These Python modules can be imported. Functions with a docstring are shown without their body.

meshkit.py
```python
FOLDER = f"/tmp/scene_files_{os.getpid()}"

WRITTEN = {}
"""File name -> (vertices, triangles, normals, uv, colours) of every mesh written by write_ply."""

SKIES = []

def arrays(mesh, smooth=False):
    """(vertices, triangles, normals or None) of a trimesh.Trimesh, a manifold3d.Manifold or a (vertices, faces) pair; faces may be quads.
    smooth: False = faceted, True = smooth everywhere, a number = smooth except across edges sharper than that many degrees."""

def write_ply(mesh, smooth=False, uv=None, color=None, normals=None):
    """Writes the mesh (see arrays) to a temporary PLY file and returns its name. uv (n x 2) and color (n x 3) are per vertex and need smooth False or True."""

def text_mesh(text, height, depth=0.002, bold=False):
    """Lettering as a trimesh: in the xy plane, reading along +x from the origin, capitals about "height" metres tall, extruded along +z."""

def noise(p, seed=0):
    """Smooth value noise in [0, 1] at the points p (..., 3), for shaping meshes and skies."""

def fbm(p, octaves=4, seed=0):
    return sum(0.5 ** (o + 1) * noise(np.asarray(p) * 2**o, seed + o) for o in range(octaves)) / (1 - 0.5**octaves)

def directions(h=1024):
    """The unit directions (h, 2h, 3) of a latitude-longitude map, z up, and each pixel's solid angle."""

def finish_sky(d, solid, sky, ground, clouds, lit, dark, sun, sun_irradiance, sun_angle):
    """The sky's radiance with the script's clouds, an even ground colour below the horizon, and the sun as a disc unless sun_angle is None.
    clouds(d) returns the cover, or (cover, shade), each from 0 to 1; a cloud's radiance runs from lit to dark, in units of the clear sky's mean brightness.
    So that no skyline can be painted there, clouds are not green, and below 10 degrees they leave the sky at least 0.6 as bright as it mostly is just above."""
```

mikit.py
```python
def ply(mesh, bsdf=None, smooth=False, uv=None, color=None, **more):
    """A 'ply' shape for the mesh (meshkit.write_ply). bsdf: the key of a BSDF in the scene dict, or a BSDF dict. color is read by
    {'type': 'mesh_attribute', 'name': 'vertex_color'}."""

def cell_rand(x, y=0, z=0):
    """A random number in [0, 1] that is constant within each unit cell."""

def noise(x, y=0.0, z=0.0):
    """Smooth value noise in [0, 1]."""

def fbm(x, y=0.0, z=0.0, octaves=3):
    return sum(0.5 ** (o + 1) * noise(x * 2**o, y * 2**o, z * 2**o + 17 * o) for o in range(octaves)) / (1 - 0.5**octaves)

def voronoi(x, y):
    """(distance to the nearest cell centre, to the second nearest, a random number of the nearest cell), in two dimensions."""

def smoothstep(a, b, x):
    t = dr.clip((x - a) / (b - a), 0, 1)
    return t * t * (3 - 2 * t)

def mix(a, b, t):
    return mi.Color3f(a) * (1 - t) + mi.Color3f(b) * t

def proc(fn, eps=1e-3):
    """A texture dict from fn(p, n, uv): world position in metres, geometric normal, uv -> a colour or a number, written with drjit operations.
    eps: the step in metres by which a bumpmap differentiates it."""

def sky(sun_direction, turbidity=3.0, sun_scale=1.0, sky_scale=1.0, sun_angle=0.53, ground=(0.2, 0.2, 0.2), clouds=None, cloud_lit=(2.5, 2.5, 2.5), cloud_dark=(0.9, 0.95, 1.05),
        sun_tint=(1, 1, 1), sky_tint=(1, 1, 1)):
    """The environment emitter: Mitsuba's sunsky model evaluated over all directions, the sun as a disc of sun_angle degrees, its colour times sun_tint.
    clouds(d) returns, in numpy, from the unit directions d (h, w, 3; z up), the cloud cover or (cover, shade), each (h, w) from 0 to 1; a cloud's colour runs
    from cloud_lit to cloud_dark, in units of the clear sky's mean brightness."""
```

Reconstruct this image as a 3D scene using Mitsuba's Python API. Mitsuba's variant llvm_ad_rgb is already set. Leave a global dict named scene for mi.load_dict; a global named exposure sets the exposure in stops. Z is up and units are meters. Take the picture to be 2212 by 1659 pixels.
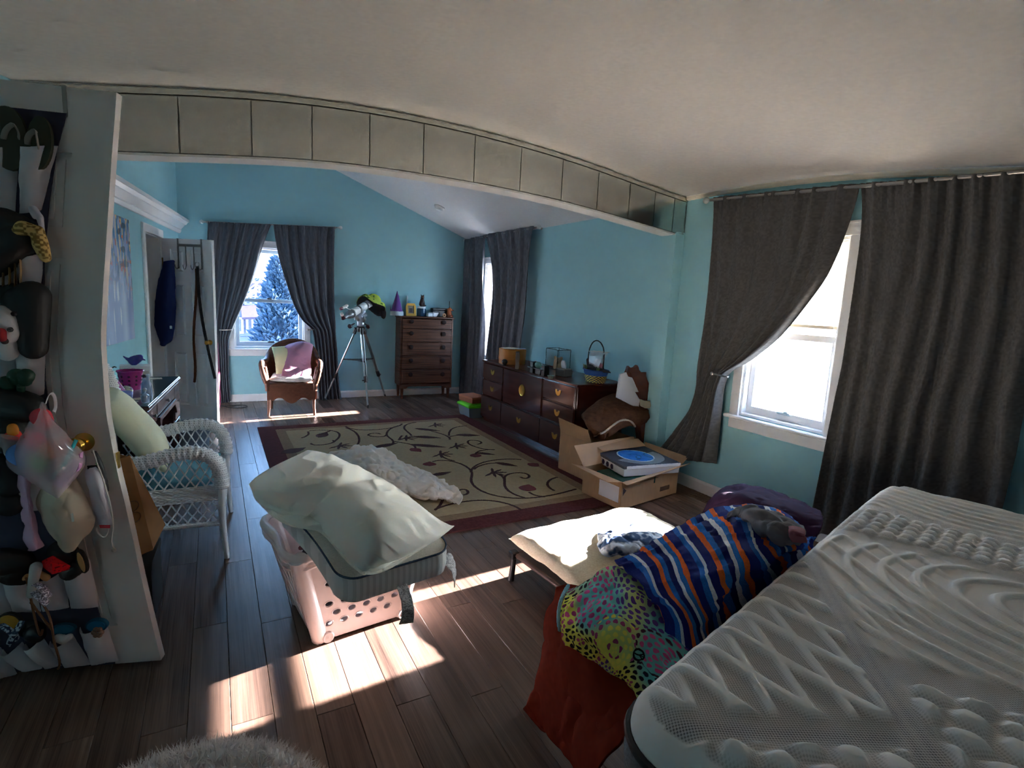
import math, random
import numpy as np, trimesh, manifold3d, drjit as dr, mitsuba as mi, mikit, meshkit
from scipy.interpolate import RectBivariateSpline, PchipInterpolator, CubicSpline
from shapely.geometry import Polygon, LineString
from mikit import noise, fbm, cell_rand, smoothstep, mix
random.seed(7); rng = np.random.default_rng(7)
T4 = mi.ScalarTransform4f
scene, labels = {}, {}

# ------------------------------------------------------------------ camera
YAW, PITCH, ROLL, CAM_H, FPX = .510, .151, .051, 1.448, 1156.2
_f = np.array([math.sin(YAW)*math.cos(PITCH), math.cos(YAW)*math.cos(PITCH), -math.sin(PITCH)])
_r = np.array([math.cos(YAW), -math.sin(YAW), 0.0]); _d = np.cross(_f, _r)
_r, _d = _r*math.cos(ROLL)-_d*math.sin(ROLL), _r*math.sin(ROLL)+_d*math.cos(ROLL)
EYE = np.array([0, 0, CAM_H])
scene['camera'] = {'type': 'perspective', 'fov_axis': 'x', 'fov': math.degrees(2*math.atan(1106/FPX)), 'near_clip': .05, 'far_clip': 500.,
    'to_world': T4().look_at(origin=EYE.tolist(), target=(EYE+_f).tolist(), up=(-_d).tolist())}
# ------------------------------------------------------------------ light: low winter sun from the right-hand windows, clear sky
exposure = 4.95
SUN = np.array([1.0, .068, .395]); SUN /= np.linalg.norm(SUN)
scene['sky'] = mikit.sky(SUN.tolist(), turbidity=2.6, sun_scale=6.0, sky_scale=4.6, ground=(.42, .42, .42), sun_tint=(.80, .97, 1.62), sky_tint=(.86, 1.0, 1.22))

def at(px, py, X=None, Y=None, Z=None, plane=None):
    """The point of the place that the reading (px, py) on the 2212 x 1659 photograph means on a plane of the room."""
    v = _f+(px-1106)/FPX*_r+(py-829.5)/FPX*_d
    if X is not None: t = X/v[0]
    elif Y is not None: t = Y/v[1]
    elif Z is not None: t = (Z-CAM_H)/v[2]
    else: t = (np.asarray(plane[0])-EYE)@plane[1]/(v@plane[1])
    return EYE+t*v
def mpp(P): return ((np.asarray(P)-EYE)@_f)/FPX      # metres per photo pixel there

# ------------------------------------------------------------------ scene bookkeeping
def _new(key):
    if key not in scene and key not in labels: return key
    i = 1
    while f'{key}_{i:03d}' in scene or f'{key}_{i:03d}' in labels: i += 1
    return f'{key}_{i:03d}'
def note(key, label=None, cat=None, group=None, kind=None):
    d = {k: v for k, v in dict(label=label, category=cat, group=group, kind=kind).items() if v}
    if d: labels[key] = {**labels.get(key, {}), **d}
def thing(name, label, cat, group=None):
    key = _new(name); labels[key] = {}; note(key, label, cat, group); return key
def obj(name, mesh, bsdf, parent=None, label=None, cat=None, group=None, kind=None, smooth=False, uv=None):
    key = _new(f'{parent}__{name}' if parent else name)
    shape = mesh if isinstance(mesh, dict) else mikit.ply(mesh, bsdf, smooth, uv=uv)
    scene[key] = shape; note(key, label, cat, group, kind); return key
def struct(name, mesh, bsdf, parent=None, **k): return obj(name, mesh, bsdf, parent, kind=None if parent else 'structure', **k)

# ------------------------------------------------------------------ materials
def lin(c):
    c = np.asarray(c, float)/255; return np.where(c <= .04045, c/12.92, ((c+.055)/1.055)**2.4).tolist()
_mats = {}
def mat(rgb, rough=.6, metal=0., spec=.5, coat=0., sheen=0.):
    k = (tuple(rgb), rough, metal, spec, coat, sheen)
    if k not in _mats:
        d = {'type': 'principled', 'base_color': {'type': 'rgb', 'value': lin(rgb)}, 'roughness': float(rough), 'metallic': float(metal), 'specular': float(spec)}
        if coat: d.update(clearcoat=float(coat), clearcoat_gloss=.9)
        if sheen: d['sheen'] = float(sheen)
        name = f'mat_{len(_mats)}'; scene[name] = {'type': 'twosided', 'b': d}; _mats[k] = name
    return _mats[k]
def procmat(name, fn, rough=.6, spec=.5, metal=0., bump=None, bscale=1., eps=1e-3):
    d = {'type': 'principled', 'base_color': mikit.proc(fn), 'roughness': float(rough), 'specular': float(spec), 'metallic': float(metal)}
    if bump is not None: d = {'type': 'bumpmap', 'arbitrary': mikit.proc(bump, eps), 'b': d, 'scale': float(bscale)}
    scene[name] = {'type': 'twosided', 'b': d}; return name
scene['clear_pane'] = {'type': 'thindielectric', 'int_ior': 1.5}
scene['clear_glass'] = {'type': 'dielectric', 'int_ior': 1.5}

# ------------------------------------------------------------------ mesh helpers
def cat(*ms):
    ms = [m for x in ms for m in (x if isinstance(x, (list, tuple)) else [x])]
    return trimesh.util.concatenate(ms)
def tm(v, f):
    f = np.asarray(f)
    if f.shape[1] == 4: f = np.vstack([f[:, [0, 1, 2]], f[:, [0, 2, 3]]])
    return trimesh.Trimesh(np.asarray(v, float), f, process=False)
def box(x0, x1, y0, y1, z0, z1, c=0.):
    """a box between two corners, its edges chamfered by c"""
    lo, hi = np.minimum([x0, y0, z0], [x1, y1, z1]).astype(float), np.maximum([x0, y0, z0], [x1, y1, z1]).astype(float)
    if c <= 0:
        m = trimesh.creation.box(extents=hi-lo); m.apply_translation((lo+hi)/2); return m
    c = min(c, (hi-lo).min()*.45); p = []
    for k in range(3):
        a, b = lo.copy()+c, hi.copy()-c; a[k], b[k] = lo[k], hi[k]
        p += [[(a, b)[i][0], (a, b)[j][1], (a, b)[l][2]] for i in (0, 1) for j in (0, 1) for l in (0, 1)]
    return trimesh.convex.convex_hull(np.array(p))
def rot(m, deg, axis=(0, 0, 1), about=(0, 0, 0)):
    m.apply_transform(trimesh.transformations.rotation_matrix(math.radians(deg), axis, about)); return m
def mv(m, *t): m.apply_translation(t if len(t) == 3 else t[0]); return m
def hull(pts): return trimesh.convex.convex_hull(np.asarray(pts, float))
def frame_of(t):
    t = t/np.linalg.norm(t); a = np.cross(t, [0, 0, 1.] if abs(t[2]) < .9 else [1., 0, 0]); a /= np.linalg.norm(a); return a, np.cross(t, a)
def tube(pts, r, sides=8, caps=True, flat=1.0, closed=False):
    """a rod along pts; r one radius or one per point; flat < 1 squeezes the second axis"""
    p = np.asarray(pts, float); n = len(p); rr = np.broadcast_to(np.asarray(r, float), (n,))
    t = (np.roll(p, -1, 0)-np.roll(p, 1, 0)) if closed else np.gradient(p, axis=0)
    t /= np.linalg.norm(t, axis=1, keepdims=True)+1e-12
    a, _ = frame_of(t[0]); A = []
    for i in range(n):
        a = a-(a@t[i])*t[i]; a /= np.linalg.norm(a)+1e-12; A.append(a)
    A = np.array(A); B = np.cross(t, A); th = np.arange(sides)*2*np.pi/sides
    v = p[:, None]+rr[:, None, None]*(np.cos(th)[None, :, None]*A[:, None]+flat*np.sin(th)[None, :, None]*B[:, None])
    m = n if closed else n-1
    i, j = np.meshgrid(np.arange(m), np.arange(sides), indexing='ij'); i2 = (i+1) % n; j2 = (j+1) % sides
    f = np.stack([i*sides+j, i*sides+j2, i2*sides+j2, i2*sides+j], -1).reshape(-1, 4); v = v.reshape(-1, 3)
    f = np.vstack([f[:, [0, 1, 2]], f[:, [0, 2, 3]]])
    if caps and not closed:
        v = np.vstack([v, p[0], p[-1]]); k = np.arange(sides); k2 = (k+1) % sides
        f = np.vstack([f, np.stack([k2, k, 0*k+n*sides], 1), np.stack([k+(n-1)*sides, k2+(n-1)*sides, 0*k+n*sides+1], 1)])
    return tm(v, f)
def spline(pts, n=30, closed=False):
    p = np.asarray(pts, float); d = np.r_[0, np.cumsum(np.linalg.norm(np.diff(p, axis=0), axis=1)+1e-9)]
    return CubicSpline(d, p)(np.linspace(0, d[-1], n)) if len(p) > 2 else p[0]+(p[-1]-p[0])*np.linspace(0, 1, n)[:, None]
def lathe(prof, n=24, at=(0, 0, 0)):
    """a solid of revolution; prof = [(radius, height), ...] from the bottom up"""
    pr = np.asarray(prof, float); k = len(pr); th = np.arange(n)*2*np.pi/n
    v = np.stack([pr[:, None, 0]*np.cos(th), pr[:, None, 0]*np.sin(th), np.broadcast_to(pr[:, None, 1], (k, n))], -1).reshape(-1, 3)
    i, j = np.meshgrid(np.arange(k-1), np.arange(n), indexing='ij'); j2 = (j+1) % n
    f = np.stack([i*n+j, i*n+j2, (i+1)*n+j2, (i+1)*n+j], -1).reshape(-1, 4); f = np.vstack([f[:, [0, 1, 2]], f[:, [0, 2, 3]]])
    v = np.vstack([v, [0, 0, pr[0, 1]], [0, 0, pr[-1, 1]]]); a = np.arange(n); b = (a+1) % n
    f = np.vstack([f, np.stack([b, a, 0*a+k*n], 1), np.stack([a+(k-1)*n, b+(k-1)*n, 0*a+k*n+1], 1)])
    m = tm(v+np.asarray(at, float), f); return m
def prism(poly, depth):
    """2D outline extruded along +z"""
    if not isinstance(poly, Polygon): poly = Polygon(poly)
    return trimesh.creation.extrude_polygon(poly.buffer(0), depth, engine='earcut')
def to_plane(m, o, u, v, w):
    """mesh coordinates (x, y, z) -> o + x u + y v + z w"""
    M = np.eye(4); M[:3, 0], M[:3, 1], M[:3, 2], M[:3, 3] = u, v, w, o
    m = m.copy(); m.apply_transform(M)
    return m
def grid(P, thick=0.):
    """a sheet from an (n, m, 3) array of points, given a thickness and closed edges"""
    n, m = P.shape[:2]; i, j = np.meshgrid(np.arange(n-1), np.arange(m-1), indexing='ij')
    q = np.stack([i*m+j, i*m+j+1, (i+1)*m+j+1, (i+1)*m+j], -1).reshape(-1, 4); v = P.reshape(-1, 3)
    if thick <= 0: return tm(v, q)
    du, dv = np.gradient(P, axis=1), np.gradient(P, axis=0); nn = np.cross(du, dv); nn /= np.linalg.norm(nn, axis=2, keepdims=True)+1e-12
    b = (P-nn*thick).reshape(-1, 3); N = n*m
    e = np.r_[np.arange(m-1), (np.arange(n-1)+1)*m-1, N-1-np.arange(m-1), (np.arange(n-1, 0, -1))*m]
    e2 = np.roll(e, -1)
    return tm(np.vstack([v, b]), np.vstack([q, q[:, ::-1]+N, np.stack([e2, e, e+N, e2+N], 1)]))
def patch(ctrl, nu=40, nv=40, k=3):
    """a smooth sheet through a table of control points"""
    c = np.asarray(ctrl, float); a, b = np.arange(c.shape[0]), np.arange(c.shape[1])
    u, v = np.linspace(0, a[-1], nu), np.linspace(0, b[-1], nv)
    return np.stack([RectBivariateSpline(a, b, c[..., i], kx=min(k, len(a)-1), ky=min(k, len(b)-1))(u, v) for i in range(3)], -1)
def uvgrid(n, m, su=1., sv=1.):
    a, b = np.meshgrid(np.linspace(0, su, n), np.linspace(0, sv, m), indexing='ij'); return np.stack([a, b], -1).reshape(-1, 2)
def wrinkle(P, amp, freq, seed=0, edge=False):
    """folds: pushes the sheet along its normals by ridged noise"""
    du, dv = np.gradient(P, axis=1), np.gradient(P, axis=0); nn = np.cross(du, dv); nn /= np.linalg.norm(nn, axis=2, keepdims=True)+1e-12
    q = P*freq; w = meshkit.fbm(q, 3, seed); q2 = q+1.6*w[..., None]
    h = 1-np.abs(2*meshkit.noise(q2, seed+9)-1); h = .65*h**1.5+.35*w-.45
    return P+nn*(amp*h)[..., None]
def pillow(w, d, h, n=36, p=2.6, pinch=.06, seed=0, amp=.006, freq=9.):
    """a stuffed cushion lying in xy, its corners drawn out"""
    u = np.linspace(-1, 1, n); U, V = np.meshgrid(u, u, indexing='ij')
    ed = np.clip(1-np.abs(U)**p, 0, 1)*np.clip(1-np.abs(V)**p, 0, 1); hh = h/2*ed**.42
    k = 1-pinch*(1-np.abs(V)**2)*np.abs(U)**6; k2 = 1-pinch*(1-np.abs(U)**2)*np.abs(V)**6
    X, Y = U*w/2*k, V*d/2*k2; m = []
    for s in (1, -1):
        P = np.stack([X, Y, s*hh], -1)
        if amp: P = P+np.array([0, 0, 1])*((meshkit.fbm(np.stack([X, Y, 0*X+s], -1)*freq+seed, 3, seed)-.5)*2*amp*np.minimum(1, ed*6))[..., None]
        g = grid(P); m.append(g if s > 0 else tm(g.vertices, g.faces[:, ::-1]))
    o = cat(m); o.merge_vertices(); return o
def hat(pts, z=0): return [(p[0], p[1], z) for p in pts]

# ================================================================== the room
XR, YF, YH = 3.43, 7.66, 3.33
teal = procmat('wall_paint', lambda p, n, uv: mix(lin((146, 196, 208)), lin((152, 202, 213)), fbm(p.x*14, p.y*14, p.z*14)), .75, .3)
ceil_paint = procmat('ceiling_paint', lambda p, n, uv: mix(lin((188, 184, 179)), lin((196, 192, 187)), noise(p.x*60, p.y*60, p.z*60)), .85, .2)
white = mat((226, 228, 230), .4); white_g = mat((232, 233, 234), .25)
ztop = CubicSpline([-2.5, -1.1, -.74, .22, 1.3, 2.48, 3.43, 3.6], [2.22, 2.27, 2.32, 2.48, 2.544, 2.477, 2.372, 2.36])
zbot = CubicSpline([-1.1, -.75, -.1, .5, 1.3, 2.2, 2.83, 3.43, 3.6], [1.99, 2.02, 2.10, 2.169, 2.197, 2.171, 2.115, 2.055, 2.04])

# floor: a dark slab of underlay and separate planks on it
def wood_floor(p, n, uv):
    s = uv.y*97.; g = fbm(p.x*70+s, p.y*2.2+s*.7, s, octaves=4); st = noise(p.x*420+s, p.y*6, s)
    kn = smoothstep(.55, .9, fbm(p.x*9+s, p.y*1.6, s))
    t = dr.clip(uv.x*.62+.5*(g-.5)+.18*(st-.5)-.25*kn+.1, 0, 1)
    return mix(lin((38, 29, 26)), lin((124, 100, 86)), t)
procmat('plank_wood', wood_floor, .36, .5)
struct('floor', box(-1.6, 3.6, -2.3, 7.8, -.06, -.012), mat((22, 18, 16), .7))
note('floor', 'dark brown wood plank floor')
row, w_, L_ = 0, .13, 1.22
x = -1.16
while x < XR-.001:
    y = -.9+((row*.47) % 1.0)*L_-L_; x1 = min(x+w_, XR)
    while y < YF:
        y0, y1 = max(y, -1.6), min(y+L_, YF)
        if y1 > y0+.05 and y1 > .35 and not (x > 1.0 and y1 < .9):
            m = box(x+.0007, x1-.0007, y0+.0008, y1-.0008, -.012, 0, .0012); tone = rng.beta(2.2, 2.6)
            obj('plank', m, 'plank_wood', 'floor', uv=np.tile([tone, rng.random()], (len(m.vertices), 1)))
        y += L_
    x += w_; row += 1

# ceiling of the near part: a low plaster sheet that sags towards the right-hand wall
gx, gy = np.meshgrid(np.linspace(-1.3, 3.43, 60), np.linspace(-1.7, YH+.16, 50), indexing='ij')
gz = ztop(gx)-.045*np.maximum(0, 3.1-np.maximum(gy, .6))**2*np.clip((gx-1.2)/2.2, 0, 1)**1.5
P = np.stack([gx, gy, gz], -1)[:, ::-1]
struct('ceiling', grid(P, -.05), ceil_paint, smooth=40)
note('ceiling', 'off-white plaster ceiling of the near part of the room')
# ceiling of the far part: rises from the right-hand wall to a ridge, a gable over the header
slope = .365; xr2, zr2 = .85, 2.335+.365*(XR-.85)
def slab(a, b, y0, y1, t=.06): return hull([[a[0], y, a[1]+k] for y in (y0, y1) for k in (0, t)]+[[b[0], y, b[1]+k] for y in (y0, y1) for k in (0, t)])
struct('ceiling_slope', cat(slab((XR+.12, zr2+.365*(xr2-XR-.12)), (xr2, zr2), YH+.05, YF+.1), slab((xr2, zr2), (-1.3, zr2-.2), YH+.05, YF+.1)), procmat('far_ceiling', lambda p, n, uv: mix(lin((206, 209, 214)), lin((214, 217, 221)), noise(p.x*60, p.y*60, p.z*60)), .85, .2))
note('ceiling_slope', 'sloped pale grey ceiling of the far part of the room')

def wall_cut(o, u, W, z1, holes, t=.16, z0=-.05, top=None):
    """a wall as an upright slab with window or door holes (u0, u1, z0, z1); o start point, u direction"""
    u = np.array([u[0], u[1], 0.])/math.hypot(*u[:2]); p = Polygon(top or [(0, z0), (W, z0), (W, z1), (0, z1)])
    for h in holes: p = p.difference(Polygon([(h[0], h[2]), (h[1], h[2]), (h[1], h[3]), (h[0], h[3])]))
    return to_plane(prism(p, t), [o[0], o[1], 0], u, [0, 0, 1], np.cross(u, [0, 0, 1]))
# window openings
W2 = dict(y0=1.96, y1=2.62, z0=.70, z1=1.96)      # near, right-hand wall
W3 = dict(y0=6.25, y1=7.05, z0=.70, z1=1.98)       # far, right-hand wall
W1 = dict(x0=.21, x1=1.05, z0=.70, z1=1.98)        # far wall
# right-hand wall runs in y; slab outside at x > XR (u = -y so the thickness goes to +x)
uR = (0, 1)
def rightwall(y0, y1, holes, z1): return wall_cut((XR, y0), (0, 1), y1-y0, z1, [(h['y0']-y0, h['y1']-y0, h['z0'], h['z1']) for h in holes])
struct('wall_right', rightwall(-1.7, YF+.16, [W2, W3], 2.46), teal); note('wall_right', 'teal wall on the right with the windows')
sl = [(-.35-1.6, -.05), (XR+.2, -.05), (XR+.2, 2.3), (XR, 2.34), (xr2, zr2+.05), (-1.95, 3.3)]
wf = wall_cut((0, YF), (-1, 0), 1, 1, [], top=[(-a, b) for a, b in sl])
struct('wall_far', wall_cut((0, YF), (-1, 0), 1, 1, [(-W1['x1'], -W1['x0'], W1['z0'], W1['z1'])], top=[(-a, b) for a, b in sl]), teal)
note('wall_far', 'teal gable wall at the far end with one window')
# left-hand wall of the far part, slightly skewed, with the closet door's opening
LA, LB = np.array([-.35, YF]), np.array([-.94, 3.28]); LU = (LB-LA)/np.linalg.norm(LB-LA)
def onleft(s, z, off=0.): return np.array([LA[0]+LU[0]*s-LU[1]*off, LA[1]+LU[1]*s+LU[0]*off, z])     # s metres from the far corner, off into the room
def left_s(px, py):
    n = np.array([-LU[1], LU[0], 0]); q = at(px, py, plane=(np.array([LA[0], LA[1], 0]), n)); return float((q[:2]-LA)@LU), float(q[2])
DO = (.93, 1.55, -.05, 1.93)
struct('wall_left', wall_cut(LA, LU, np.linalg.norm(LB-LA), 3.3, [DO], t=-.14) if False else to_plane(prism(Polygon([(0, -.05), (4.5, -.05), (4.5, 3.35), (-.2, 3.35), (-.2, -.05)]).difference(Polygon([(DO[0], -.06), (DO[1], -.06), (DO[1], DO[3]), (DO[0], DO[3])])), .12), onleft(0, 0, -.12), [LU[0], LU[1], 0], [0, 0, 1], [-LU[1], LU[0], 0]), teal)
note('wall_left', 'teal wall on the left of the far part')
clos = mat((176, 160, 142), .8)
struct('wall_closet', cat([to_plane(box(DO[0]-.3, DO[1]+.3, -.05, 2.3, -.75, -.72), onleft(0, 0), [LU[0], LU[1], 0], [0, 0, 1], [-LU[1], LU[0], 0]),
    to_plane(box(DO[0]-.33, DO[0]-.3, -.05, 2.3, -.75, -.13), onleft(0, 0), [LU[0], LU[1], 0], [0, 0, 1], [-LU[1], LU[0], 0]),
    to_plane(box(DO[1]+.3, DO[1]+.33, -.05, 2.3, -.75, -.13), onleft(0, 0), [LU[0], LU[1], 0], [0, 0, 1], [-LU[1], LU[0], 0]),
    to_plane(box(DO[0]-.33, DO[1]+.33, 2.3, 2.33, -.75, -.13), onleft(0, 0), [LU[0], LU[1], 0], [0, 0, 1], [-LU[1], LU[0], 0])]), clos)
note('wall_closet', 'beige inside of the closet behind the far door')
# near part: left-hand wall and back wall (behind the photographer)
struct('wall_near', cat([hull([[a[0]+dx, a[1], z] for a in ((-.745, 3.40), (-1.12, 2.3)) for dx in (0, -.12) for z in (-.05, 2.5)]), box(-1.24, -1.12, -1.8, 2.32, -.05, 2.5)]), teal)
note('wall_near', 'teal wall on the left of the near part')
struct('wall_back', wall_cut((-1.3, -1.7), (1, 0), 4.9, 2.6, []), teal)
note('wall_back', 'wall behind the photographer')
# header with a row of mirror panels, bowed like the beam over the opening
xs = np.linspace(-.98, XR, 61)
def strip(xs, za, zb, y0, y1):
    n = len(xs); v = [[(x, y, z) for x, z in zip(xs, zz)] for (y, zz) in ((y0, za), (y0, zb), (y1, zb), (y1, za))]
    v = np.array(v); i = np.arange(n-1); f = []
    for k in range(4):
        a, b = k*n, ((k+1) % 4)*n; f.append(np.stack([a+i, a+i+1, b+i+1, b+i], 1))
    f = np.vstack(f); e = np.array([[0, n, 2*n, 3*n], [n-1, 4*n-1, 3*n-1, 2*n-1]])
    return tm(v.reshape(-1, 3), np.vstack([f, e]))
header = struct('header', strip(xs, zbot(xs), ztop(xs)+.04, YH+.012, YH+.16), mat((214, 212, 210), .6)); note('header', 'bowed white header beam clad with mirror panels')
struct('gable_wall', hull([[x, y, z] for x, z in ((-1.1, 2.2), (XR+.1, 2.2), (XR+.1, zr2+.365*(xr2-XR)), (xr2, zr2), (-1.1, zr2-.1)) for y in (YH+.06, YH+.15)]), teal); note('gable_wall', 'teal gable above the header')
mirror = 'mirror_glass'
scene[mirror] = {'type': 'twosided', 'b': {'type': 'roughconductor', 'material': 'none', 'alpha': .012, 'specular_reflectance': {'type': 'rgb', 'value': [.62, .65, .61]}}}
seam = mat((30, 32, 30), .6)
bx = [-.72, -.40, -.13, .20, .505, .825, 1.155, 1.50, 1.845, 2.185, 2.505, 2.81, 3.07, 3.28, 3.415]
obj('backing', strip(xs, zbot(xs)+.012, ztop(xs)-.008, YH+.0065, YH+.0125), seam, header)
for a, b in zip(bx[:-1], bx[1:]):
    q = np.linspace(a+.0028, b-.0028, 7); obj('mirror_panel', strip(q, zbot(q)+.014, ztop(q)-.046, YH, YH+.006), mirror, header)
q = np.linspace(-.80, XR-.005, 60); obj('top_mirror_strip', strip(q, ztop(q)-.040, ztop(q)-.012, YH-.004, YH+.006), mirror, header)
# pier that carries the header's right end
struct('pier', box(XR-.10, XR, YH+.0, YH+.16, 0, 2.09, .003), teal); note('pier', 'shallow teal pier under the right end of the header')
# baseboards
def base(o, e, name, lab):
    o, e = np.array(o), np.array(e); u = (e-o)/np.linalg.norm(e-o); n = np.array([-u[1], u[0]])
    prof = Polygon([(0, 0), (.016, 0), (.016, .075), (.010, .088), (.006, .095), (0, .095)])
    m = to_plane(prism(prof, np.linalg.norm(e-o)), [o[0], o[1], 0], [n[0], n[1], 0], [0, 0, 1], [u[0], u[1], 0]); struct(name, m, white, smooth=False); note(name, lab)
base((XR, YF), (-.35, YF), 'baseboard_far', 'white baseboard along the far wall') if False else base((XR-.0, YF), (-.34, YF), 'baseboard_far', 'white baseboard along the far wall')
base((XR, .2), (XR, YF), 'baseboard_right', 'white baseboard along the right wall')
# crown shelf moulding on the left-hand wall
prof = Polygon([(0, 0), (.02, 0), (.035, .03), (.03, .045), (.075, .10), (.085, .10), (.105, .13), (.12, .13), (.12, .16), (0, .16)])
s0, z0c = left_s(372, 486); s1, z1c = left_s(240, 372)
struct('trim_1', to_plane(prism(prof, 4.3), onleft(0, 2.06), [-LU[1], LU[0], 0], [0, 0, 1], [LU[0], LU[1], 0]), white); note('trim_1', 'white crown moulding along the left wall')
# door casing of the closet
def onl(u0, u1, z0, z1, o0, o1, c=.004): return to_plane(box(u0, u1, z0, z1, o0, o1, c), onleft(0, 0), [LU[0], LU[1], 0], [0, 0, 1], [-LU[1], LU[0], 0])
struct('trim_2', cat(onl(DO[0]-.07, DO[0]+.004, 0, DO[3]+.07, 0, .02), onl(DO[1]-.004, DO[1]+.07, 0, DO[3]+.07, 0, .02), onl(DO[0]-.07, DO[1]+.07, DO[3]-.004, DO[3]+.075, 0, .022),
    onl(DO[0], DO[0]+.018, 0, DO[3], -.12, 0), onl(DO[1]-.018, DO[1], 0, DO[3], -.12, 0), onl(DO[0], DO[1], DO[3]-.018, DO[3], -.12, 0)), white); note('trim_2', 'white casing around the far closet door opening')
# ceiling fixture on the slope
dl = thing('smoke_detector', 'small round white smoke detector on the sloped ceiling', 'smoke detector')
c0 = at(950, 447, plane=(np.array([XR, 0, zr2+.365*(xr2-XR)]), np.array([.365, 0, 1])/math.hypot(1, .365)))
nn = np.array([-.365, 0, -1])/math.hypot(1, .365); ua, va = frame_of(nn)
obj('base', to_plane(lathe([(.075, 0), (.075, .012), (.068, .02)], 28), c0, ua, va, nn), mat((214, 216, 218), .5), dl, smooth=40)
obj('cover', to_plane(lathe([(.06, .018), (.058, .034), (.045, .042), (.02, .044)], 28), c0, ua, va, nn), white, dl, smooth=40)

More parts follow.
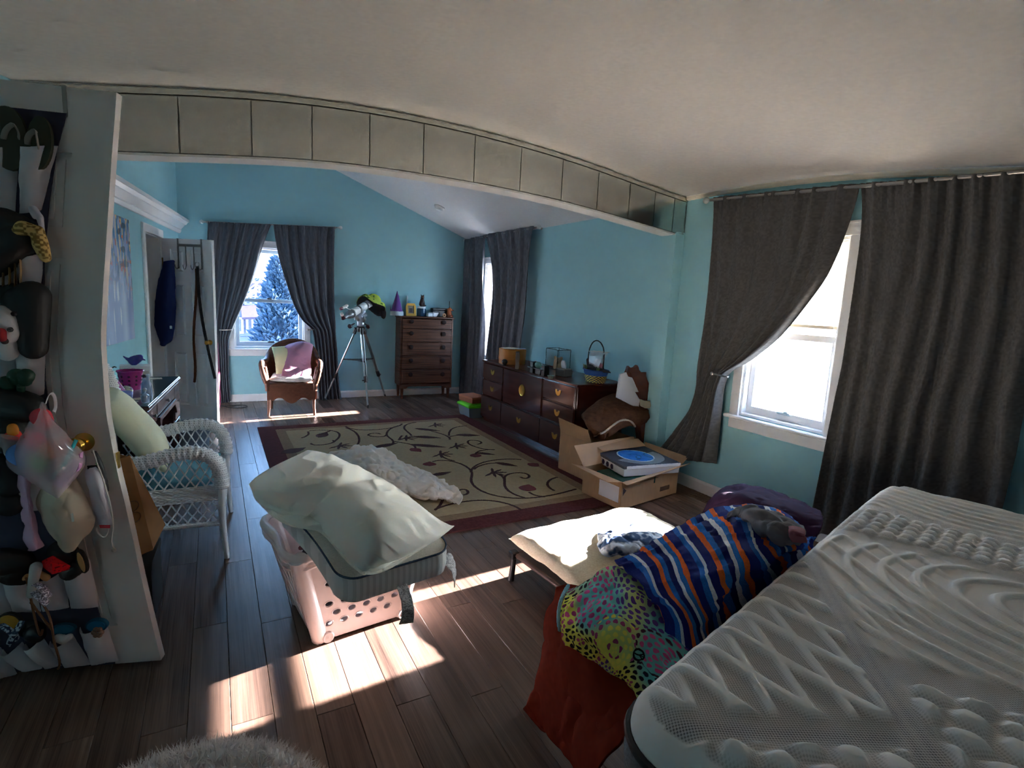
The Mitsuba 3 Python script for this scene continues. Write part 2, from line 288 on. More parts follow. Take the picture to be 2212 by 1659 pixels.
# ------------------------------------------------------------------ windows
def window(name, O, U, W, D, lab, rail, blind=None, lock=False, sash=white_g):
    """a double-hung window: O = lower corner at the wall face, U along the wall, W (into the room); D = opening size"""
    U, W = np.asarray(U, float), np.asarray(W, float); w, h = D
    def b(u0, u1, z0, z1, d0, d1, c=.003): return to_plane(box(u0, u1, z0, z1, d0, d1, c), O, U, [0, 0, 1], W)
    k = _new(name); labels[k] = {'kind': 'structure', 'label': lab}
    cs = .072
    obj('casing', cat(b(-cs, .005, -.01, h+.005, 0, .02), b(w-.005, w+cs, -.01, h+.005, 0, .02), b(-cs, w+cs, h-.005, h+cs, 0, .022), b(-cs-.008, w+cs+.008, h+cs-.004, h+cs+.012, 0, .028)), white, k)
    obj('sill', b(-cs-.03, w+cs+.03, -.028, -.004, -.02, .05, .006), white, k); obj('apron', b(-cs, w+cs, -.105, -.028, 0, .016), white, k)
    obj('jamb', cat(b(0, .022, 0, h, -.15, .002), b(w-.022, w, 0, h, -.15, .002), b(0, w, h-.025, h, -.15, .002), b(0, w, 0, .02, -.15, 0)), white, k)
    r = .042
    up = obj('upper_sash', cat(b(.022, .022+r, rail, h-.025, -.115, -.085), b(w-.022-r, w-.022, rail, h-.025, -.115, -.085), b(.022, w-.022, h-.025-r, h-.025, -.115, -.085), b(.022, w-.022, rail, rail+.035, -.115, -.085)), sash, k)
    obj('pane', b(.05, w-.05, rail+.02, h-.05, -.101, -.099, 0) if False else to_plane(tm([[.05, rail+.02, 0], [w-.05, rail+.02, 0], [w-.05, h-.05, 0], [.05, h-.05, 0]], [[0, 1, 2, 3]]), np.asarray(O)-W*.1, U, [0, 0, 1], W), 'clear_pane', up)
    lo = obj('lower_sash', cat(b(.022, .022+r, .02, rail+.035, -.08, -.048), b(w-.022-r, w-.022, .02, rail+.035, -.08, -.048), b(.022, w-.022, .02, .02+r+.014, -.08, -.048), b(.022, w-.022, rail-.01, rail+.035, -.08, -.048)), sash, k)
    obj('pane', to_plane(tm([[.05, .05, 0], [w-.05, .05, 0], [w-.05, rail, 0], [.05, rail, 0]], [[0, 1, 2, 3]]), np.asarray(O)-W*.064, U, [0, 0, 1], W), 'clear_pane', lo)
    if lock: obj('sash_lock', cat(b(w/2-.05, w/2+.05, .022+r, .04+r, -.06, -.03, .006), b(w/2-.035, w/2-.005, .035+r, .05+r, -.05, -.025, .005)), mat((150, 165, 172), .35), k)
    return k, b
k1, _ = window('window_1', [W1['x1'], YF, W1['z0']], [-1, 0, 0], [0, -1, 0], (W1['x1']-W1['x0'], W1['z1']-W1['z0']), 'white double-hung window in the far wall', .595, sash=mat((172, 190, 205), .4))
obj('sash_lock', box(.60, .68, YF+.02, YF+.05, .765, .785, .005), mat((32, 26, 34), .5), k1); obj('sash_lock', box(.60, .66, YF+.05, YF+.08, 1.33, 1.345, .004), mat((52, 46, 50), .5), k1)
k2, b2 = window('window_2', [XR, W2['y0'], W2['z0']], [0, 1, 0], [-1, 0, 0], (W2['y1']-W2['y0'], W2['z1']-W2['z0']), 'bright white window in the near right wall with its blind half down', .60, lock=True)
window('window_3', [XR, W3['y0'], W3['z0']], [0, 1, 0], [-1, 0, 0], (W3['y1']-W3['y0'], W3['z1']-W3['z0']), 'white window in the far right wall behind the dark curtains', .60)
# cellular blind in the near window: pleated sheet with a bottom rail
scene['blind_cloth'] = {'type': 'principledthin', 'base_color': {'type': 'rgb', 'value': lin((248, 238, 214))}, 'roughness': .8, 'diff_trans': 1.25, 'spec_trans': 0.0, 'eta': 1.3}
bl = thing('window_blind', 'cream cellular blind lowered over the upper half of the near window', 'blind')
zb0, zb1, n = 1.395, 1.92, 54
P = np.array([[[XR+.03+.006*(i % 2), y, z] for y in (W2['y0']+.026, W2['y1']-.026)] for i, z in enumerate(np.linspace(zb0, zb1, n))])
obj('cloth', grid(P), 'blind_cloth', bl)
obj('bottom_rail', box(XR+.018, XR+.045, W2['y0']+.024, W2['y1']-.024, zb0-.016, zb0+.008, .004), mat((214, 204, 184), .5), bl); obj('head_rail', box(XR+.012, XR+.05, W2['y0']+.024, W2['y1']-.024, zb1, zb1+.035, .004), white, bl)
for dy in (.05,): obj('cord', tube([[XR+.015, W2['y0']+dy, 1.92], [XR+.013, W2['y0']+dy, 1.36]], .0015, 5), white, bl)

# ================================================================== curtains
def herring(p, n, uv):
    a = uv.x*46.; k = dr.abs(a-dr.floor(a)-.5)*2; s = uv.y*190.+k*2.2; s = s-dr.floor(s)
    return .0011*smoothstep(.15, .5, dr.abs(s-.5)*2)
procmat('curtain_near', lambda p, n, uv: mix(lin((76, 76, 76)), lin((90, 90, 90)), noise(uv.x*90, uv.y*90)), .75, .35, bump=herring, bscale=1.0, eps=8e-4)
procmat('curtain_far', lambda p, n, uv: mix(lin((72, 76, 86)), lin((88, 92, 101)), noise(uv.x*120, uv.y*30)), .55, .4)
def curtain(name, rows, lab, axis, c, folds, amp, bs, group=None, nu=260, nv=150, seed=0, side=-1, plaits=None):
    """rows: (left reading, right reading) from the rod down; on the plane axis = c; folds push it towards the room"""
    key = dict(X=c) if axis == 'X' else dict(Y=c)
    L = np.array([at(*r[0], **key) for r in rows]); Rr = np.array([at(*r[1], **key) for r in rows])
    d = np.r_[0, np.cumsum(np.linalg.norm(np.diff((L+Rr)/2, axis=0), axis=1))]; t = np.linspace(0, d[-1], nv)
    L, Rr = PchipInterpolator(d, L)(t), PchipInterpolator(d, Rr)(t); A = PchipInterpolator(d, np.broadcast_to(amp, (len(rows),)))(t)
    s = np.linspace(0, 1, nu); S, Tt = np.meshgrid(s, t/d[-1], indexing='xy')
    w = 1.1*meshkit.fbm(np.stack([S*3.2, Tt*1.1, 0*S+seed], -1), 2, seed)
    f = np.sin(2*np.pi*(folds*S+w)); f = np.sign(f)*np.abs(f)**.8*(.55+.9*meshkit.noise(np.stack([S*folds*.7, 0*S+.3, 0*S+seed], -1), 3))
    top = np.exp(-Tt/.045); f = f*(1-.55*top)+.42*top*np.sin(2*np.pi*folds*3.1*S+3*w)
    P = L[:, None]+(Rr-L)[:, None]*s[None, :, None]; k = 0 if axis == 'X' else 1
    hem = np.sin(2*np.pi*(folds*S+w)*1.0)*.012*np.clip((Tt-.9)/.1, 0, 1); P[..., 2] += hem
    P[..., k] += side*(A[:, None]*(f*.5+.5))
    uv = np.stack([S*folds*.16, Tt*d[-1]], -1).reshape(-1, 2)
    g = grid(P, .0025); uvs = np.vstack([uv, uv])
    kk = thing(name, lab, 'curtain', group); obj('panel', g, bs, kk, smooth=True, uv=uvs); return kk
c1 = curtain('curtain', [((1546, 427), (1860, 397)), ((1540, 530), (1828, 500)), ((1533, 640), (1790, 590)), ((1528, 690), (1740, 662)), ((1520, 749), (1680, 732)), ((1514, 795), (1622, 778)),
    ((1512, 835), (1573, 811)), ((1503, 875), (1562, 850)), ((1475, 920), (1556, 910)), ((1427, 985), (1547, 999))],
    'dark grey herringbone curtain swept aside in a tieback beside the bright window', 'X', 3.37, 6.0, [.045, .036, .032, .034, .040, .045, .05, .06, .07, .10], 'curtain_near', seed=2)
c2 = curtain('curtain', [((1864, 397), (2290, 366)), ((1860, 520), (2278, 560)), ((1846, 640), (2262, 700)), ((1828, 770), (2235, 820)), ((1808, 870), (2212, 890)), ((1786, 980), (2195, 1000)), ((1752, 1150), (2150, 1190))],
    'wide dark grey herringbone curtain hanging straight behind the mattress', 'X', 3.37, 7.0, [.045, .036, .036, .040, .045, .05, .06], 'curtain_near', seed=5)
c3 = curtain('curtain', [((449, 479), (586, 485)), ((447, 540), (569, 527)), ((447, 610), (546, 602)), ((450, 665), (520, 669)), ((455, 705), (502, 711)), ((460, 740), (494, 740)), ((464, 790), (495, 800)), ((470, 872), (499, 866))],
    'dark grey curtain tied back on the left of the far window, beside the open door', 'Y', 7.60, 6, [.045, .045, .05, .05, .05, .04, .05, .06], 'curtain_far', seed=8, nu=200, nv=110)
c4 = curtain('curtain', [((590, 485), (722, 491)), ((600, 549), (720, 560)), ((617, 609), (720, 620)), ((632, 654), (721, 670)), ((651, 690), (723, 700)), ((674, 714), (724, 722)), ((679, 745), (727, 760)), ((684, 800), (730, 810)), ((688, 866), (737, 864))],
    'dark grey curtain on the right of the far window, beside the telescope', 'Y', 7.60, 6, [.045, .045, .05, .05, .05, .045, .05, .06, .07], 'curtain_far', seed=11, nu=200, nv=110)
c5 = curtain('curtain', [((1008, 519), (1051, 508)), ((1004, 631), (1050, 620)), ((997, 751), (1048, 740)), ((992, 845), (1041, 850)), ((990, 872), (1038, 884))],
    'dark narrow curtain in the far corner beside the chest of drawers', 'X', 3.36, 4, .06, 'curtain_far', seed=14, nu=140, nv=90)
c6 = curtain('curtain', [((1052, 507), (1158, 489)), ((1066, 600), (1150, 570)), ((1067, 661), (1142, 676)), ((1062, 736), (1132, 751)), ((1057, 790), (1126, 810)), ((1049, 890), (1117, 900))],
    'dark curtain behind the left end of the long dresser', 'X', 3.36, 5, .06, 'curtain_far', seed=17, nu=160, nv=90)
steel = mat((170, 168, 166), .3, 1.0); crystal = 'clear_glass'
def rod(a, b, lab, r=.009, fins=(1, 1), wall=None):
    k = thing('curtain_rod', lab, 'curtain rod'); a, b = np.array(a), np.array(b)
    obj('rod', tube([a, b], r, 10), steel, k, smooth=40); u = (b-a)/np.linalg.norm(b-a); p, q = frame_of(u)
    for e, s, f in ((a, -1, fins[0]), (b, 1, fins[1])):
        if f: obj('finial', to_plane(lathe([(.008, 0), (.012, .008), (.009, .014), (.022, .026), (.027, .04), (.022, .054), (.009, .064)], 16), e, p*s, q, u*s), mat((205, 210, 212), .12, .4), k, smooth=40)
        c = e-u*s*.03
        w = np.array(wall, float); obj('bracket', cat(tube([c, c+w*.85], .005, 6), to_plane(lathe([(.02, 0), (.02, .006), (.01, .01)], 12), c+w, *frame_of(w), -w/np.linalg.norm(w))), steel, k)
rod(at(450, 480, Y=7.6)+[-.03, 0, 0], at(724, 491, Y=7.6)+[.03, 0, 0], 'thin steel curtain rod with glass ends over the far window', wall=(0, .055, 0))
ra, rb = at(1546, 430, X=3.345), at(2215, 372, X=3.345)
rod(ra+[0, .05, .0], rb+[0, -.05, 0], 'long steel curtain rod over the near window', wall=(.08, 0, 0), r=.011)
rod(at(1009, 518, X=3.345)+[0, .04, 0], at(1156, 492, X=3.345)+[0, -.05, 0], 'steel curtain rod over the far corner window', wall=(.08, 0, 0))
# cream moulding where the near right-hand wall meets the ceiling
q = np.linspace(.3, 3.32, 40); zc = ztop(3.40)-.045*np.maximum(0, 3.1-np.maximum(q, .6))**2
struct('trim_3', tube(np.stack([0*q+3.418, q, zc-.012], -1), .022, 8), mat((226, 216, 198), .5), smooth=40); note('trim_3', 'cream moulding along the top of the near right wall')
# tieback hooks
def tieback(p0, p1, lab, w):
    k = thing('curtain_tieback', lab, 'tieback'); w = np.array(w, float)
    obj('hook', tube(spline([p0-w*.6, p0+w*.1, (p0+p1)/2+w*.25, p1+w*.2, p1], 20), .006, 8), steel, k, smooth=40); obj('knob', to_plane(lathe([(.004, 0), (.014, .006), (.014, .014), (.005, .02)], 12), p0+w*.1, *frame_of(w), w/np.linalg.norm(w)), steel, k, smooth=40)
tieback(at(1541, 807, X=3.30), at(1573, 814, X=3.30), 'chrome tieback hook holding the near curtain', (-.06, 0, 0))
tieback(at(476, 713, Y=7.53), at(499, 712, Y=7.53), 'chrome tieback hook on the left curtain of the far window', (0, -.05, 0))
tieback(at(665, 712, Y=7.53), at(678, 712, Y=7.53), 'chrome tieback hook on the right curtain of the far window', (0, -.05, 0))

# ================================================================== far part: closet door with its hooks
HG, FRd = np.array([*onleft(DO[0]+.01, 0, .02)[:2], 0]), np.array([-.006, 6.388, 0]); DW = np.linalg.norm(FRd-HG); DUv = (FRd-HG)/DW; DN = np.cross(DUv, [0, 0, 1]); DH = at(463, 518, Y=6.388)[2]
def dloc(m): return to_plane(m, HG+np.array([0, 0, .015]), DUv, [0, 0, 1], DN)        # (along the door, up, out of its near face)
def panel_door(parent, W, Hh, th, cols, rows_, bs, loc):
    """door leaf with stiles, rails and raised panels; the leaf's faces lie at 0 and -th"""
    p = Polygon([(0, 0), (W, 0), (W, Hh), (0, Hh)])
    for a, b in cols:
        for c, d in rows_: p = p.difference(Polygon([(a, c), (b, c), (b, d), (a, d)]))
    obj('frame', loc(mv(prism(p, th), 0, 0, -th)), bs, parent)
    for a, b in cols:
        for c, d in rows_:
            m = cat(box(a, b, c, d, -th+.010, -.012), hull([[x, y, z] for (i, z) in ((.018, -.012), (.034, -.002)) for x in (a+i, b-i) for y in (c+i, d-i)]))
            obj('panel', loc(m), bs, parent)
d2 = _new('door_2'); labels[d2] = {'kind': 'structure', 'label': 'open white panel door of the closet at the far left, hung with hooks'}
dw = mat((234, 237, 242), .35)
panel_door(d2, DW, DH-.02, .035, [(.09, DW/2-.035), (DW/2+.035, DW-.09)], [(.17, .75), (.9, 1.46), (1.56, 1.80)], dw, dloc)
brass = mat((205, 165, 82), .22, 1.0)
obj('knob', dloc(mv(lathe([(.028, 0), (.028, .004), (.011, .01), (.010, .03), (.024, .038), (.027, .05), (.018, .06)], 20), DW-.055, .86, 0)), brass, d2, smooth=40)
for v in (.25, .95, 1.62): obj('hinge', dloc(box(-.006, .008, v, v+.09, -.02, .006, .002)), mat((120, 92, 60), .4, .8), d2)
# over-door hook rack
hk = thing('hook_rack', 'grey over-door rack with hooks on the far white door', 'hook rack'); gm = mat((118, 122, 126), .4, .6); W_ = DW; Ht = DH-.02
ha, hb = .33*W_, .80*W_
obj('top_bar', dloc(box(ha-.005, hb+.01, Ht-.075, Ht-.05, .004, .008, .001)), gm, hk)
for u in (ha, hb): obj('strap', dloc(cat(box(u-.008, u+.008, Ht-.30, Ht+.004, .003, .006), box(u-.008, u+.008, Ht+.001, Ht+.004, -.04, .006))), gm, hk)
for i, u in enumerate(np.linspace(ha, hb, 4)):
    if 0 < i < 3: obj('strap', dloc(box(u-.005, u+.005, Ht-.27, Ht-.06, .004, .007)), gm, hk)
    obj('hook', dloc(tube(spline([[u, Ht-.24, .006], [u, Ht-.285, .012], [u, Ht-.305, .03], [u, Ht-.285, .05], [u, Ht-.262, .052]], 14), .004, 6)), gm, hk, smooth=40)
# blue vest hanging from the first hook
vest = mat((26, 42, 92), .85, sheen=.3)
vp = [((353, 565), (372, 562), (377, 566)), ((347, 590), (364, 590), (378, 600)), ((338, 625), (358, 625), (379, 640)), ((335, 660), (356, 665), (380, 680)), ((334, 700), (358, 705), (376, 715)), ((342, 730), (356, 735), (372, 735)), ((345, 744), (352, 748), (360, 742))]
def ondoor(px, py, off): return at(px, py, plane=(HG+DN*off, DN))
vk = thing('vest', 'dark blue sleeveless vest hanging from the hooks on the far door', 'vest')
Pv = patch([[ondoor(*a, .085), ondoor(*b, .12), ondoor(*c, .06)] for a, b, c in vp], 50, 30); Pv2 = patch([[ondoor(*a, .085), ondoor(*b, .055), ondoor(*c, .06)] for a, b, c in vp], 50, 30)
obj('front', grid(wrinkle(Pv, .02, 9, 3), .004), vest, vk, smooth=True); obj('back', grid(Pv2, .003), vest, vk, smooth=True)
obj('care_tag', dloc(box(.155, .18, ondoor(356, 705, .06)[2]-.03, ondoor(356, 705, .06)[2], .124, .127)), mat((225, 225, 230), .7), vk)
# belts on the last hook
def strap(name, pts, w, t, rgb, lab, off=.03):
    k = thing(name, lab, 'belt'); c = spline([ondoor(*p, o) for *p, o in pts], 40); m = []
    nrm = DN; tg = np.gradient(c, axis=0); tg /= np.linalg.norm(tg, axis=1, keepdims=True); sd = np.cross(nrm, tg)
    obj('strap', grid(np.stack([c-sd*w/2, c-sd*w*.2+nrm*.001, c+sd*w*.2+nrm*.001, c+sd*w/2], 1), t), mat(rgb, .45), k, smooth=40); return k
b1 = strap('belt', [(424, 580, .05), (425, 620, .05), (421, 680, .045), (419, 740, .04), (422, 790, .035), (420, 826, .035)], .028, .004, (84, 50, 32), 'brown leather belt hanging from the far door hooks')
b2 = strap('belt', [(427, 575, .058), (429, 620, .06), (437, 690, .055), (449, 750, .05), (458, 790, .045), (465, 818, .045)], .032, .004, (30, 26, 28), 'black leather belt with a square buckle hanging from the far door hooks')
pb = ondoor(426, 572, .062); m = tube(pb+np.array([[DUv[0]*x, DUv[1]*x, z] for x, z in [(-.02, -.022), (.02, -.022), (.02, .022), (-.02, .022)]]), .003, 6, closed=True); obj('buckle', m, gm, b2)
# magenta cloth behind the door's free edge
mg = thing('scarf', 'magenta cloth hanging behind the free edge of the far door', 'scarf')
Pm = patch([[at(x0, y, Y=6.62), at(x0+5, y, Y=6.56), at(x0+9+e, y, Y=6.62)] for x0, y, e in [(462, 740, 0), (463, 780, 1), (464, 820, 2), (465, 860, 2), (466, 880, 0)]], 24, 10); obj('cloth', grid(Pm, .004), mat((84, 14, 46), .95), mg, smooth=True)

# painting on the left-hand wall
def paint_fn(p, n, uv):
    u, v = uv.x, uv.y; d = smoothstep(.25, .95, v+.35*(fbm(u*5, v*3)-.5)); st = noise(u*34, v*9); tw = noise(u*11+v*6, v*16, 4.)
    c = mix(lin((126, 148, 190)), lin((168, 184, 204)), noise(u*7, v*3, 1.)); c = mix(c, lin((70, 128, 168)), smoothstep(.35, .7, noise(u*20, v*14, 2.))*d)
    c = mix(c, lin((216, 196, 150)), smoothstep(.62, .8, st)*d); c = mix(c, lin((206, 112, 62)), smoothstep(.74, .84, noise(u*30, v*26, 7.))*d); c = mix(c, lin((60, 80, 96)), smoothstep(.66, .78, tw)*d*.8)
    return mix(c, lin((205, 214, 216)), smoothstep(.7, .85, noise(u*26, v*5, 9.))*(1-d)*.6)
procmat('canvas_paint', paint_fn, .6, .3)
pt = thing('painting', 'tall unframed canvas painting of hanging branches in blue and orange dabs on the left wall', 'painting')
sR, zT = left_s(266, 474); sL = sR+.82; _, zB = left_s(262, 736)
lo_ = lambda m: to_plane(m, onleft(0, 0), [LU[0], LU[1], 0], [0, 0, 1], [-LU[1], LU[0], 0])
obj('stretcher', lo_(box(sR, sL, zB, zT, .004, .038, .003)), mat((196, 192, 182), .8), pt)
n = 2; obj('canvas', lo_(tm([[sR+.002, zB+.002, .0385], [sL-.002, zB+.002, .0385], [sL-.002, zT-.002, .0385], [sR+.002, zT-.002, .0385]], [[0, 1, 2, 3]])), 'canvas_paint', pt, uv=np.array([[0, 0], [1, 0], [1, 1], [0, 1]], float))

# ================================================================== furniture of the far part
def wood_fn(a, b, sx=3., sz=60.):
    return lambda p, n, uv: mix(lin(a), lin(b), dr.clip(fbm(p.x*sx+p.z*2, p.y*sx, p.z*sz, octaves=4)*1.5-.25, 0, 1))
procmat('walnut', wood_fn((50, 28, 20), (92, 56, 38)), .38, .5)
procmat('mahogany', lambda p, n, uv: mix(lin((44, 18, 14)), lin((76, 34, 24)), fbm(p.x*8, p.y*4, p.z*26, octaves=4)), .13, .6)
procmat('mahogany_dull', lambda p, n, uv: mix(lin((38, 17, 13)), lin((64, 30, 22)), fbm(p.x*8, p.y*4, p.z*26, octaves=4)), .32, .5)
# tall chest of drawers
C0, ang = np.array([2.275, 7.34, 0]), -4.
cu = np.array([math.cos(math.radians(ang)), math.sin(math.radians(ang)), 0]); cv = np.array([-cu[1], cu[0], 0])
cl = lambda m: to_plane(m, C0, cu, cv, [0, 0, 1])
CWd, CDp, CHt = .775, .31, 1.165
ch = thing('chest_of_drawers', 'tall walnut chest of drawers in the far corner beside the telescope', 'chest of drawers')
obj('carcass', cl(cat(box(0, .022, .012, CDp, .19, CHt), box(CWd-.022, CWd, .012, CDp, .19, CHt), box(0, CWd, CDp-.015, CDp, .19, CHt), box(0, CWd, .012, CDp, .19, .215), box(.02, CWd-.02, .03, CDp, .2, CHt-.02))), 'walnut', ch)
obj('top', cl(box(-.012, CWd+.012, -.006, CDp, CHt-.004, CHt+.02, .004)), 'walnut', ch)
zz = [.225, .43, .625, .82, 1.01, 1.155]
for a, b in zip(zz[:-1], zz[1:]):
    dk = obj('drawer', cl(box(.028, CWd-.028, 0, .03, a+.005, b-.005, .004)), 'walnut', ch)
    for u in (.15, CWd-.15): obj('knob', cl(rot(lathe([(.012, 0), (.012, .008), (.03, .014), (.032, .02), (.02, .026)], 16), 90, (1, 0, 0)).apply_translation((u, 0, (a+b)/2+.03))), mat((30, 18, 14), .7, spec=.2), dk, smooth=40)
obj('apron', cl(prism([(0, 0), (.1, 0), (.13, .03), (CWd-.13, .03), (CWd-.1, 0), (CWd, 0), (CWd, .05), (0, .05)], .02).apply_transform(np.array([[1, 0, 0, 0], [0, 0, 1, .012], [0, 1, 0, .15], [0, 0, 0, 1.]]))), 'walnut', ch)
for x in (.02, CWd-.065):
    for y in (.015, CDp-.06): obj('leg', cl(hull([[x+a, y+b, .2] for a in (0, .045) for b in (0, .045)]+[[x+.01+a, y+.01+b, 0] for a in (0, .026) for b in (0, .026)])), 'walnut', ch)
# things on the chest
ZC = CHt+.02
def oncht(px, y=.14): q = at(px, 688, Y=7.46); return np.array([q[0], 7.46, ZC])
def S(px): return px*mpp(np.array([2.6, 7.46, 1.2]))
hc = oncht(857); k = thing('cone_hat', 'purple felt cone hat with a pale band on the walnut chest', 'hat')
obj('cone', lathe([(.085, .035), (.084, .05), (.045, .19), (.004, .335)], 24, hc), mat((92, 56, 128), .85, sheen=.4), k, smooth=50); obj('band', lathe([(.09, 0), (.093, .01), (.092, .05), (.086, .06)], 24, hc), mat((170, 188, 196), .8), k, smooth=50)
obj('spike', hull([hc+np.array(q) for q in ((-.085, .02, .06), (-.095, 0, .06), (-.07, .02, .05), (-.085, .02, .13))]), mat((92, 56, 128), .85), k)
fc = oncht(886)+[0, -.03, 0]; k = thing('photo_stand', 'small gold arched picture frame on the walnut chest', 'picture frame')
o = Polygon([(-.075, 0), (.075, 0), (.075, .14), (.052, .178), (-.052, .178), (-.075, .14)]); o2 = Polygon([(-.044, .035), (.044, .035), (.044, .145), (-.044, .145)])
tf = lambda m: rot(to_plane(m, fc, [1, 0, 0], [0, 0, 1], [0, -1, 0]), -8, (1, 0, 0), fc)
obj('moulding', tf(prism(o.difference(o2), .018)), mat((205, 160, 74), .35, .4), k); obj('mat_board', tf(mv(prism(o2.buffer(.004), .004), 0, 0, .002)), mat((120, 112, 100), .7), k); obj('photo', tf(mv(prism([(-.024, .045), (.024, .045), (.024, .11), (-.024, .11)], .002), 0, 0, .006)), mat((50, 36, 40), .5), k)
obj('easel', fc+0 if False else hull([fc+np.array(q) for q in ((-.02, .07, 0), (.02, .07, 0), (-.02, .075, 0), (.02, .025, .12), (-.02, .025, .12))]), mat((60, 44, 30), .6), k)
tc = oncht(881)+[0, .05, 0]; k = thing('taper_candle', 'thin white taper behind the gold frame', 'candle'); obj('stick', lathe([(.007, 0), (.006, .28), (.002, .285)], 10, tc), mat((214, 220, 224), .4), k); obj('holder', lathe([(.03, 0), (.03, .006), (.012, .01), (.01, .035)], 14, tc), mat((92, 50, 40), .5), k)
jc = oncht(911)+[0, .02, 0]; k = thing('glass_jar', 'blue glass jar with a white lid on the walnut chest', 'jar'); obj('body', lathe([(.06, 0), (.066, .01), (.066, .10), (.056, .115)], 24, jc), mat((38, 70, 98), .15), k, smooth=40); obj('lid', lathe([(.058, .113), (.06, .118), (.06, .138), (.05, .142)], 24, jc), mat((196, 208, 214), .5), k, smooth=40)
cc = jc+np.array([.005, 0, .142]); k = thing('cat_figurine', 'dark seated cat figurine on top of the blue jar', 'figurine'); 
def blob(parts, L=.006, it=6):
    ms = []
    for (a, ra, b, rb) in parts: 
        pts = [np.asarray(c)+r*v for c, r in ((a, ra), (b, rb)) for v in trimesh.creation.icosphere(2).vertices]; ms.append(manifold3d.Manifold.hull_points(np.array(pts, np.float32)))
    M = manifold3d.Manifold.batch_boolean(ms, manifold3d.OpType.Add).refine_to_length(L).to_mesh(); m = trimesh.Trimesh(M.vert_properties[:, :3], M.tri_verts); trimesh.smoothing.filter_taubin(m, iterations=it); return m
mc = blob([((0, 0, .035), .042, (0, -.005, .085), .03), ((0, -.005, .085), .03, (0, -.012, .115), .02), ((0, -.015, .125), .026, (0, -.02, .13), .024), ((-.014, -.015, .145), .01, (-.019, -.013, .165), .003), ((.014, -.015, .145), .01, (.019, -.013, .165), .003), ((-.02, -.03, .05), .012, (-.016, -.045, .008), .011), ((.02, -.03, .05), .012, (.016, -.045, .008), .011), ((.03, .02, .015), .012, (.055, -.01, .012), .007)])
obj('body', mv(mc, *cc), mat((44, 26, 22), .4), k, smooth=True)
for s in (-1, 1): obj('eye', mv(trimesh.creation.icosphere(1, .004), *(cc+[s*.010, -.042, .132])), mat((190, 160, 60), .3), k)
wb = oncht(925)+[0, -.08, 0]; k = thing('trinket_box', 'small white ridged trinket box on the walnut chest', 'box'); obj('box', box(wb[0]-.042, wb[0]+.03, wb[1]-.03, wb[1]+.03, ZC, ZC+.05, .006), mat((206, 212, 214), .5), k)
for z in (.012, .026, .040): obj('rib', box(wb[0]-.0435, wb[0]+.0315, wb[1]-.0315, wb[1]+.0315, ZC+z, ZC+z+.004), mat((186, 192, 196), .5), k)
k = thing('shell', 'round white shell beside the trinket box on the walnut chest', 'shell'); obj('shell', mv(blob([((0, 0, .032), .03, (.005, 0, .036), .024), ((.012, -.008, .05), .012, (.016, -.01, .058), .005)]), wb[0]+.045, wb[1]-.01, ZC), mat((190, 200, 208), .5), k, smooth=True)
bc = oncht(933)+[0.01, -.05, 0]; k = thing('bowl', 'small white bowl on the walnut chest', 'bowl'); obj('bowl', lathe([(.035, 0), (.04, .004), (.075, .062), (.072, .064), (.036, .01), (.0, .009)], 24, bc), mat((204, 210, 212), .4), k, smooth=40); obj('foot', lathe([(.03, -.0), (.034, .0), (.034, .004)], 20, bc), mat((204, 210, 212), .4), k)
bb = oncht(950)+[0, .04, 0]; k = thing('jewellery_box', 'low black box at the back of the walnut chest', 'box'); obj('base', box(bb[0]-.115, bb[0]+.115, bb[1]-.05, bb[1]+.05, ZC, ZC+.095, .005), mat((24, 28, 30), .4), k); obj('lid', box(bb[0]-.117, bb[0]+.117, bb[1]-.052, bb[1]+.052, ZC+.097, ZC+.125, .006), mat((26, 34, 36), .4), k)
k = thing('charm', 'round tan coil ornament on the walnut chest', 'ornament'); rc = oncht(954)+[0, -.1, .028]
obj('ring', rot(tube(np.stack([.02*np.cos(np.linspace(0, 6.28, 24)[:-1]), 0*np.linspace(0, 6.28, 24)[:-1], .02*np.sin(np.linspace(0, 6.28, 24)[:-1])], -1), .008, 8, closed=True), 0).apply_translation(rc), mat((186, 142, 104), .6), k, smooth=40); obj('centre', mv(trimesh.creation.icosphere(2, .009), *rc), mat((120, 70, 60), .5), k)
hw = oncht(967)+[0, -.05, 0]; k = thing('carved_bird', 'orange-brown carved figure with a dark spike on the walnut chest', 'figurine')
obj('body', mv(blob([((0, 0, .02), .045, (0, 0, .1), .028), ((0, 0, .1), .028, (.01, 0, .125), .02), ((.01, 0, .12), .016, (.055, -.02, .10), .006), ((-.01, 0, .115), .014, (-.035, 0, .125), .005)]), *hw), mat((150, 84, 48), .6), k, smooth=True); obj('spike', tube([hw+[.003, 0, .13], hw+[.003, 0, .235]], .005, 6), mat((28, 34, 40), .5), k); obj('base', lathe([(.055, 0), (.06, .01), (.058, .03), (.05, .036)], 20, hw), mat((112, 60, 38), .5), k, smooth=40)

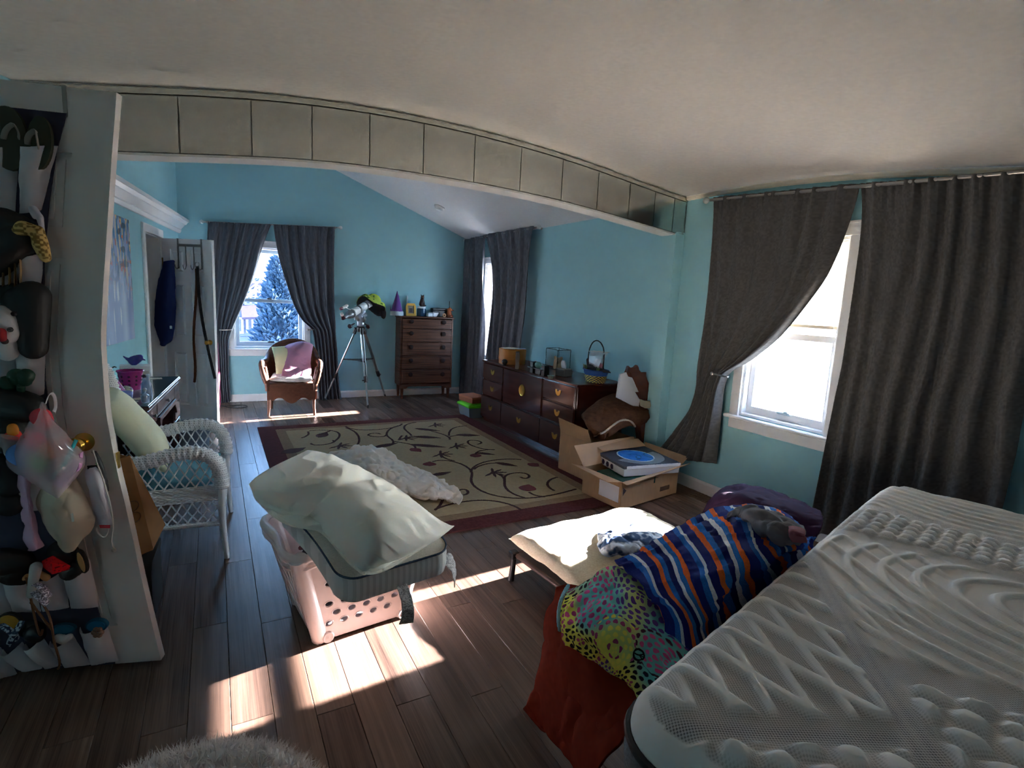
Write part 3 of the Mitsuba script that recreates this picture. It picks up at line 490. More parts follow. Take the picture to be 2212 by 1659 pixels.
# telescope on its tripod
ts = thing('telescope', 'white refractor telescope on a steel tripod in front of the far wall', 'telescope')
AP = at(779, 712, Y=7.28); blk = mat((26, 26, 28), .45); chrome = mat((178, 180, 182), .22, 1.0); tw = mat((222, 224, 228), .3); redp = mat((96, 34, 44), .4)
feet = [at(795, 882, Z=0), at(832, 853, Z=0)+[-.03, -.12, 0], np.array([1.27, 7.48, 0])]
obj('hub', lathe([(.05, -.03), (.055, 0), (.055, .03), (.035, .05)], 18, AP), blk, ts, smooth=40)
mids = []
for ft in feet:
    d = ft-AP; s = np.array([d[0], d[1], 0]); s /= np.linalg.norm(s); a = AP+s*.06; m_ = a+(ft-a)*.62; mids.append(a+(ft-a)*.42)
    side = np.cross(s, [0, 0, 1.]); lk = obj('leg', cat(tube([a+side*.013, m_+side*.013], .010, 8), tube([a-side*.013, m_-side*.013], .010, 8)), chrome, ts, smooth=40)
    obj('lower_leg', tube([m_-(m_-a)*.05, ft+(a-ft)*.03], .012, 8), chrome, lk, smooth=40); obj('clamp', tube([m_-(ft-a)*.02, m_+(ft-a)*.055], .024, 8), blk, lk); obj('foot', tube([ft+(a-ft)*.035, ft+[0, 0, .003]], [.015, .006], 8), blk, lk); obj('joint', tube([a+[0, 0, .02], a+(ft-a)*.06], .024, 8), blk, lk)
    obj('clamp_screw', tube([m_+(ft-a)*.03, m_+(ft-a)*.03+side*.045], .008, 6), blk, lk)
mc = np.mean(mids, 0); tr = Polygon([(p[0]+(p[0]-mc[0])*0, p[1]) for p in mids]).buffer(.02)
obj('tray', mv(prism(Polygon([tuple((mc+(p-mc)*f)[:2]) for i in range(3) for p, f in ((mids[i], 1.0), ((mids[i]+mids[(i+1) % 3])/2, .45))]).buffer(.012), .012), 0, 0, mc[2]), blk, ts)
mount = AP+np.array([0, 0, .05]); silver = mat((176, 186, 204), .35, .5)
obj('mount', cat(mv(blob([((0, 0, .02), .05, (-.01, 0, .12), .045), ((-.02, 0, .12), .04, (.03, .0, .19), .035)], .012), *mount), tube([mount+[-.09, -.02, .10], mount+[.07, .0, .16]], .03, 12)), silver, ts, smooth=40)
obj('gear', rot(lathe([(.045, 0), (.05, .008), (.05, .03), (.04, .036)], 18), 60, (0, 1, 0)).apply_translation(mount+[-.075, -.04, .10]), chrome, ts, smooth=40); obj('gear', rot(lathe([(.038, 0), (.042, .006), (.042, .025), (.03, .03)], 18), -70, (0, 1, 0)).apply_translation(mount+[.05, -.03, .08]), chrome, ts, smooth=40)
for a, b in (((-.09, -.03, .03), (-.15, -.06, -.0)), ((.05, -.02, .03), (.09, -.05, .0))): obj('knob', cat(tube([mount+np.array(a), mount+np.array(b)], .008, 8), tube([mount+np.array(b), mount+np.array(b)+np.array([-.012, -.012, -.01])], .028, 12)), mat((40, 22, 28), .4), ts)
t0, t1 = at(758, 678, Y=7.14), at(800, 654, Y=7.46); td = (t1-t0)/np.linalg.norm(t1-t0); ta, tb = frame_of(td)
Lt = np.linalg.norm(t1-t0)
obj('tube', to_plane(lathe([(.045, 0), (.052, .01), (.052, Lt), (.048, Lt+.001)], 28), t0, ta, tb, td), tw, ts, smooth=40)
for q in (0., .33, .68): obj('ring', to_plane(lathe([(.055, 0), (.057, .003), (.057, .028), (.055, .03)], 28), t0+td*Lt*q, ta, tb, td), mat((88, 92, 98), .4), ts, smooth=40)
obj('focuser', to_plane(lathe([(.022, -.16), (.026, -.15), (.026, -.08), (.05, -.05), (.05, .0)], 20), t0, ta, tb, td), mat((120, 126, 136), .35, .3), ts, smooth=40)
e0 = t0-td*.15; obj('eyepiece', tube([e0+td*.02, e0-td*.03, e0+np.array([-.01, -.03, .045])-td*.04], [.024, .024, .018], 12), mat((58, 26, 34), .4), ts, smooth=40); obj('eyecup', tube([e0+np.array([-.01, -.03, .043])-td*.04, e0+np.array([-.015, -.045, .07])-td*.05], .02, 12), mat((222, 222, 224), .4), ts)
f0 = t0+np.array([-.02, -.02, .125])-td*.12; obj('finder', cat(tube([f0-td*.06, f0+td*.06], [.015, .02], 12), tube([f0, t0+np.array([0, 0, .05])], .006, 6)), tw, ts, smooth=40); obj('finder_cap', tube([f0-td*.085, f0-td*.055], .02, 12), mat((92, 34, 60), .4), ts)
# sun hat hung over the telescope's front end
ht = thing('sun_hat', 'lime green patterned bucket hat with dark lining hung over the telescope end', 'hat'); hp = at(806, 657, Y=7.52)
hx = np.array([.45, .35, .82]); hx /= np.linalg.norm(hx); ha_, hb_ = frame_of(hx)
hm = lathe([(.20, -.075), (.175, -.02), (.105, .0), (.095, .055), (.07, .085), (.0, .09)], 36); vv = hm.vertices; ang_ = np.arctan2(vv[:, 1], vv[:, 0]); rr_ = np.hypot(vv[:, 0], vv[:, 1]); vv[:, 2] += np.clip((rr_-.1)/.1, 0, 1)*.03*np.sin(3*ang_+.6); hm.vertices = vv
lime = procmat('hat_cloth', lambda p, n, uv: mix(lin((176, 196, 84)), lin((70, 104, 52)), smoothstep(.66, .72, noise(p.x*38, p.y*38, p.z*38))), .85, .2)
obj('crown', to_plane(hm, hp+[.0, 0, .035], ha_, hb_, hx), lime, ht, smooth=40); hm2 = lathe([(.195, -.082), (.17, -.027), (.1, -.007), (.09, .05), (.0, .08)], 36); v2 = hm2.vertices; a2 = np.arctan2(v2[:, 1], v2[:, 0]); r2 = np.hypot(v2[:, 0], v2[:, 1]); v2[:, 2] += np.clip((r2-.1)/.1, 0, 1)*.03*np.sin(3*a2+.6); hm2.vertices = v2
obj('lining', to_plane(hm2, hp+[.0, 0, .035], ha_, hb_, hx), mat((38, 34, 34), .9), ht, smooth=40)
fl = [[hp+np.array([.02+.10*a, -.03-.04*a, -.02-.01*b]), hp+np.array([.07+.09*a, -.06-.03*a, -.06-.09*b]), hp+np.array([.08+.07*a, -.04, -.12-.13*b])] for a, b in ((0, 0), (.5, .5), (1, .6))]
obj('neck_flap', grid(patch(fl, 12, 14, 2), .004), mat((40, 30, 32), .9), ht, smooth=True)

# ================================================================== brown wicker armchair in front of the far window
def weave_brown(p, n, uv):
    a = dr.sin(p.z*620)*.5+.5; b = dr.sin((p.x+p.y)*420+3.14*dr.floor(p.z*98))*.5+.5
    return mix(lin((58, 32, 24)), lin((122, 76, 54)), dr.clip(.25+.6*a*b+.3*(noise(p.x*40, p.y*40, p.z*40)-.5), 0, 1))
procmat('brown_wicker', weave_brown, .5, .5)
BC, BA = np.array([.80, 6.86, 0]), -9.
def bl_(m): m = rot(m.copy(), BA); return mv(m, *BC)
bw = thing('wicker_armchair', 'brown wicker armchair with a white seat pad in front of the far window', 'armchair')
def roll(pts, r, n=70, rib=.004, per=.03, flat=1., sides=12):
    c = spline(pts, n); d = np.r_[0, np.cumsum(np.linalg.norm(np.diff(c, axis=0), axis=1))]; return tube(c, r+rib*np.sin(2*np.pi*d/per), sides, flat=flat)
half = [(-.265, -.26, .40), (-.30, -.27, .52), (-.315, -.24, .60), (-.30, -.06, .625), (-.275, .12, .66), (-.225, .225, .755), (-.13, .262, .815), (0, .275, .845)]
full = half+[(-x, y, z) for x, y, z in half[-2::-1]]
obj('arm_roll', bl_(roll(full, .03, 150, .0015, .02)), 'brown_wicker', bw, smooth=60)
cpts = spline(full, 61)[12:-12]; low = np.array([[q[0]*.86, min(q[1], .2)*.95, .39] for q in cpts]); Pb = np.stack([cpts+(low-cpts)*t for t in np.linspace(0, 1, 14)], 0)
obj('back_panel', bl_(grid(Pb, .012)), 'brown_wicker', bw, smooth=40)
for s in (-1, 1): obj('arm_post', bl_(tube([(s*.285, -.255, .58), (s*.262, -.25, .42), (s*.255, -.24, .30)], [.028, .03, .026], 10)), 'brown_wicker', bw, smooth=40)
obj('seat', bl_(box(-.265, .265, -.26, .22, .345, .39, .012)), 'brown_wicker', bw)
sk = [(-.26, .37)]+[(x, .185-.035*math.cos(x/.26*2*math.pi)*(1 if abs(x) < .2 else .4)+.02*(abs(x) > .2)) for x in np.linspace(-.26, .26, 27)]+[(.26, .37)]
obj('front_skirt', bl_(to_plane(prism(sk, .014), [0, -.245, 0], [1, 0, 0], [0, 0, 1], [0, -1, 0])), 'brown_wicker', bw)
for s in (-1, 1): obj('side_skirt', bl_(to_plane(prism([(-.25, .37), (-.25, .2), (0, .23), (.2, .2), (.2, .37)], .014), [s*.262, 0, 0], [0, 1, 0], [0, 0, 1], [1, 0, 0])), 'brown_wicker', bw)
for x in (-.245, .245):
    for y in (-.235, .2): obj('leg', bl_(tube([(x, y, .36), (x, y, .1), (x*1.03, y*1.03, .003)], [.02, .018, .015], 10)), 'brown_wicker', bw, smooth=40)
cush = pillow(.47, .45, .085, 30, 4, .03, 3, .012, 9); obj('seat_cushion', mv(rot(cush, BA), BC[0]-.01, BC[1]-.03, .43), mat((228, 226, 228), .9, sheen=.2), None, label='thin white seat cushion on the brown wicker armchair', cat='cushion', smooth=True)
py = pillow(.40, .40, .12, 34, 2.6, .08, 8, .01, 11); rot(py, 8, (0, 0, 1)); rot(py, 66, (1, 0, 0)); rot(py, BA); obj('throw_pillow', mv(py, BC[0]-.005, BC[1]+.03, .625), mat((204, 208, 168), .9), None, label='pale yellow throw pillow leaning in the brown wicker armchair', cat='pillow', smooth=True)
pk = [[(610, 752, .03), (632, 742, .0), (655, 739, -.01), (676, 745, -.02)], [(622, 760, -.10), (635, 757, -.13), (655, 752, -.13), (673, 762, -.10)], [(616, 785, -.16), (630, 782, -.17), (650, 782, -.17), (671, 785, -.15)], [(610, 805, -.22), (628, 804, -.24), (650, 804, -.24), (672, 803, -.22)], [(609, 817, -.25), (625, 820, -.28), (645, 815, -.28), (664, 812, -.26)]]
Pp = patch([[at(x, y, Y=6.93+o) for x, y, o in r] for r in pk], 50, 40); top = Pp[:1]+np.linspace(1, 0, 8)[:, None, None]*np.array([0, .09, -.10])[None, None]
obj('pink_blanket', grid(wrinkle(np.concatenate([top[:-1], Pp], 0), .016, 12, 4), .008), mat((178, 132, 160), .95, sheen=.6), None, label='dusty pink fleece blanket draped over the back of the brown wicker armchair', cat='blanket', smooth=True)
rg = patch([[at(x, y, Y=6.98) for x, y in r] for r in (((598, 756), (604, 757)), ((594, 764), (602, 766)), ((594, 778), (599, 776)))], 14, 8, 2); obj('rag', grid(wrinkle(rg, .01, 20, 2), .01), mat((206, 222, 228), .85), None, label='small white cloth tucked beside the yellow pillow', cat='cloth', smooth=True)
# cord on the floor
cd = [at(x, y, Z=.006) for x, y in ((470, 874), (500, 876), (528, 875), (532, 879), (515, 881), (490, 879), (478, 876))]; obj('power_cord', tube(spline(cd, 40), .005, 6), mat((22, 22, 24), .5), None, label='black power cord lying on the floor under the far left curtain', cat='cord', smooth=40)

# ================================================================== rug
rx0, rx1, ry0, ry1 = .36, 2.74, 2.93, 6.10
pile = procmat('rug_field', lambda p, n, uv: mix(lin((142, 126, 98)), lin((166, 150, 120)), fbm(p.x*60, p.y*60)*.6+.4*fbm(p.x*3, p.y*3)), .95, .1)
pileb = procmat('rug_band', lambda p, n, uv: mix(lin((118, 98, 76)), lin((138, 116, 92)), fbm(p.x*60, p.y*60)), .95, .1)
piled = procmat('rug_edge', lambda p, n, uv: mix(lin((66, 36, 38)), lin((88, 52, 52)), fbm(p.x*70, p.y*70)), .95, .1)
rg = thing('area_rug', 'large beige rug with dark vines, leaves and a maroon border on the plank floor', 'rug')
def ring(a, b, h):
    o, i = Polygon([(rx0+a, ry0+a), (rx1-a, ry0+a), (rx1-a, ry1-a), (rx0+a, ry1-a)]), Polygon([(rx0+b, ry0+b), (rx1-b, ry0+b), (rx1-b, ry1-b), (rx0+b, ry1-b)]); return mv(prism(o.difference(i), h), 0, 0, .001)
obj('border', ring(0, .16, .011), piled, rg); obj('border_band', ring(.16, .25, .0112), pileb, rg); obj('field', box(rx0+.25, rx1-.25, ry0+.25, ry1-.25, .001, .012), pile, rg)
dk, dk2 = mat((58, 34, 34), .95), mat((92, 44, 48), .95)
zp = lambda X, Y: at(570+X/2.949, 890+Y/2.949, Z=.013)
def inr(c): return c[(c[:, 0] > rx0+.05) & (c[:, 0] < rx1-.05) & (c[:, 1] > ry0+.05) & (c[:, 1] < ry1-.05)]
vines = [[(1090, 620), (1250, 575), (1450, 565), (1570, 590), (1640, 625)], [(1075, 315), (1150, 308), (1240, 325), (1300, 355), (1325, 385), (1320, 430), (1350, 480), (1430, 520), (1550, 545), (1680, 548), (1830, 530), (1990, 490)],
 [(1320, 385), (1345, 345), (1420, 315), (1550, 300), (1640, 303)], [(1340, 365), (1400, 335), (1480, 325), (1525, 328)], [(1490, 395), (1530, 425), (1535, 470), (1570, 510), (1660, 545)], [(1535, 430), (1550, 400), (1600, 388), (1660, 390), (1690, 408), (1670, 422), (1635, 415)],
 [(1690, 510), (1730, 530), (1790, 540)], [(1870, 415), (1815, 440), (1810, 470), (1850, 500)], [(240, 165), (275, 150), (280, 125)], [(290, 120), (380, 115), (450, 122), (482, 145), (470, 170), (440, 195)], [(520, 100), (560, 115), (600, 150), (605, 190), (590, 215)],
 [(870, 85), (820, 100), (785, 130), (785, 150), (815, 175), (820, 200), (790, 212)], [(970, 66), (910, 80), (895, 105), (920, 130), (940, 150)], [(820, 185), (880, 195), (930, 205), (965, 230)], [(780, 145), (740, 158), (690, 155), (665, 145), (700, 135), (740, 140)],
 [(1030, 110), (1100, 130), (1160, 150), (1185, 175)], [(1180, 150), (1190, 115), (1230, 95), (1290, 88)], [(1180, 160), (1220, 150), (1290, 148)], [(1470, 240), (1400, 235), (1330, 215), (1300, 195), (1315, 180), (1360, 182), (1385, 195), (1360, 205)], [(1350, 270), (1375, 248), (1430, 240)],
 [(1130, 275), (1170, 300), (1215, 312)], [(370, 145), (395, 130), (430, 118)], [(300, 200), (330, 210), (400, 205), (440, 180)], [(1090, 625), (1130, 580), (1140, 545)], [(520, 90), (600, 112), (740, 110), (880, 75)], [(1235, 500), (1285, 495), (1300, 512), (1270, 528)], [(880, 150), (860, 175)]]
for v in vines:
    c = inr(spline([zp(*q) for q in v], 36)); 
    if len(c) > 3: obj('vine', tube(c, .011, 6, flat=.12), dk, rg, smooth=40)
def leafm(c, ang, L, W, z=.0135):
    t = np.linspace(0, 1, 9); w = W*np.sin(np.pi*t**.8); o = np.r_[np.stack([t*L-L/2, w], 1), np.stack([t*L-L/2, -w], 1)[-2:0:-1]]; m = prism(o, .0015); rot(m, ang); return mv(m, c[0], c[1], z-.0015)
for X, Y, a, L, W in [(375, 145, 60, .22, .06), (775, 212, 20, .3, .045), (970, 242, -70, .16, .055), (1040, 112, -40, .3, .04), (1040, 160, -30, .3, .045), (1045, 215, -35, .38, .045), (1300, 147, -25, .26, .05), (1350, 275, 60, .14, .055), (1410, 265, -40, .2, .03), (1055, 330, 70, .13, .06), (1545, 333, -50, .22, .035), (1680, 482, 55, .16, .07), (1130, 393, 10, .2, .035), (1720, 335, 20, .12, .06), (190, 245, 30, .26, .07)]:
    c = zp(X, Y); obj('leaf', leafm(c, a, L, W), dk2 if L < .2 else dk, rg)
for X, Y in [(480, 215), (905, 165), (1090, 82), (1460, 385), (1125, 268), (1225, 216)]:
    c = zp(X, Y); m = [leafm(c+[.05*math.cos(a)*s, .05*math.sin(a)*s, 0], math.degrees(a), .10, .013) for a in np.linspace(-2.6, 1.2, 6) for s in (.5, 1.5)]; obj('blossom', cat(m), dk, rg)

# ================================================================== long dresser
DX, Dy0, Dy1, DZ = 2.845, 3.885, 5.83, .745
zq = lambda X, Y: at(960+X/3.687, 680+Y/3.687, X=DX)
ds = thing('dresser', 'long low mahogany dresser with brass pulls along the right wall', 'dresser')
obj('carcass', cat(box(DX+.014, XR-.02, Dy0, Dy0+.022, .03, DZ-.02, .002), box(DX+.014, XR-.02, Dy1-.022, Dy1, .03, DZ-.02, .002), box(DX+.02, XR-.02, Dy0+.02, Dy1-.02, .04, DZ-.03), box(DX+.03, XR-.03, Dy0+.02, Dy1-.02, 0, .05)), 'mahogany', ds)
obj('top', box(DX-.008, XR-.02, Dy0-.012, Dy1+.012, DZ-.024, DZ, .005), 'mahogany', ds)
ya, yb = zq(780, 600)[1], zq(465, 560)[1]; zl = .315
def drawer(y0, y1, z0, z1, pull=None, proud=0., bs='mahogany'):
    k = obj('drawer', box(DX-proud, DX+.018, y0+.004, y1-.004, z0+.004, z1-.004, .004), bs, ds)
    if pull == 'half':
        o = [(math.cos(a)*.046, math.sin(a)*.058) for a in np.linspace(math.pi, 2*math.pi, 15)]; o = o+[(.020, 0), (.012, -.016), (-.012, -.016), (-.020, 0)]
        obj('pull', to_plane(prism(o, .005), [DX-proud, (y0+y1)/2, z0+(z1-z0)*.66], [0, -1, 0], [0, 0, 1], [-1, 0, 0]), brass_d, k)
    if pull == 'ring':
        obj('pull', to_plane(lathe([(.060, 0), (.064, .004), (.058, .009), (.048, .005), (.0, .007)], 26), [DX-proud, (y0+y1)/2-.02, z0+(z1-z0)*.52], [0, -1, 0], [0, 0, 1], [-1, 0, 0]), brass_d, k, smooth=40)
    return k
brass_d = mat((196, 158, 74), .25, 1.0)
for y0, y1, sp in ((yb, Dy1-.006, 3), (ya, yb, 2), (Dy0+.006, ya, 3)):
    drawer(y0, y1, .05, zl, 'half', .012, 'mahogany_dull')
    if sp == 3:
        drawer(y0, y1, zl+.012, .515, 'half'); drawer(y0, y1, .525, DZ-.03, 'half')
    else: drawer(y0, y1, zl+.012, DZ-.03, 'ring')
for y in (ya, yb, Dy0+.012):
    for d in (-.009, .009): obj('moulding', box(DX-.008, DX+.006, y+d-.003, y+d+.003, zl+.012, DZ-.028, .002), 'mahogany', ds)
for z in (zl+.008, .52): obj('moulding', box(DX-.008, DX+.006, Dy0+.01, ya-.01, z-.003, z+.003, .002), 'mahogany', ds)
obj('moulding', box(DX-.010, DX+.006, Dy0+.005, Dy1-.005, zl, zl+.008, .002), 'mahogany', ds)
# things on the dresser (base points read on its top)
def ond(px, py): q = at(px, py, Z=DZ); return q
hb = ond(1101, 785)+[.03, 0, 0]; k = thing('hat_box', 'round orange-brown band box with papers on its lid at the left end of the dresser', 'box'); R_ = .155; Hh = .175
obj('body', lathe([(R_-.002, 0), (R_, .004), (R_, Hh*.3)], 44, hb), mat((176, 108, 46), .55), k, smooth=40); obj('lid', lathe([(R_+.004, Hh*.3), (R_+.004, Hh-.004), (R_, Hh)], 44, hb), mat((192, 122, 52), .5), k, smooth=40)
for i, (a, b, r_, c) in enumerate([(-.02, .02, 12, (214, 206, 214)), (.05, -.06, -20, (190, 200, 222)), (-.06, -.06, 40, (220, 210, 196))]):
    m = rot(box(-.10, .10, -.07, .07, 0, .002), r_); obj('paper', mv(m, hb[0]+a*.7, hb[1]+b*.7, hb[2]+Hh+.001+.0022*i), mat(c, .6), None, label=['white paper with red print lying on the orange band box', 'pale blue leaflet hanging over the edge of the orange band box', 'cream card lying on the orange band box'][i], cat='paper', group=None)
q = ond(1122, 797)+[-.03, .0, 0]; k = thing('picture_block', 'upright black block with a white figure on its face, beside the orange band box', 'ornament'); 
kb_ = lambda m: mv(rot(m, 60), *q); obj('block', kb_(box(-.055, .055, -.02, .02, 0, .185, .003)), mat((20, 20, 22), .35), k)
obj('figure', kb_(cat(box(-.008, .008, -.022, -.019, .10, .155, .003), box(-.006, .006, -.022, -.019, .03, .06, .002))), mat((200, 204, 206), .4), k)
q = ond(1093, 789)+[-.03, -.02, 0]; k = thing('crystal_ball', 'dark round ornament in front of the orange band box', 'ornament'); obj('ball', mv(trimesh.creation.icosphere(3, .032), q[0], q[1], q[2]+.042), mat((24, 22, 22), .2), k, smooth=True); obj('stand', lathe([(.022, 0), (.024, .006), (.014, .012), (.02, .018)], 16, q), mat((30, 24, 22), .5), k)
q = ond(1150, 802)+[.03, 0, 0]; k = thing('egg_ornament', 'white patterned egg on a small stand on the dresser', 'ornament'); obj('egg', lathe([(.002, .03), (.02, .036), (.031, .06), (.028, .085), (.016, .105), (.001, .112)], 20, q), procmat('egg_glaze', lambda p, n, uv: mix(lin((216, 214, 216)), lin((120, 110, 118)), smoothstep(.55, .65, noise(p.x*80, p.y*80, p.z*80))), .3), k, smooth=40); obj('stand', lathe([(.024, 0), (.022, .006), (.010, .014), (.016, .032), (.014, .036)], 18, q), mat((206, 206, 210), .35), k)
tp = ond(1166, 808)+[-.02, -.02, 0]; k = thing('display_stand', 'low black lacquer stand with stepped ends on the dresser', 'stand'); 
for a in (-.11, .11): obj('end_block', box(tp[0]-.03, tp[0]+.03, tp[1]+a-.028, tp[1]+a+.028, DZ, DZ+.115-.01*(a < 0), .003), mat((14, 14, 15), .3), k)
obj('shelf', box(tp[0]-.05, tp[0]+.03, tp[1]-.12, tp[1]+.16, DZ+.055, DZ+.066, .003), mat((16, 16, 18), .3), k); obj('foot', box(tp[0]-.02, tp[0]+.02, tp[1]-.05, tp[1]+.05, DZ, DZ+.055, .003), mat((14, 14, 15), .3), k)
k = thing('glass_float', 'pale green glass egg lying on the black lacquer stand', 'ornament'); gm_ = lathe([(.001, -.05), (.018, -.042), (.03, -.02), (.033, 0), (.03, .02), (.018, .042), (.001, .05)], 20); rot(gm_, 90, (1, 0, 0)); obj('egg', mv(gm_, tp[0]-.035, tp[1]-.03, DZ+.10), mat((96, 150, 138), .08, spec=.7), k, smooth=40)
gb = ond(1181, 797)+[.14, .0, 0]; k = thing('terrarium', 'glass box with dark metal edges holding a piece of coral, behind the black stand', 'display case'); gx, gy_, gz_ = .085, .115, .22
cn = [np.array([gb[0]+a*gx, gb[1]+b*gy_, DZ+c]) for a in (-1, 1) for b in (-1, 1) for c in (.004, gz_)]
ed = [(i, j) for i in range(8) for j in range(i) if bin(i ^ j).count('1') == 1]; obj('edges', cat([tube([cn[i], cn[j]], .0032, 5) for i, j in ed]), mat((30, 38, 34), .4, .6), k)
for a, b in ((0, 3), (4, 7)): pass
for f in ((0, 1, 3, 2), (4, 5, 7, 6), (0, 1, 5, 4), (2, 3, 7, 6)): obj('pane', tm([cn[i] for i in f], [[0, 1, 2, 3]]), 'clear_pane', k)
cr = blob([((0, 0, .02), .05, (0, .01, .07), .04)]+[((0, 0, .06), .025, (.03*math.cos(i*1.3), .07*math.sin(i*1.9), .10+.02*math.sin(i*2.3)), .017) for i in range(7)], .008); obj('coral', mv(cr, gb[0], gb[1], DZ+.005), mat((186, 150, 116), .8), None, label='tan branched coral inside the glass box on the dresser', cat='coral', smooth=True)
q = ond(1214, 812)+[.02, 0, 0]; k = thing('tissue_box', 'grey tissue box with a white tissue standing out of it on the dresser', 'tissue box'); obj('box', mv(rot(box(-.062, .062, -.062, .062, 0, .075, .006), 12), *q), mat((110, 104, 100), .6), k)
ti = patch([[q+np.array([0, -.04, .07]), q+np.array([.0, .0, .075]), q+np.array([0, .035, .07])], [q+np.array([-.01, -.035, .10]), q+np.array([.02, 0, .105]), q+np.array([-.01, .045, .115])], [q+np.array([-.01, -.01, .15]), q+np.array([.01, .015, .155]), q+np.array([-.015, .03, .15])]], 14, 14, 2); obj('tissue', grid(ti, .002), mat((214, 214, 222), .8), k, smooth=True)
q = ond(1180, 818)+[.05, 0, 0]; k = thing('glass_dish', 'small clear glass dish at the front edge of the dresser', 'dish'); obj('dish', lathe([(.02, 0), (.022, .003), (.036, .03), (.033, .03), (.02, .006), (0, .005)], 20, q), mat((120, 132, 128), .1, spec=.8), k, smooth=40)
# basket with a tall black handle
bk = ond(1276, 826)+[.05, .0, 0]; k = thing('basket', 'blue and yellow woven basket with a tall black handle on the dresser', 'basket')
def ovl(rx, ry, z, n=40, o=bk): th = np.linspace(0, 2*np.pi, n, endpoint=False); return np.stack([o[0]+rx*np.cos(th), o[1]+ry*np.sin(th), o[2]+z+0*th], 1)
def wallring(prof, o=bk):
    P = np.array([np.vstack([ovl(rx, ry, z, o=o), ovl(rx, ry, z, o=o)[:1]]) for rx, ry, z in prof]); return grid(P, -.005)
obj('blue_weave', wallring([(.088, .128, .072), (.094, .138, .095), (.098, .146, .118)]), mat((36, 74, 138), .7), k, smooth=40)
for i in range(6):
    z = .008+.011*i; w = .066+.022*z/.075; n_ = 34
    for j in range(2):
        th = np.linspace(0, 2*np.pi, n_*3, endpoint=False); r = 1+.028*np.sin(th*n_/2*1+np.pi*i+np.pi*j)
        obj('strand', tube(np.stack([bk[0]+(w)*r*np.cos(th), bk[1]+(w+.038)*r*np.sin(th), bk[2]+z+.0*th], 1), .0045, 5, closed=True), mat((206, 180, 84) if j else (34, 44, 66), .7), k)
obj('bottom', lathe([(.07, 0), (.07, .006)], 24, bk), mat((120, 100, 60), .8), k); obj('rim', tube(ovl(.099, .148, .120), .006, 6, closed=True), mat((32, 62, 118), .6), k, smooth=40)
hd = spline([bk+np.array([0, .125, .11]), bk+np.array([0, .13, .22]), bk+np.array([0, .112, .32]), bk+np.array([0, .05, .385]), bk+np.array([0, -.02, .385]), bk+np.array([0, -.085, .33]), bk+np.array([0, -.105, .22]), bk+np.array([0, -.115, .11])], 50); obj('handle', tube(hd, .0055, 8), mat((18, 18, 20), .5), k, smooth=40)
scene['clear_plastic'] = {'type': 'principledthin', 'base_color': {'type': 'rgb', 'value': [.86, .88, .9]}, 'roughness': .22, 'spec_trans': .75, 'diff_trans': .5, 'eta': 1.35}
zb = bk+np.array([.0, -.015, .125]); k = thing('zip_bag', 'clear zip bag standing in the blue and yellow basket', 'plastic bag')
zp_ = patch([[zb+np.array([-.01, y*.7, -.03]) for y in (.09, .03, -.03, -.09)], [zb+np.array([-.035, y*.9, .06]) for y in (.09, .03, -.03, -.09)], [zb+np.array([-.02, y, .13]) for y in (.1, .03, -.03, -.1)], [zb+np.array([0, y*1.1, .165]) for y in (.1, .03, -.03, -.1)]], 24, 24); obj('front', grid(wrinkle(zp_, .016, 14, 5)), 'clear_plastic', k, smooth=True); obj('back', grid(wrinkle(zp_+np.array([.03, 0, 0]), .012, 14, 8)), 'clear_plastic', k, smooth=True)
obj('zip_strip', tube([zb+np.array([0, .15, .155]), zb+np.array([0, 0, .170]), zb+np.array([0, -.16, .175])], .006, 6, flat=.5), mat((214, 214, 208), .4), k); obj('sweets', mv(blob([((0, 0, 0), .03, (0, -.03, .03), .022)]), *(zb+[0.005, -.03, .02])), mat((170, 110, 130), .5), k, smooth=True)
k = thing('witch_hat_brim', 'dark folded hat with a pointed brim lying in the blue and yellow basket', 'hat'); q = bk+np.array([-.02, .0, .125])
obj('brim', mv(blob([((0, .10, .0), .02, (0, -.10, -.0), .02), ((0, -.10, .0), .018, (0, -.235, -.0), .004), ((0, .09, .03), .018, (0, .105, .075), .018), ((0, .06, .02), .03, (0, -.06, .005), .02)], .01), *q), mat((34, 28, 32), .85), k, smooth=True)
for i, y in enumerate((.11, .085, -.09)): obj('grass_tuft', mv(blob([((0, 0, 0), .012, (-.01, .008, .03), .004), ((0, 0, 0), .012, (.012, -.012, .025), .004)]), *(bk+np.array([-.05, y, .125]))), mat((70, 96, 60) if i else (150, 140, 100), .8), None, label=['tan tuft at the left rim of the woven basket', 'green tuft inside the left rim of the woven basket', 'green tuft at the right rim of the woven basket'][i], cat='decoration', smooth=True)
# bin with a lime lid and a box on it, at the dresser's far end
gb = at(1012, 902, Z=0); k = thing('storage_bin', 'clear plastic bin with a lime green lid on the floor beside the dresser', 'storage bin')
obj('tub', hull([[gb[0]+.10+a*(.11+s), gb[1]+.10+b*(.15+s), z] for a in (-1, 1) for b in (-1, 1) for z, s in ((0.002, 0), (.13, .02))]), mat((112, 128, 136), .2), k)
obj('lid', mv(pillow(.29, .37, .05, 24, 6, .0, 1, .004, 20), gb[0]+.10, gb[1]+.10, .152), mat((92, 200, 36), .4), k, smooth=True); obj('lid_rim', box(gb[0]-.045, gb[0]+.245, gb[1]-.09, gb[1]+.29, .128, .146, .008), mat((80, 186, 30), .4), k)
k = thing('shoe_box', 'flat orange-brown box lying on the lime green lid beside the dresser', 'box'); obj('box', mv(rot(box(-.11, .11, -.16, .16, .0, .05, .003), 8), gb[0]+.115, gb[1]+.14, .178), mat((150, 84, 58), .6), k); obj('lid', mv(rot(box(-.113, .113, -.163, .163, .05, .078, .003), 8), gb[0]+.115, gb[1]+.14, .178), mat((160, 92, 64), .6), k)

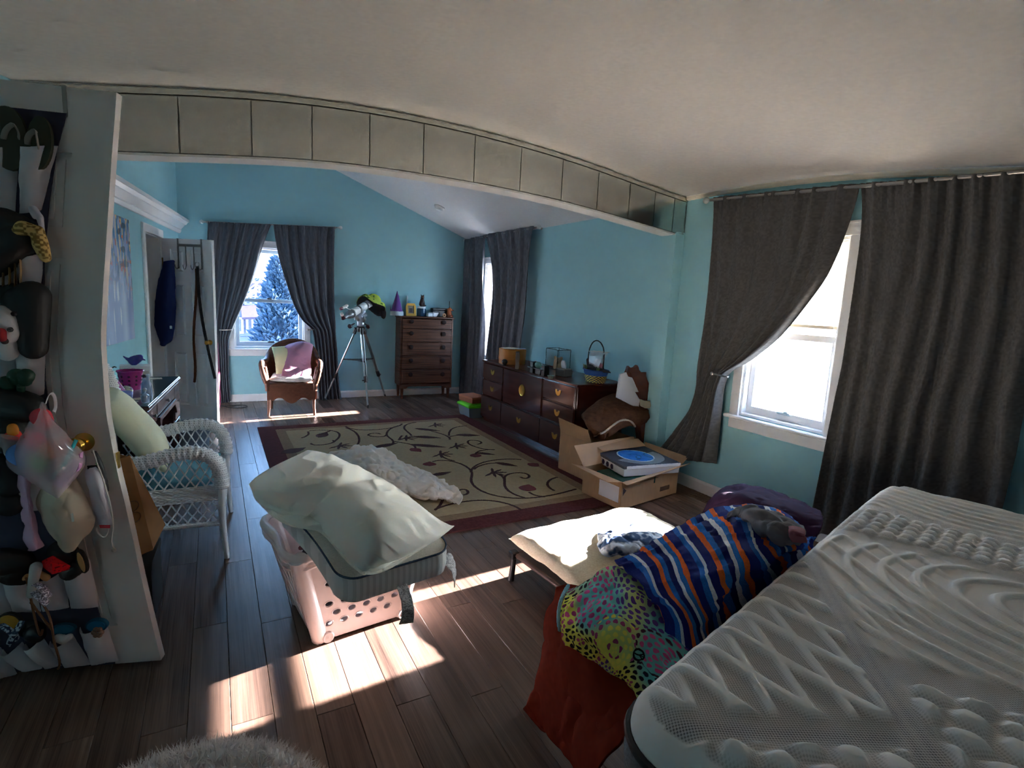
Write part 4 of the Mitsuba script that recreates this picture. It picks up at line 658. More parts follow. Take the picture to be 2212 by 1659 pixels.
# ================================================================== cardboard boxes, and what is in them
card = procmat('cardboard', lambda p, n, uv: mix(lin((150, 116, 84)), lin((174, 138, 102)), .7*fbm(p.x*7, p.y*7, p.z*7)+.3*noise(p.x*160, p.y*160, p.z*20)), .85, .2)
cardin = procmat('cardboard_inside', lambda p, n, uv: mix(lin((166, 134, 106)), lin((186, 154, 124)), fbm(p.x*9, p.y*9, p.z*9)), .85, .2)
def quad(a, b, c, d, t=.004):
    P = np.array([a, b, c, d], float); n = np.cross(P[1]-P[0], P[3]-P[0]); n /= np.linalg.norm(n); return hull(np.vstack([P-n*t/2, P+n*t/2]))
def openbox(k, A, B, D, h):
    """A front corner, B end of one side, D end of the other, all on the floor"""
    A, B, D = map(np.asarray, (A, B, D)); C = B+D-A; up = np.array([0, 0, h])
    for i, (p, q_) in enumerate(((A, B), (B, C), (C, D), (D, A))): obj('side', quad(p, q_, q_+up, p+up), card, k)
    obj('bottom', quad(A+[0, 0, .006], B+[0, 0, .006], C+[0, 0, .006], D+[0, 0, .006]), card, k); return A, B, C, D, up
A_ = at(1339, 1101, Z=.0145); B_ = at(1466, 1063, Z=.0145)+[-.03, 0, 0]; D_ = A_+np.array([-.045, .40, 0]); bh = at(1354, 1045, plane=(A_, np.array([0, 1., 0])))[2]
cb = thing('cardboard_box', 'open cardboard box with a barcode label standing in front of the dresser', 'cardboard box')
A_, B_, C_, D_, up = openbox(cb, A_, B_, D_, bh)
obj('flap', hull([v+[0, 0, e] for v in (A_+up, D_+up, at(1234, 1002, Z=bh+.012), at(1312, 1042, Z=bh+.004)) for e in (0, .004)]), cardin, cb)
obj('flap', quad(D_+up, C_+up, C_+up+np.array([.0, .09, .14]), D_+up+np.array([-.04, .09, .15])), cardin, cb)
obj('flap', quad(B_+up, A_+up, A_+up+np.array([.02, -.03, -.012]), B_+up+np.array([.06, -.06, .05])), cardin, cb)
obj('flap', quad(C_+up, B_+up, B_+up+np.array([.10, 0, .08]), C_+up+np.array([.08, .03, .10])), cardin, cb)
def onface(P0, U0, z0, off, out): return lambda m: to_plane(m, P0+out*off, U0, [0, 0, 1], out)
uL = (D_-A_)/np.linalg.norm(D_-A_); oL = np.array([-uL[1], uL[0], 0]); oL = oL if oL[0] < 0 else -oL; uF = -uL
lf = lambda m: to_plane(m, A_+oL*.0025, uL, [0, 0, 1], oL)
lw = .2
obj('label', lf(box(.02, .22, bh*.22, bh*.80, 0, .0012)), mat((206, 202, 206), .6), cb)
bars = []; x = .05
for i in range(14):
    w = [.0035, .006, .0045, .008][(i*7) % 4]; bars.append(box(x, x+w, bh*.56, bh*.70, .0012, .0022)); x += w+[.003, .002, .004][(i*5) % 3]
x = .08
for i in range(11):
    w = [.003, .005, .004, .006][(i*5) % 4]; bars.append(box(x, x+w, bh*.34, bh*.43, .0012, .0022)); x += w+[.003, .002][(i*3) % 2]
obj('barcode', cat(bars), mat((40, 40, 46), .6), cb)
uR_ = (B_-A_)/np.linalg.norm(B_-A_); oR = np.array([uR_[1], -uR_[0], 0]); rf = lambda m: to_plane(m, A_+oR*.0025, uR_, [0, 0, 1], oR)
obj('printed_arrow', rf(prism([(.015, bh*.5), (.05, bh*.66), (.015, bh*.8)], .001)), mat((60, 46, 48), .7), cb); obj('printed_mark', rf(cat(box(.46, .58, bh*.25, bh*.42, 0, .001), box(.2, .42, bh*.84, bh*.86, 0, .001))), mat((84, 62, 48), .7), cb)
# back box
cb2 = thing('cardboard_box', 'worn cardboard box behind the barcode box, full of brown cushions', 'cardboard box')
A2 = np.array([2.66, 3.38, .0145]); openbox(cb2, A2, A2+[.50, 0, 0], A2+[-.02, .42, 0], .33)
obj('flap', quad(A2+[0, 0, .33], A2+[-.02, .42, .33], A2+[-.05, .42, .46], A2+[-.03, .02, .44]), card, cb2); obj('flap', quad(A2+[0, 0, .33], A2+[.5, 0, .33], A2+[.48, -.12, .30], A2+[.02, -.13, .30]), cardin, cb2)
obj('stamp_ring', to_plane(tube([(.045*math.cos(a), .07*math.sin(a), 0) for a in np.linspace(0, 6.283, 25)[:-1]], .0022, 5, closed=True), [2.654, 3.50, .2], [0, -1, 0], [0, 0, 1], [-1, 0, 0]), mat((92, 72, 54), .8), cb2)
# lower green box and the game box on it
g0 = A_+np.array([.02, .03, 0]); 
k = thing('game_box', 'flat dark green game box lying low inside the barcode box', 'game box'); gbm = lambda m: mv(rot(m, 4), g0[0]+.19, g0[1]+.17, 0)
obj('tray', gbm(box(-.165, .165, -.15, .15, bh*.72, bh*.98, .003)), mat((22, 62, 50), .4), k)
for i in range(5): obj('scallop', gbm(to_plane(prism([(math.cos(a)*.022, math.sin(a)*.022) for a in np.linspace(math.pi, 2*math.pi, 10)], .001), [-.1655, -.11+.055*i, bh*.96], [0, -1, 0], [0, 0, 1], [-1, 0, 0])), mat((92, 150, 110), .5), k)
G = [at(*p, Z=bh+.085) for p in ((1293, 974), (1396, 964), (1439, 991), (1362, 1012))]
k = thing('game_box', 'grey game box with a large blue oval on its lid in the barcode box', 'game box')
gc = np.mean(G, 0); e1 = (G[3]-G[0])[:2]; ga = math.degrees(math.atan2(e1[1], e1[0])); gl, gw = np.linalg.norm(G[3]-G[0]), np.linalg.norm(G[1]-G[0])
gm2 = lambda m: mv(rot(m, ga), gc[0], gc[1], bh-.005); gl, gw = max(gl, .3), max(gw, .3)
obj('tray', gm2(box(-gl/2, gl/2, -gw/2, gw/2, .008, .065, .002)), mat((196, 194, 196), .5), k)
obj('lid', gm2(box(-gl/2-.003, gl/2+.003, -gw/2-.003, gw/2+.003, .066, .090, .003)), mat((66, 72, 84), .35), k)
obj('lid_edge', gm2(box(gl/2+.003, gl/2+.006, -gw/2+.02, gw/2+.003, .067, .088)), mat((214, 216, 222), .4), k)
obj('lid_shade', gm2(to_plane(prism([(.16*math.cos(a)*gl/.34, .155*math.sin(a)*gw/.34) for a in np.linspace(-1.2, 1.9, 20)], .0008), [.0, .0, .0902], [1, 0, 0], [0, 1, 0], [0, 0, 1])), mat((128, 138, 148), .35), k)
ov = [(.118*math.cos(a)*gl/.34-.0, .098*math.sin(a)*gw/.34) for a in np.linspace(0, 6.283, 40)]; obj('oval_ring', gm2(mv(prism(ov, .001), 0, 0, .0905)), mat((190, 206, 220), .35), k); obj('oval', gm2(mv(prism([(x*.92, y*.92) for x, y in ov], .001), 0, 0, .0912)), procmat('oval_print', lambda p, n, uv: mix(lin((20, 92, 190)), lin((60, 142, 222)), fbm(p.x*24, p.y*24)), .35), k)
for pts in ([(.10, -.05), (.05, .02), (.02, .03), (-.02, .0), (-.03, -.05)], [(-.04, .12), (.02, .08), (.10, .10), (.14, .04)], [(.02, .0), (.06, -.03), (.10, -.02)]): obj('printed_line', gm2(tube(spline([(x, y, .0925) for x, y in pts], 24), .0016, 5, flat=.4)), mat((44, 54, 70), .4), k)
for i in range(4): obj('printed_disc', gm2(to_plane(lathe([(.021, 0), (.021, .001)], 18), [-gl/2+.05+.07*i if False else -gl/2-.0005, gw/2-.05-.072*i, .036], [0, -1, 0], [0, 0, 1], [-1, 0, 0])), mat((48, 40, 62), .5), k)
for i in range(5): obj('printed_disc', gm2(to_plane(lathe([(.021, 0), (.021, .001)], 18), [-gl/2+.04+.065*i, -gw/2-.0005, .036], [1, 0, 0], [0, 0, 1], [0, -1, 0])), mat((48, 40, 62), .5), k)
# brown cushions, foam and paper in the back box
def heap(name, ctrl, amp, fr, seed, m, lab, ct, t=.02, nu=36, nv=36, k=3):
    P = patch([[at(x, y, plane=(np.array([0, Yy, 0]), np.array([0., 1, 0]))) for x, y, Yy in r] for r in ctrl], nu, nv, min(k, len(ctrl)-1)); obj(name, grid(wrinkle(P, amp, fr, seed), t), m, None, label=lab, cat=ct, smooth=True)
procmat('brown_plush', lambda p, n, uv: mix(lin((58, 38, 30)), lin((94, 66, 46)), fbm(p.x*30, p.y*30, p.z*30)), .9, .2)
heap('brown_cushion', [[(1272, 900, 3.62), (1310, 868, 3.74), (1350, 856, 3.62), (1392, 880, 3.47)], [(1264, 915, 3.5), (1305, 885, 3.56), (1355, 872, 3.58), (1396, 895, 3.45)], [(1280, 935, 3.42), (1310, 915, 3.44), (1350, 893, 3.44), (1392, 905, 3.42)], [(1291, 938, 3.42), (1315, 930, 3.42), (1345, 915, 3.42), (1375, 915, 3.42)]], .02, 9, 3, 'brown_plush', 'dark brown plush cushion with a pale edge on the back cardboard box', 'cushion', .05)
heap('brown_paper', [[(1296, 868, 3.70), (1330, 862, 3.76), (1362, 862, 3.76), (1388, 888, 3.46)], [(1303, 880, 3.60), (1335, 868, 3.62), (1368, 872, 3.62), (1385, 893, 3.44)], [(1309, 892, 3.52), (1330, 882, 3.52), (1355, 878, 3.52), (1380, 898, 3.42)]], .012, 12, 6, mat((128, 100, 70), .8), 'crumpled brown paper on the brown cushions', 'paper', .008)
obj('white_piping', tube(spline([at(x, y, Y=3.36) for x, y in ((1297, 937), (1320, 922), (1340, 909), (1357, 908), (1372, 922))], 30), .009, 8), mat((176, 160, 144), .7), None, label='pale piped edge cord lying along the brown cushion', cat='cord', smooth=40)
heap('pink_pillowcase', [[(1294, 868, 3.74), (1320, 858, 3.80), (1350, 858, 3.82)], [(1293, 874, 3.70), (1318, 866, 3.72), (1352, 866, 3.74)], [(1300, 878, 3.66), (1322, 872, 3.66), (1352, 872, 3.68)]], .012, 14, 2, mat((166, 130, 112), .85), 'dusty pink folded cloth at the back of the brown cushions', 'cloth', .02, k=2)
fm = mat((176, 178, 184), .6)
k = thing('foam_sheet', 'white folded packing foam standing against the dresser end', 'packing foam')
for n_, z in (('leaf', [(1330, 858), (1337, 808), (1350, 804), (1358, 830), (1378, 862), (1376, 882)]), ('leaf', [(1350, 812), (1362, 815), (1376, 846), (1368, 846), (1379, 880), (1360, 850)])):
    yy = 3.455 if z[0][0] < 1340 else 3.48; pts = np.array([at(x, y, Y=yy)[[0, 2]] for x, y in z]); obj(n_, to_plane(prism(pts, .022), [0, yy, 0], [1, 0, 0], [0, 0, 1], [0, -1, 0]), fm, k)
heap('white_tissue', [[(1380, 862, 3.44), (1392, 866, 3.455), (1404, 866, 3.455)], [(1382, 870, 3.43), (1394, 874, 3.43), (1404, 874, 3.44)], [(1384, 876, 3.41), (1394, 882, 3.41), (1403, 880, 3.43)]], .012, 20, 2, mat((160, 150, 128), .8), 'cream crumpled paper beside the packing foam', 'paper', .01, k=2)
obj('paper_scrap', hull([at(x, y, Y=yy) for x, y in ((1397, 905), (1404, 895), (1406, 902), (1398, 911)) for yy in (3.44, 3.46)]), mat((170, 186, 170), .7), None, label='small pale green scrap beside the carved wooden panel', cat='paper')
# carved wooden panel leaning by the pier
o = np.array([at(1200+X/4.74, 770+Y/4.74, Y=3.53)[[0, 2]] for X, Y in [(700, 165), (712, 140), (728, 92), (745, 112), (768, 115), (790, 108), (815, 84), (828, 108), (832, 130), (850, 155), (880, 163), (905, 158), (903, 190), (915, 230), (945, 300), (985, 380), (1022, 450), (1040, 540), (1030, 690), (1015, 830), (1010, 1000), (840, 1000), (800, 600), (760, 300)]])
o[:, 0] = np.minimum(o[:, 0], XR-.012)
k = thing('carved_headboard', 'dark carved wooden panel with a scalloped crest leaning in the corner beside the pier', 'headboard'); obj('board', to_plane(prism(o, .03), [0, 3.53, 0], [1, 0, 0], [0, 0, 1], [0, -1, 0]), procmat('carved_wood', wood_fn((62, 30, 22), (104, 56, 38), 6, 14), .4), k)
pol = Polygon(o).buffer(0).buffer(-.035); pol = max(getattr(pol, 'geoms', [pol]), key=lambda g: g.area); obj('relief', to_plane(prism(pol, .006), [0, 3.50, 0], [1, 0, 0], [0, 0, 1], [0, -1, 0]), 'carved_wood', k)
# floor vent by the baseboard
k = thing('floor_vent', 'brown metal floor vent beside the baseboard behind the barcode box', 'vent'); v0 = at(1478, 1068, Z=.0)
v0 = np.array([3.30, 2.74, 0.0]); obj('frame', box(3.26, 3.37, 2.58, 2.88, .0005, .006, .002), mat((104, 86, 72), .5, .3), k)
for i in range(11): obj('slat', box(3.275, 3.355, 2.595+.026*i, 2.603+.026*i, .006, .010), mat((84, 68, 58), .5, .3), k)

# ================================================================== desk with a glass top at the left
dz = .72; d0, d1 = at(318, 876, Z=dz), at(386, 813, Z=dz); dl_ = np.linalg.norm((d1-d0)[:2]); du = (d1-d0)/np.linalg.norm(d1-d0); dn = np.array([-du[1], du[0], 0])  # dn: towards the left wall
desk_o = np.array([d0[0], d0[1], 0]); dd = .40
dk_ = lambda m: to_plane(m, desk_o, du, dn, [0, 0, 1])
kd = thing('desk', 'dark wood desk with a glass top against the left wall', 'desk'); dwm = procmat('desk_wood', wood_fn((38, 22, 22), (66, 42, 38), 5, 30), .35)
obj('top', dk_(box(-.01, dl_+.01, -.012, dd, dz-.032, dz-.008, .004)), dwm, kd); obj('glass_top', dk_(box(-.004, dl_+.004, -.006, dd, dz-.007, dz, .002)), 'desk_glass', kd)
scene['desk_glass'] = {'type': 'principled', 'base_color': {'type': 'rgb', 'value': lin((62, 78, 84))}, 'roughness': .04, 'specular': .9, 'clearcoat': 1.0, 'clearcoat_gloss': .98}
pedw = .30
for a, b in ((0, pedw), (dl_-.24, dl_)): obj('pedestal', dk_(box(a, b, .012, dd-.01, .06, dz-.034, .003)), dwm, kd)
for a, b in ((0, pedw), (dl_-.24, dl_)):
    for u in (a+.01, b-.05):
        for v in (.02, dd-.06): obj('leg', dk_(box(u, u+.04, v, v+.04, 0, .062, .003)), dwm, kd)
obj('back_panel', dk_(box(pedw, dl_-.24, dd-.03, dd-.015, .2, dz-.034)), dwm, kd)
def ddrawer(a, b, c, d):
    k = obj('drawer', dk_(box(a+.006, b-.006, 0, .014, c+.005, d-.005, .004)), dwm, kd); obj('knob', dk_(mv(rot(lathe([(.006, 0), (.006, .008), (.013, .014), (.012, .02), (.004, .023)], 12), 90, (1, 0, 0)), (a+b)/2, 0, (c+d)/2)), mat((150, 150, 156), .3, .8), k, smooth=40)
ddrawer(0, pedw, .56, dz-.034); ddrawer(0, pedw, .34, .56); ddrawer(0, pedw, .08, .34); ddrawer(pedw, dl_-.24, .58, dz-.034); ddrawer(dl_-.24, dl_, .40, dz-.034); ddrawer(dl_-.24, dl_, .08, .40)
apr = Polygon([(pedw, .58), (dl_-.24, .58), (dl_-.24, .47), (dl_-.32, .55), (pedw+.08, .55), (pedw, .47)]); obj('apron', to_plane(prism(apr, .014), desk_o, du, [0, 0, 1], -dn), dwm, kd)
# things on the desk: base points read on its glass
def ondk(px, py, z=dz): return at(px, py, Z=z)
q = ondk(282, 842); s_ = mpp(q); k = thing('plastic_basket', 'magenta plastic basket with round holes on the glass-topped desk', 'basket')
mgt = mat((158, 46, 112), .35); R0, R1, Hq = 18*s_, 23*s_, 40*s_
def slotted(k, R0, R1, H, o, m, n=10):
    a = np.linspace(0, 2*np.pi, n+1); 
    P = np.array([[[o[0]+r*math.cos(t), o[1]+r*math.sin(t), o[2]+z] for t in np.linspace(0, 2*np.pi, 41)] for r, z in ((R0, 0.004), (R1, H))]); obj('wall', grid(P, -.003), m, k, smooth=True)
    obj('rim', tube([[o[0]+(R1+.002)*math.cos(t), o[1]+(R1+.002)*math.sin(t), o[2]+H] for t in np.linspace(0, 2*np.pi, 33)[:-1]], .006, 6, closed=True), m, k, smooth=40); obj('floor', lathe([(R0, 0), (R0, .004)], 24, o), m, k)
    hs = []
    for i in range(n):
        for f in (.3, .52, .74):
            t = 2*np.pi*i/n+.3; r = R0+(R1-R0)*f+.0008; nv_ = np.array([math.cos(t), math.sin(t), -.12]); c = o+np.array([r*math.cos(t), r*math.sin(t), H*f]); hs.append(to_plane(lathe([(.0075, 0), (.0075, .0012)], 10), c, *frame_of(nv_), nv_))
    obj('hole', cat(hs), mat((60, 16, 46), .6), k, kind='stuff')
slotted(k, R0, R1, Hq, q+[0, .03, 0], mgt)
kb3 = thing('gift_box', 'white box standing behind the magenta basket on the desk', 'box'); q2 = q+np.array([.01, .20, 0]); bz = dz+.0; hb3 = at(285, 790, Y=q2[1])[2]-dz
obj('box', mv(rot(box(-.085, .085, -.06, .06, 0, hb3, .003), 6), q2[0]-.0, q2[1], dz), mat((206, 200, 194), .6), kb3); obj('lid', mv(rot(box(-.088, .088, -.063, .063, hb3-.03, hb3+.004, .003), 6), q2[0], q2[1], dz), mat((216, 214, 212), .6), kb3)
bz = dz+hb3+.004; k = thing('bird_figurine', 'glossy dark blue bird figurine on top of the white box', 'figurine')
bd = blob([((-.01, 0, .035), .034, (.015, 0, .05), .028), ((.015, 0, .05), .028, (.03, 0, .062), .018), ((.035, 0, .05), .01, (.058, 0, .038), .003), ((-.03, 0, .035), .016, (-.062, 0, .06), .005), ((-.062, 0, .06), .006, (-.068, 0, .066), .004)], .005); obj('body', mv(bd, q2[0]+.005, q2[1], bz-.003), mat((34, 34, 112), .12, spec=.8, coat=.6), k, smooth=True)
q = ondk(255, 868)+[.0, .1, 0]; k = thing('pump_bottle', 'pink bottle leaning in front of the magenta basket', 'bottle')
pbm = lathe([(.018, 0), (.02, .004), (.02, .10), (.012, .112), (.01, .12)], 18); cap = lathe([(.014, .12), (.014, .15), (.008, .156)], 16)
tl = lambda m: mv(rot(rot(m, -28, (0, 1, 0)), 10), *(ondk(282, 848)+[-.02, -.12, .01])); obj('body', tl(pbm), mat((182, 96, 160), .3), k, smooth=40); obj('cap', tl(cap), mat((214, 220, 206), .4), k, smooth=40); obj('nozzle', tl(tube([(0, 0, .155), (0, 0, .17), (-.03, 0, .172)], .005, 6)), mat((30, 30, 50), .4), k)
q = ondk(271, 859); k = thing('round_tin', 'round blue lidded tin at the front of the glass-topped desk', 'tin'); obj('body', lathe([(.036, 0), (.038, .004), (.038, .022)], 26, q), mat((74, 92, 158), .35), k, smooth=40); obj('lid', lathe([(.040, .022), (.040, .034), (.03, .042), (.0, .045)], 26, q), mat((112, 130, 186), .35), k, smooth=40)
k = thing('glass_dome', 'small rounded patterned trinket box behind the blue tin', 'box'); q = ondk(271, 849)+[.004, .03, 0]; obj('dome', lathe([(.034, 0), (.036, .016), (.028, .034), (.012, .044), (.0, .046)], 20, q), procmat('dome_print', lambda p, n, uv: mix(lin((186, 184, 160)), lin((116, 92, 128)), smoothstep(.5, .6, noise(p.x*90, p.y*90, p.z*90))), .35), k, smooth=40)
k = thing('candle_jar', 'grey jar with an orange lid at the left of the desk', 'jar'); q = ondk(252, 846); obj('jar', lathe([(.028, 0), (.03, .004), (.03, .045)], 20, q), mat((120, 124, 132), .25), k, smooth=40); obj('lid', lathe([(.031, .045), (.031, .056), (.028, .058)], 20, q), mat((206, 108, 70), .4), k, smooth=40)
for i, (px, h, r_, lab) in enumerate(((311, .115, .017, 'clear glass bottle with a dark stopper, nearest the basket on the desk'), (319, .12, .019, 'tall clear bottle with a pale cap on the desk'), (314, .07, .02, 'short clear bottle in front of the tall ones on the desk'))):
    q = ondk(px, 856 if i < 2 else 869)+[0, .06 if i < 2 else 0, 0]; k = thing('glass_bottle', lab, 'bottle'); obj('body', lathe([(r_, 0), (r_+.002, .004), (r_+.002, h*.62), (.009, h*.8), (.008, h)], 18, q), mat((142, 160, 190), .06, spec=.9), k, smooth=40); obj('stopper', lathe([(.010, h), (.012, h+.012), (.006, h+.02)], 14, q), mat((42, 38, 52) if i == 0 else (168, 176, 190), .3), k, smooth=40)
for i, (px, py, a, c, lab) in enumerate(((335, 818, 10, (206, 202, 192), 'cream ticket lying at the back of the glass-topped desk'), (297, 862, 30, (176, 168, 152), 'crumpled pale note by the blue tin on the desk'), (278, 869, -15, (150, 158, 150), 'small printed card at the front edge of the glass desk top'))):
    q = ondk(px, py); obj('note', mv(rot(box(-.045, .045, -.028, .028, .0005, .003), a), *q), mat(c, .7), None, label=lab, cat='paper')
# snowman toy at the near end of the desk
q = ondk(238, 868)+[-.03, .03, 0]; k = thing('snowman_toy', 'white plush snowman with a red scarf at the near end of the desk', 'toy'); wp = mat((214, 216, 218), .95, sheen=.4)
obj('body', mv(blob([((0, 0, .055), .058, (0, 0, .07), .055), ((0, 0, .125), .042, (0, 0, .13), .040)], .01), *q), wp, k, smooth=True); obj('head', mv(trimesh.creation.icosphere(3, .037), q[0], q[1], q[2]+.185), wp, k, smooth=True)
obj('scarf', mv(cat(tube([(.036*math.cos(t), .036*math.sin(t), .155) for t in np.linspace(0, 6.283, 17)[:-1]], .012, 8, closed=True), tube([(.03, -.02, .15), (.05, -.03, .11), (.055, -.035, .07)], .012, 8, flat=.5)), *q), mat((178, 30, 46), .9), k, smooth=40)
obj('arm', mv(tube([(.03, 0, .2), (.06, -.01, .215), (.07, -.01, .21)], .004, 5), *q), mat((52, 40, 34), .8), k)
obj('mitten', mv(blob([((.055, -.03, .03), .012, (.055, -.03, .06), .011)], .006), *q), mat((190, 26, 36), .9), k, smooth=True)
# grey tub under the desk
q = at(376, 918, Z=.30); k = thing('waste_bin', 'blue-grey oval plastic tub between the desk and the white wicker chair', 'bin'); qx = np.array([-.15, 4.02, 0]); 
qx = at(378, 922, Z=.33); qx[2] = 0; qx[0] += .11; qx[1] -= .02
P = np.array([[[qx[0]+r*1.1*math.cos(t), qx[1]+.12+r*math.sin(t), z] for t in np.linspace(0, 2*np.pi, 37)] for r, z in ((.10, .004), (.125, .33))]); tubm = mat((104, 118, 136), .4); obj('wall', grid(P, -.004), tubm, k, smooth=True); obj('rim', tube([[qx[0]+.128*1.1*math.cos(t), qx[1]+.12+.128*math.sin(t), .33] for t in np.linspace(0, 2*np.pi, 37)[:-1]], .008, 6, closed=True), tubm, k, smooth=40); obj('bottom', mv(lathe([(.1, 0.002), (.1, .006)], 24), qx[0], qx[1]+.12, 0), tubm, k)

# ================================================================== white wicker armchair
WC, WA = np.array([-.275, 3.455, 0]), -3.
def wl(m): return mv(rot(m.copy(), WA), *WC)
def weave_white(p, n, uv):
    a = dr.sin(p.z*560)*.5+.5; b = dr.sin((p.x*1.0+p.y*.7)*520+3.14*dr.floor(p.z*90))*.5+.5; return mix(lin((150, 152, 158)), lin((226, 227, 230)), smoothstep(.0, .5, a*.5+b*.5))
procmat('white_wicker', weave_white, .45, .5); cane = mat((214, 216, 220), .45)
ww = thing('wicker_armchair', 'white wicker armchair with open lattice sides behind the near door', 'armchair')
side = [(-.30, .93), (-.265, .78), (-.20, .63), (-.10, .565), (.04, .585), (.16, .60), (.245, .575), (.29, .50), (.30, .40)]
SY = .33
def sidepath(s): return [(x, s*SY*(1.0+.05*math.sin(i)), z) for i, (x, z) in enumerate(side)]
for s in (-1, 1): obj('arm_roll', wl(roll([(x, s*SY, z) for x, z in side], .036, 150, .0035, .026, sides=14)), 'white_wicker', ww, smooth=True)
bk_ = [(-.30, -SY, .93), (-.33, -.28, 1.0), (-.345, -.14, 1.05), (-.35, 0, 1.065), (-.345, .14, 1.05), (-.33, .28, 1.0), (-.30, SY, .93)]
obj('back_roll', wl(roll(bk_, .036, 90, .0035, .026, sides=14)), 'white_wicker', ww, smooth=True)
def lattice(poly, step, slope, r, to3, curve=0.):
    out = []; x0, z0, x1, z1 = poly.bounds
    for sg in (1, -1):
        c = x0-(z1-z0)/slope-.2
        while c < x1+(z1-z0)/slope+.2:
            L = LineString([(c, z0-.01), (c+sg*(z1-z0+.02)/slope, z1+.01)]).intersection(poly)
            for g in getattr(L, 'geoms', [L]):
                if g.length > .02: a, b = np.array(g.coords[0]), np.array(g.coords[-1]); m_ = (a+b)/2+[sg*.006, 0]; out.append(tube([to3(*q, sg) for q in (a, m_, b)], r, 5, caps=False))
            c += step
    return cat(out)
sp = spline(side, 30); zs_ = .365
for s in (-1, 1):
    up_poly = Polygon([(-.24, zs_+.02)]+[tuple(q) for q in sp if q[0] > -.25 and q[1] > zs_+.02]+[(.29, zs_+.02)]).buffer(0)
    obj('lattice', wl(lattice(up_poly, .046, 1.7, .0042, lambda x, z, g, s=s: (x, s*(SY-.005+.003*g), z))), cane, ww, kind='stuff', smooth=40)
    lo_poly = Polygon([(-.28, zs_-.02), (.29, zs_-.02), (.29, .20), (.2, .205), (0, .215), (-.2, .205), (-.28, .20)])
    obj('lattice', wl(lattice(lo_poly, .046, 1.5, .0042, lambda x, z, g, s=s: (x, s*(SY-.005+.003*g), z))), cane, ww, kind='stuff', smooth=40)
    P = np.array([[(x, s*(SY-.003+.004*math.sin(x*210+3.14*j)), zs_-.03+.0085*j) for x in np.linspace(-.29, .295, 130)] for j in range(10)]); obj('woven_band', wl(cat([tube(r_, .0046, 5, caps=False) for r_ in P])), cane, ww, kind='stuff', smooth=40)
    obj('bottom_rim', wl(roll([(-.285, s*SY, .20), (-.1, s*SY, .208), (.1, s*SY, .208), (.29, s*SY, .20)], .013, 80, .003, .012)), 'white_wicker', ww, smooth=True)
    obj('front_leg', wl(tube([(.30, s*SY, .42), (.298, s*SY, .2), (.315, s*(SY+.01), .003)], [.02, .018, .014], 10)), cane, ww, smooth=40)
    obj('rear_leg', wl(tube([(-.285, s*SY, .9), (-.285, s*SY, .2), (-.31, s*SY, .003)], [.018, .018, .014], 10)), cane, ww, smooth=40)
    obj('inner_post', wl(roll([(-.135, s*(SY-.02), .575), (-.125, s*(SY-.02), .38)], .018, 40, .002, .012)), 'white_wicker', ww, smooth=True)
fp = Polygon([(-SY, zs_), (SY, zs_), (SY, .2), (.15, .225), (-.15, .225), (-SY, .2)])
obj('front_lattice', wl(lattice(fp, .046, 1.5, .0042, lambda y, z, g: (.292+.003*g, y, z))), cane, ww, kind='stuff', smooth=40)
bp = Polygon([(-SY, .39), (-SY, .93), (-.28, .98), (0, 1.05), (.28, .98), (SY, .93), (SY, .39)]); obj('back_lattice', wl(lattice(bp, .046, 1.7, .0042, lambda y, z, g: (-.285-.05*max(0, z-.4)+.003*g, y, z))), cane, ww, kind='stuff', smooth=40)
obj('seat', wl(box(-.29, .295, -SY+.01, SY-.01, zs_-.02, zs_+.012, .008)), 'white_wicker', ww)
obj('bottom_rim', wl(roll([(.292, -SY, .20), (.292, -.15, .22), (.292, .15, .22), (.292, SY, .20)], .013, 80, .003, .012)), 'white_wicker', ww, smooth=True)
obj('chair_cushion', wl(mv(pillow(.50, .58, .07, 30, 5, .02, 4, .006, 9), .02, 0, zs_+.05)), mat((88, 142, 160), .9, sheen=.3), None, label='teal seat cushion in the white wicker armchair', cat='cushion', smooth=True)
cp = pillow(.52, .46, .15, 40, 2.8, .06, 12, .008, 8); rot(cp, 90, (0, 0, 1)); rot(cp, 58, (0, 1, 0)); cp = mv(rot(cp, 8), -.12, .04, .66)
obj('cream_pillow', wl(cp), mat((206, 204, 176), .9, sheen=.2), None, label='large cream pillow leaning back in the white wicker armchair', cat='pillow', smooth=True)
tb = blob([((0, 0, 0), .05, (.06, .03, .01), .045), ((.02, -.05, .0), .045, (.07, -.05, .02), .03)], .012); obj('teal_cloth', wl(mv(tb, -.11, -.21, .455)), mat((66, 118, 134), .9), None, label='bundled teal cloth beside the inner post of the white wicker armchair', cat='cloth', smooth=True)

# paper bag and black box between the near door and the white chair
k = thing('black_box', 'black box on the floor behind the free edge of the near door', 'box'); obj('box', hull([(x, y, z) for x, y in ((-.50, 2.62), (-.27, 2.60), (-.255, 2.86), (-.50, 2.88)) for z in (.001, .235)]), mat((20, 20, 21), .6), k); obj('lid', hull([(x, y, z) for x, y in ((-.503, 2.617), (-.267, 2.597), (-.252, 2.863), (-.503, 2.883)) for z in (.236, .268)]), mat((24, 24, 26), .6), k)
kraft = procmat('kraft_paper', lambda p, n, uv: mix(lin((112, 74, 44)), lin((138, 94, 58)), fbm(p.x*12, p.y*12, p.z*12)), .75, .3)
k = thing('paper_bag', 'tall brown paper bag leaning between the near door and the white wicker chair', 'paper bag')
yb_ = 2.66
fA, fB, fC, fD = at(246, 996, Y=yb_), at(279, 984, Y=yb_+.01), at(330, 1187, Y=yb_), at(288, 1205, Y=yb_-.02)
sB, sC = at(281, 987, Y=yb_+.14), at(356, 1133, Y=yb_+.16)
obj('front', quad(fA, fB, fC, fD, .004), kraft, k); obj('gusset', quad(fB, sB, sC, fC, .004), kraft, k); bkA, bkD = fA+[-.02, .14, 0], fD+[-.03, .16, 0]
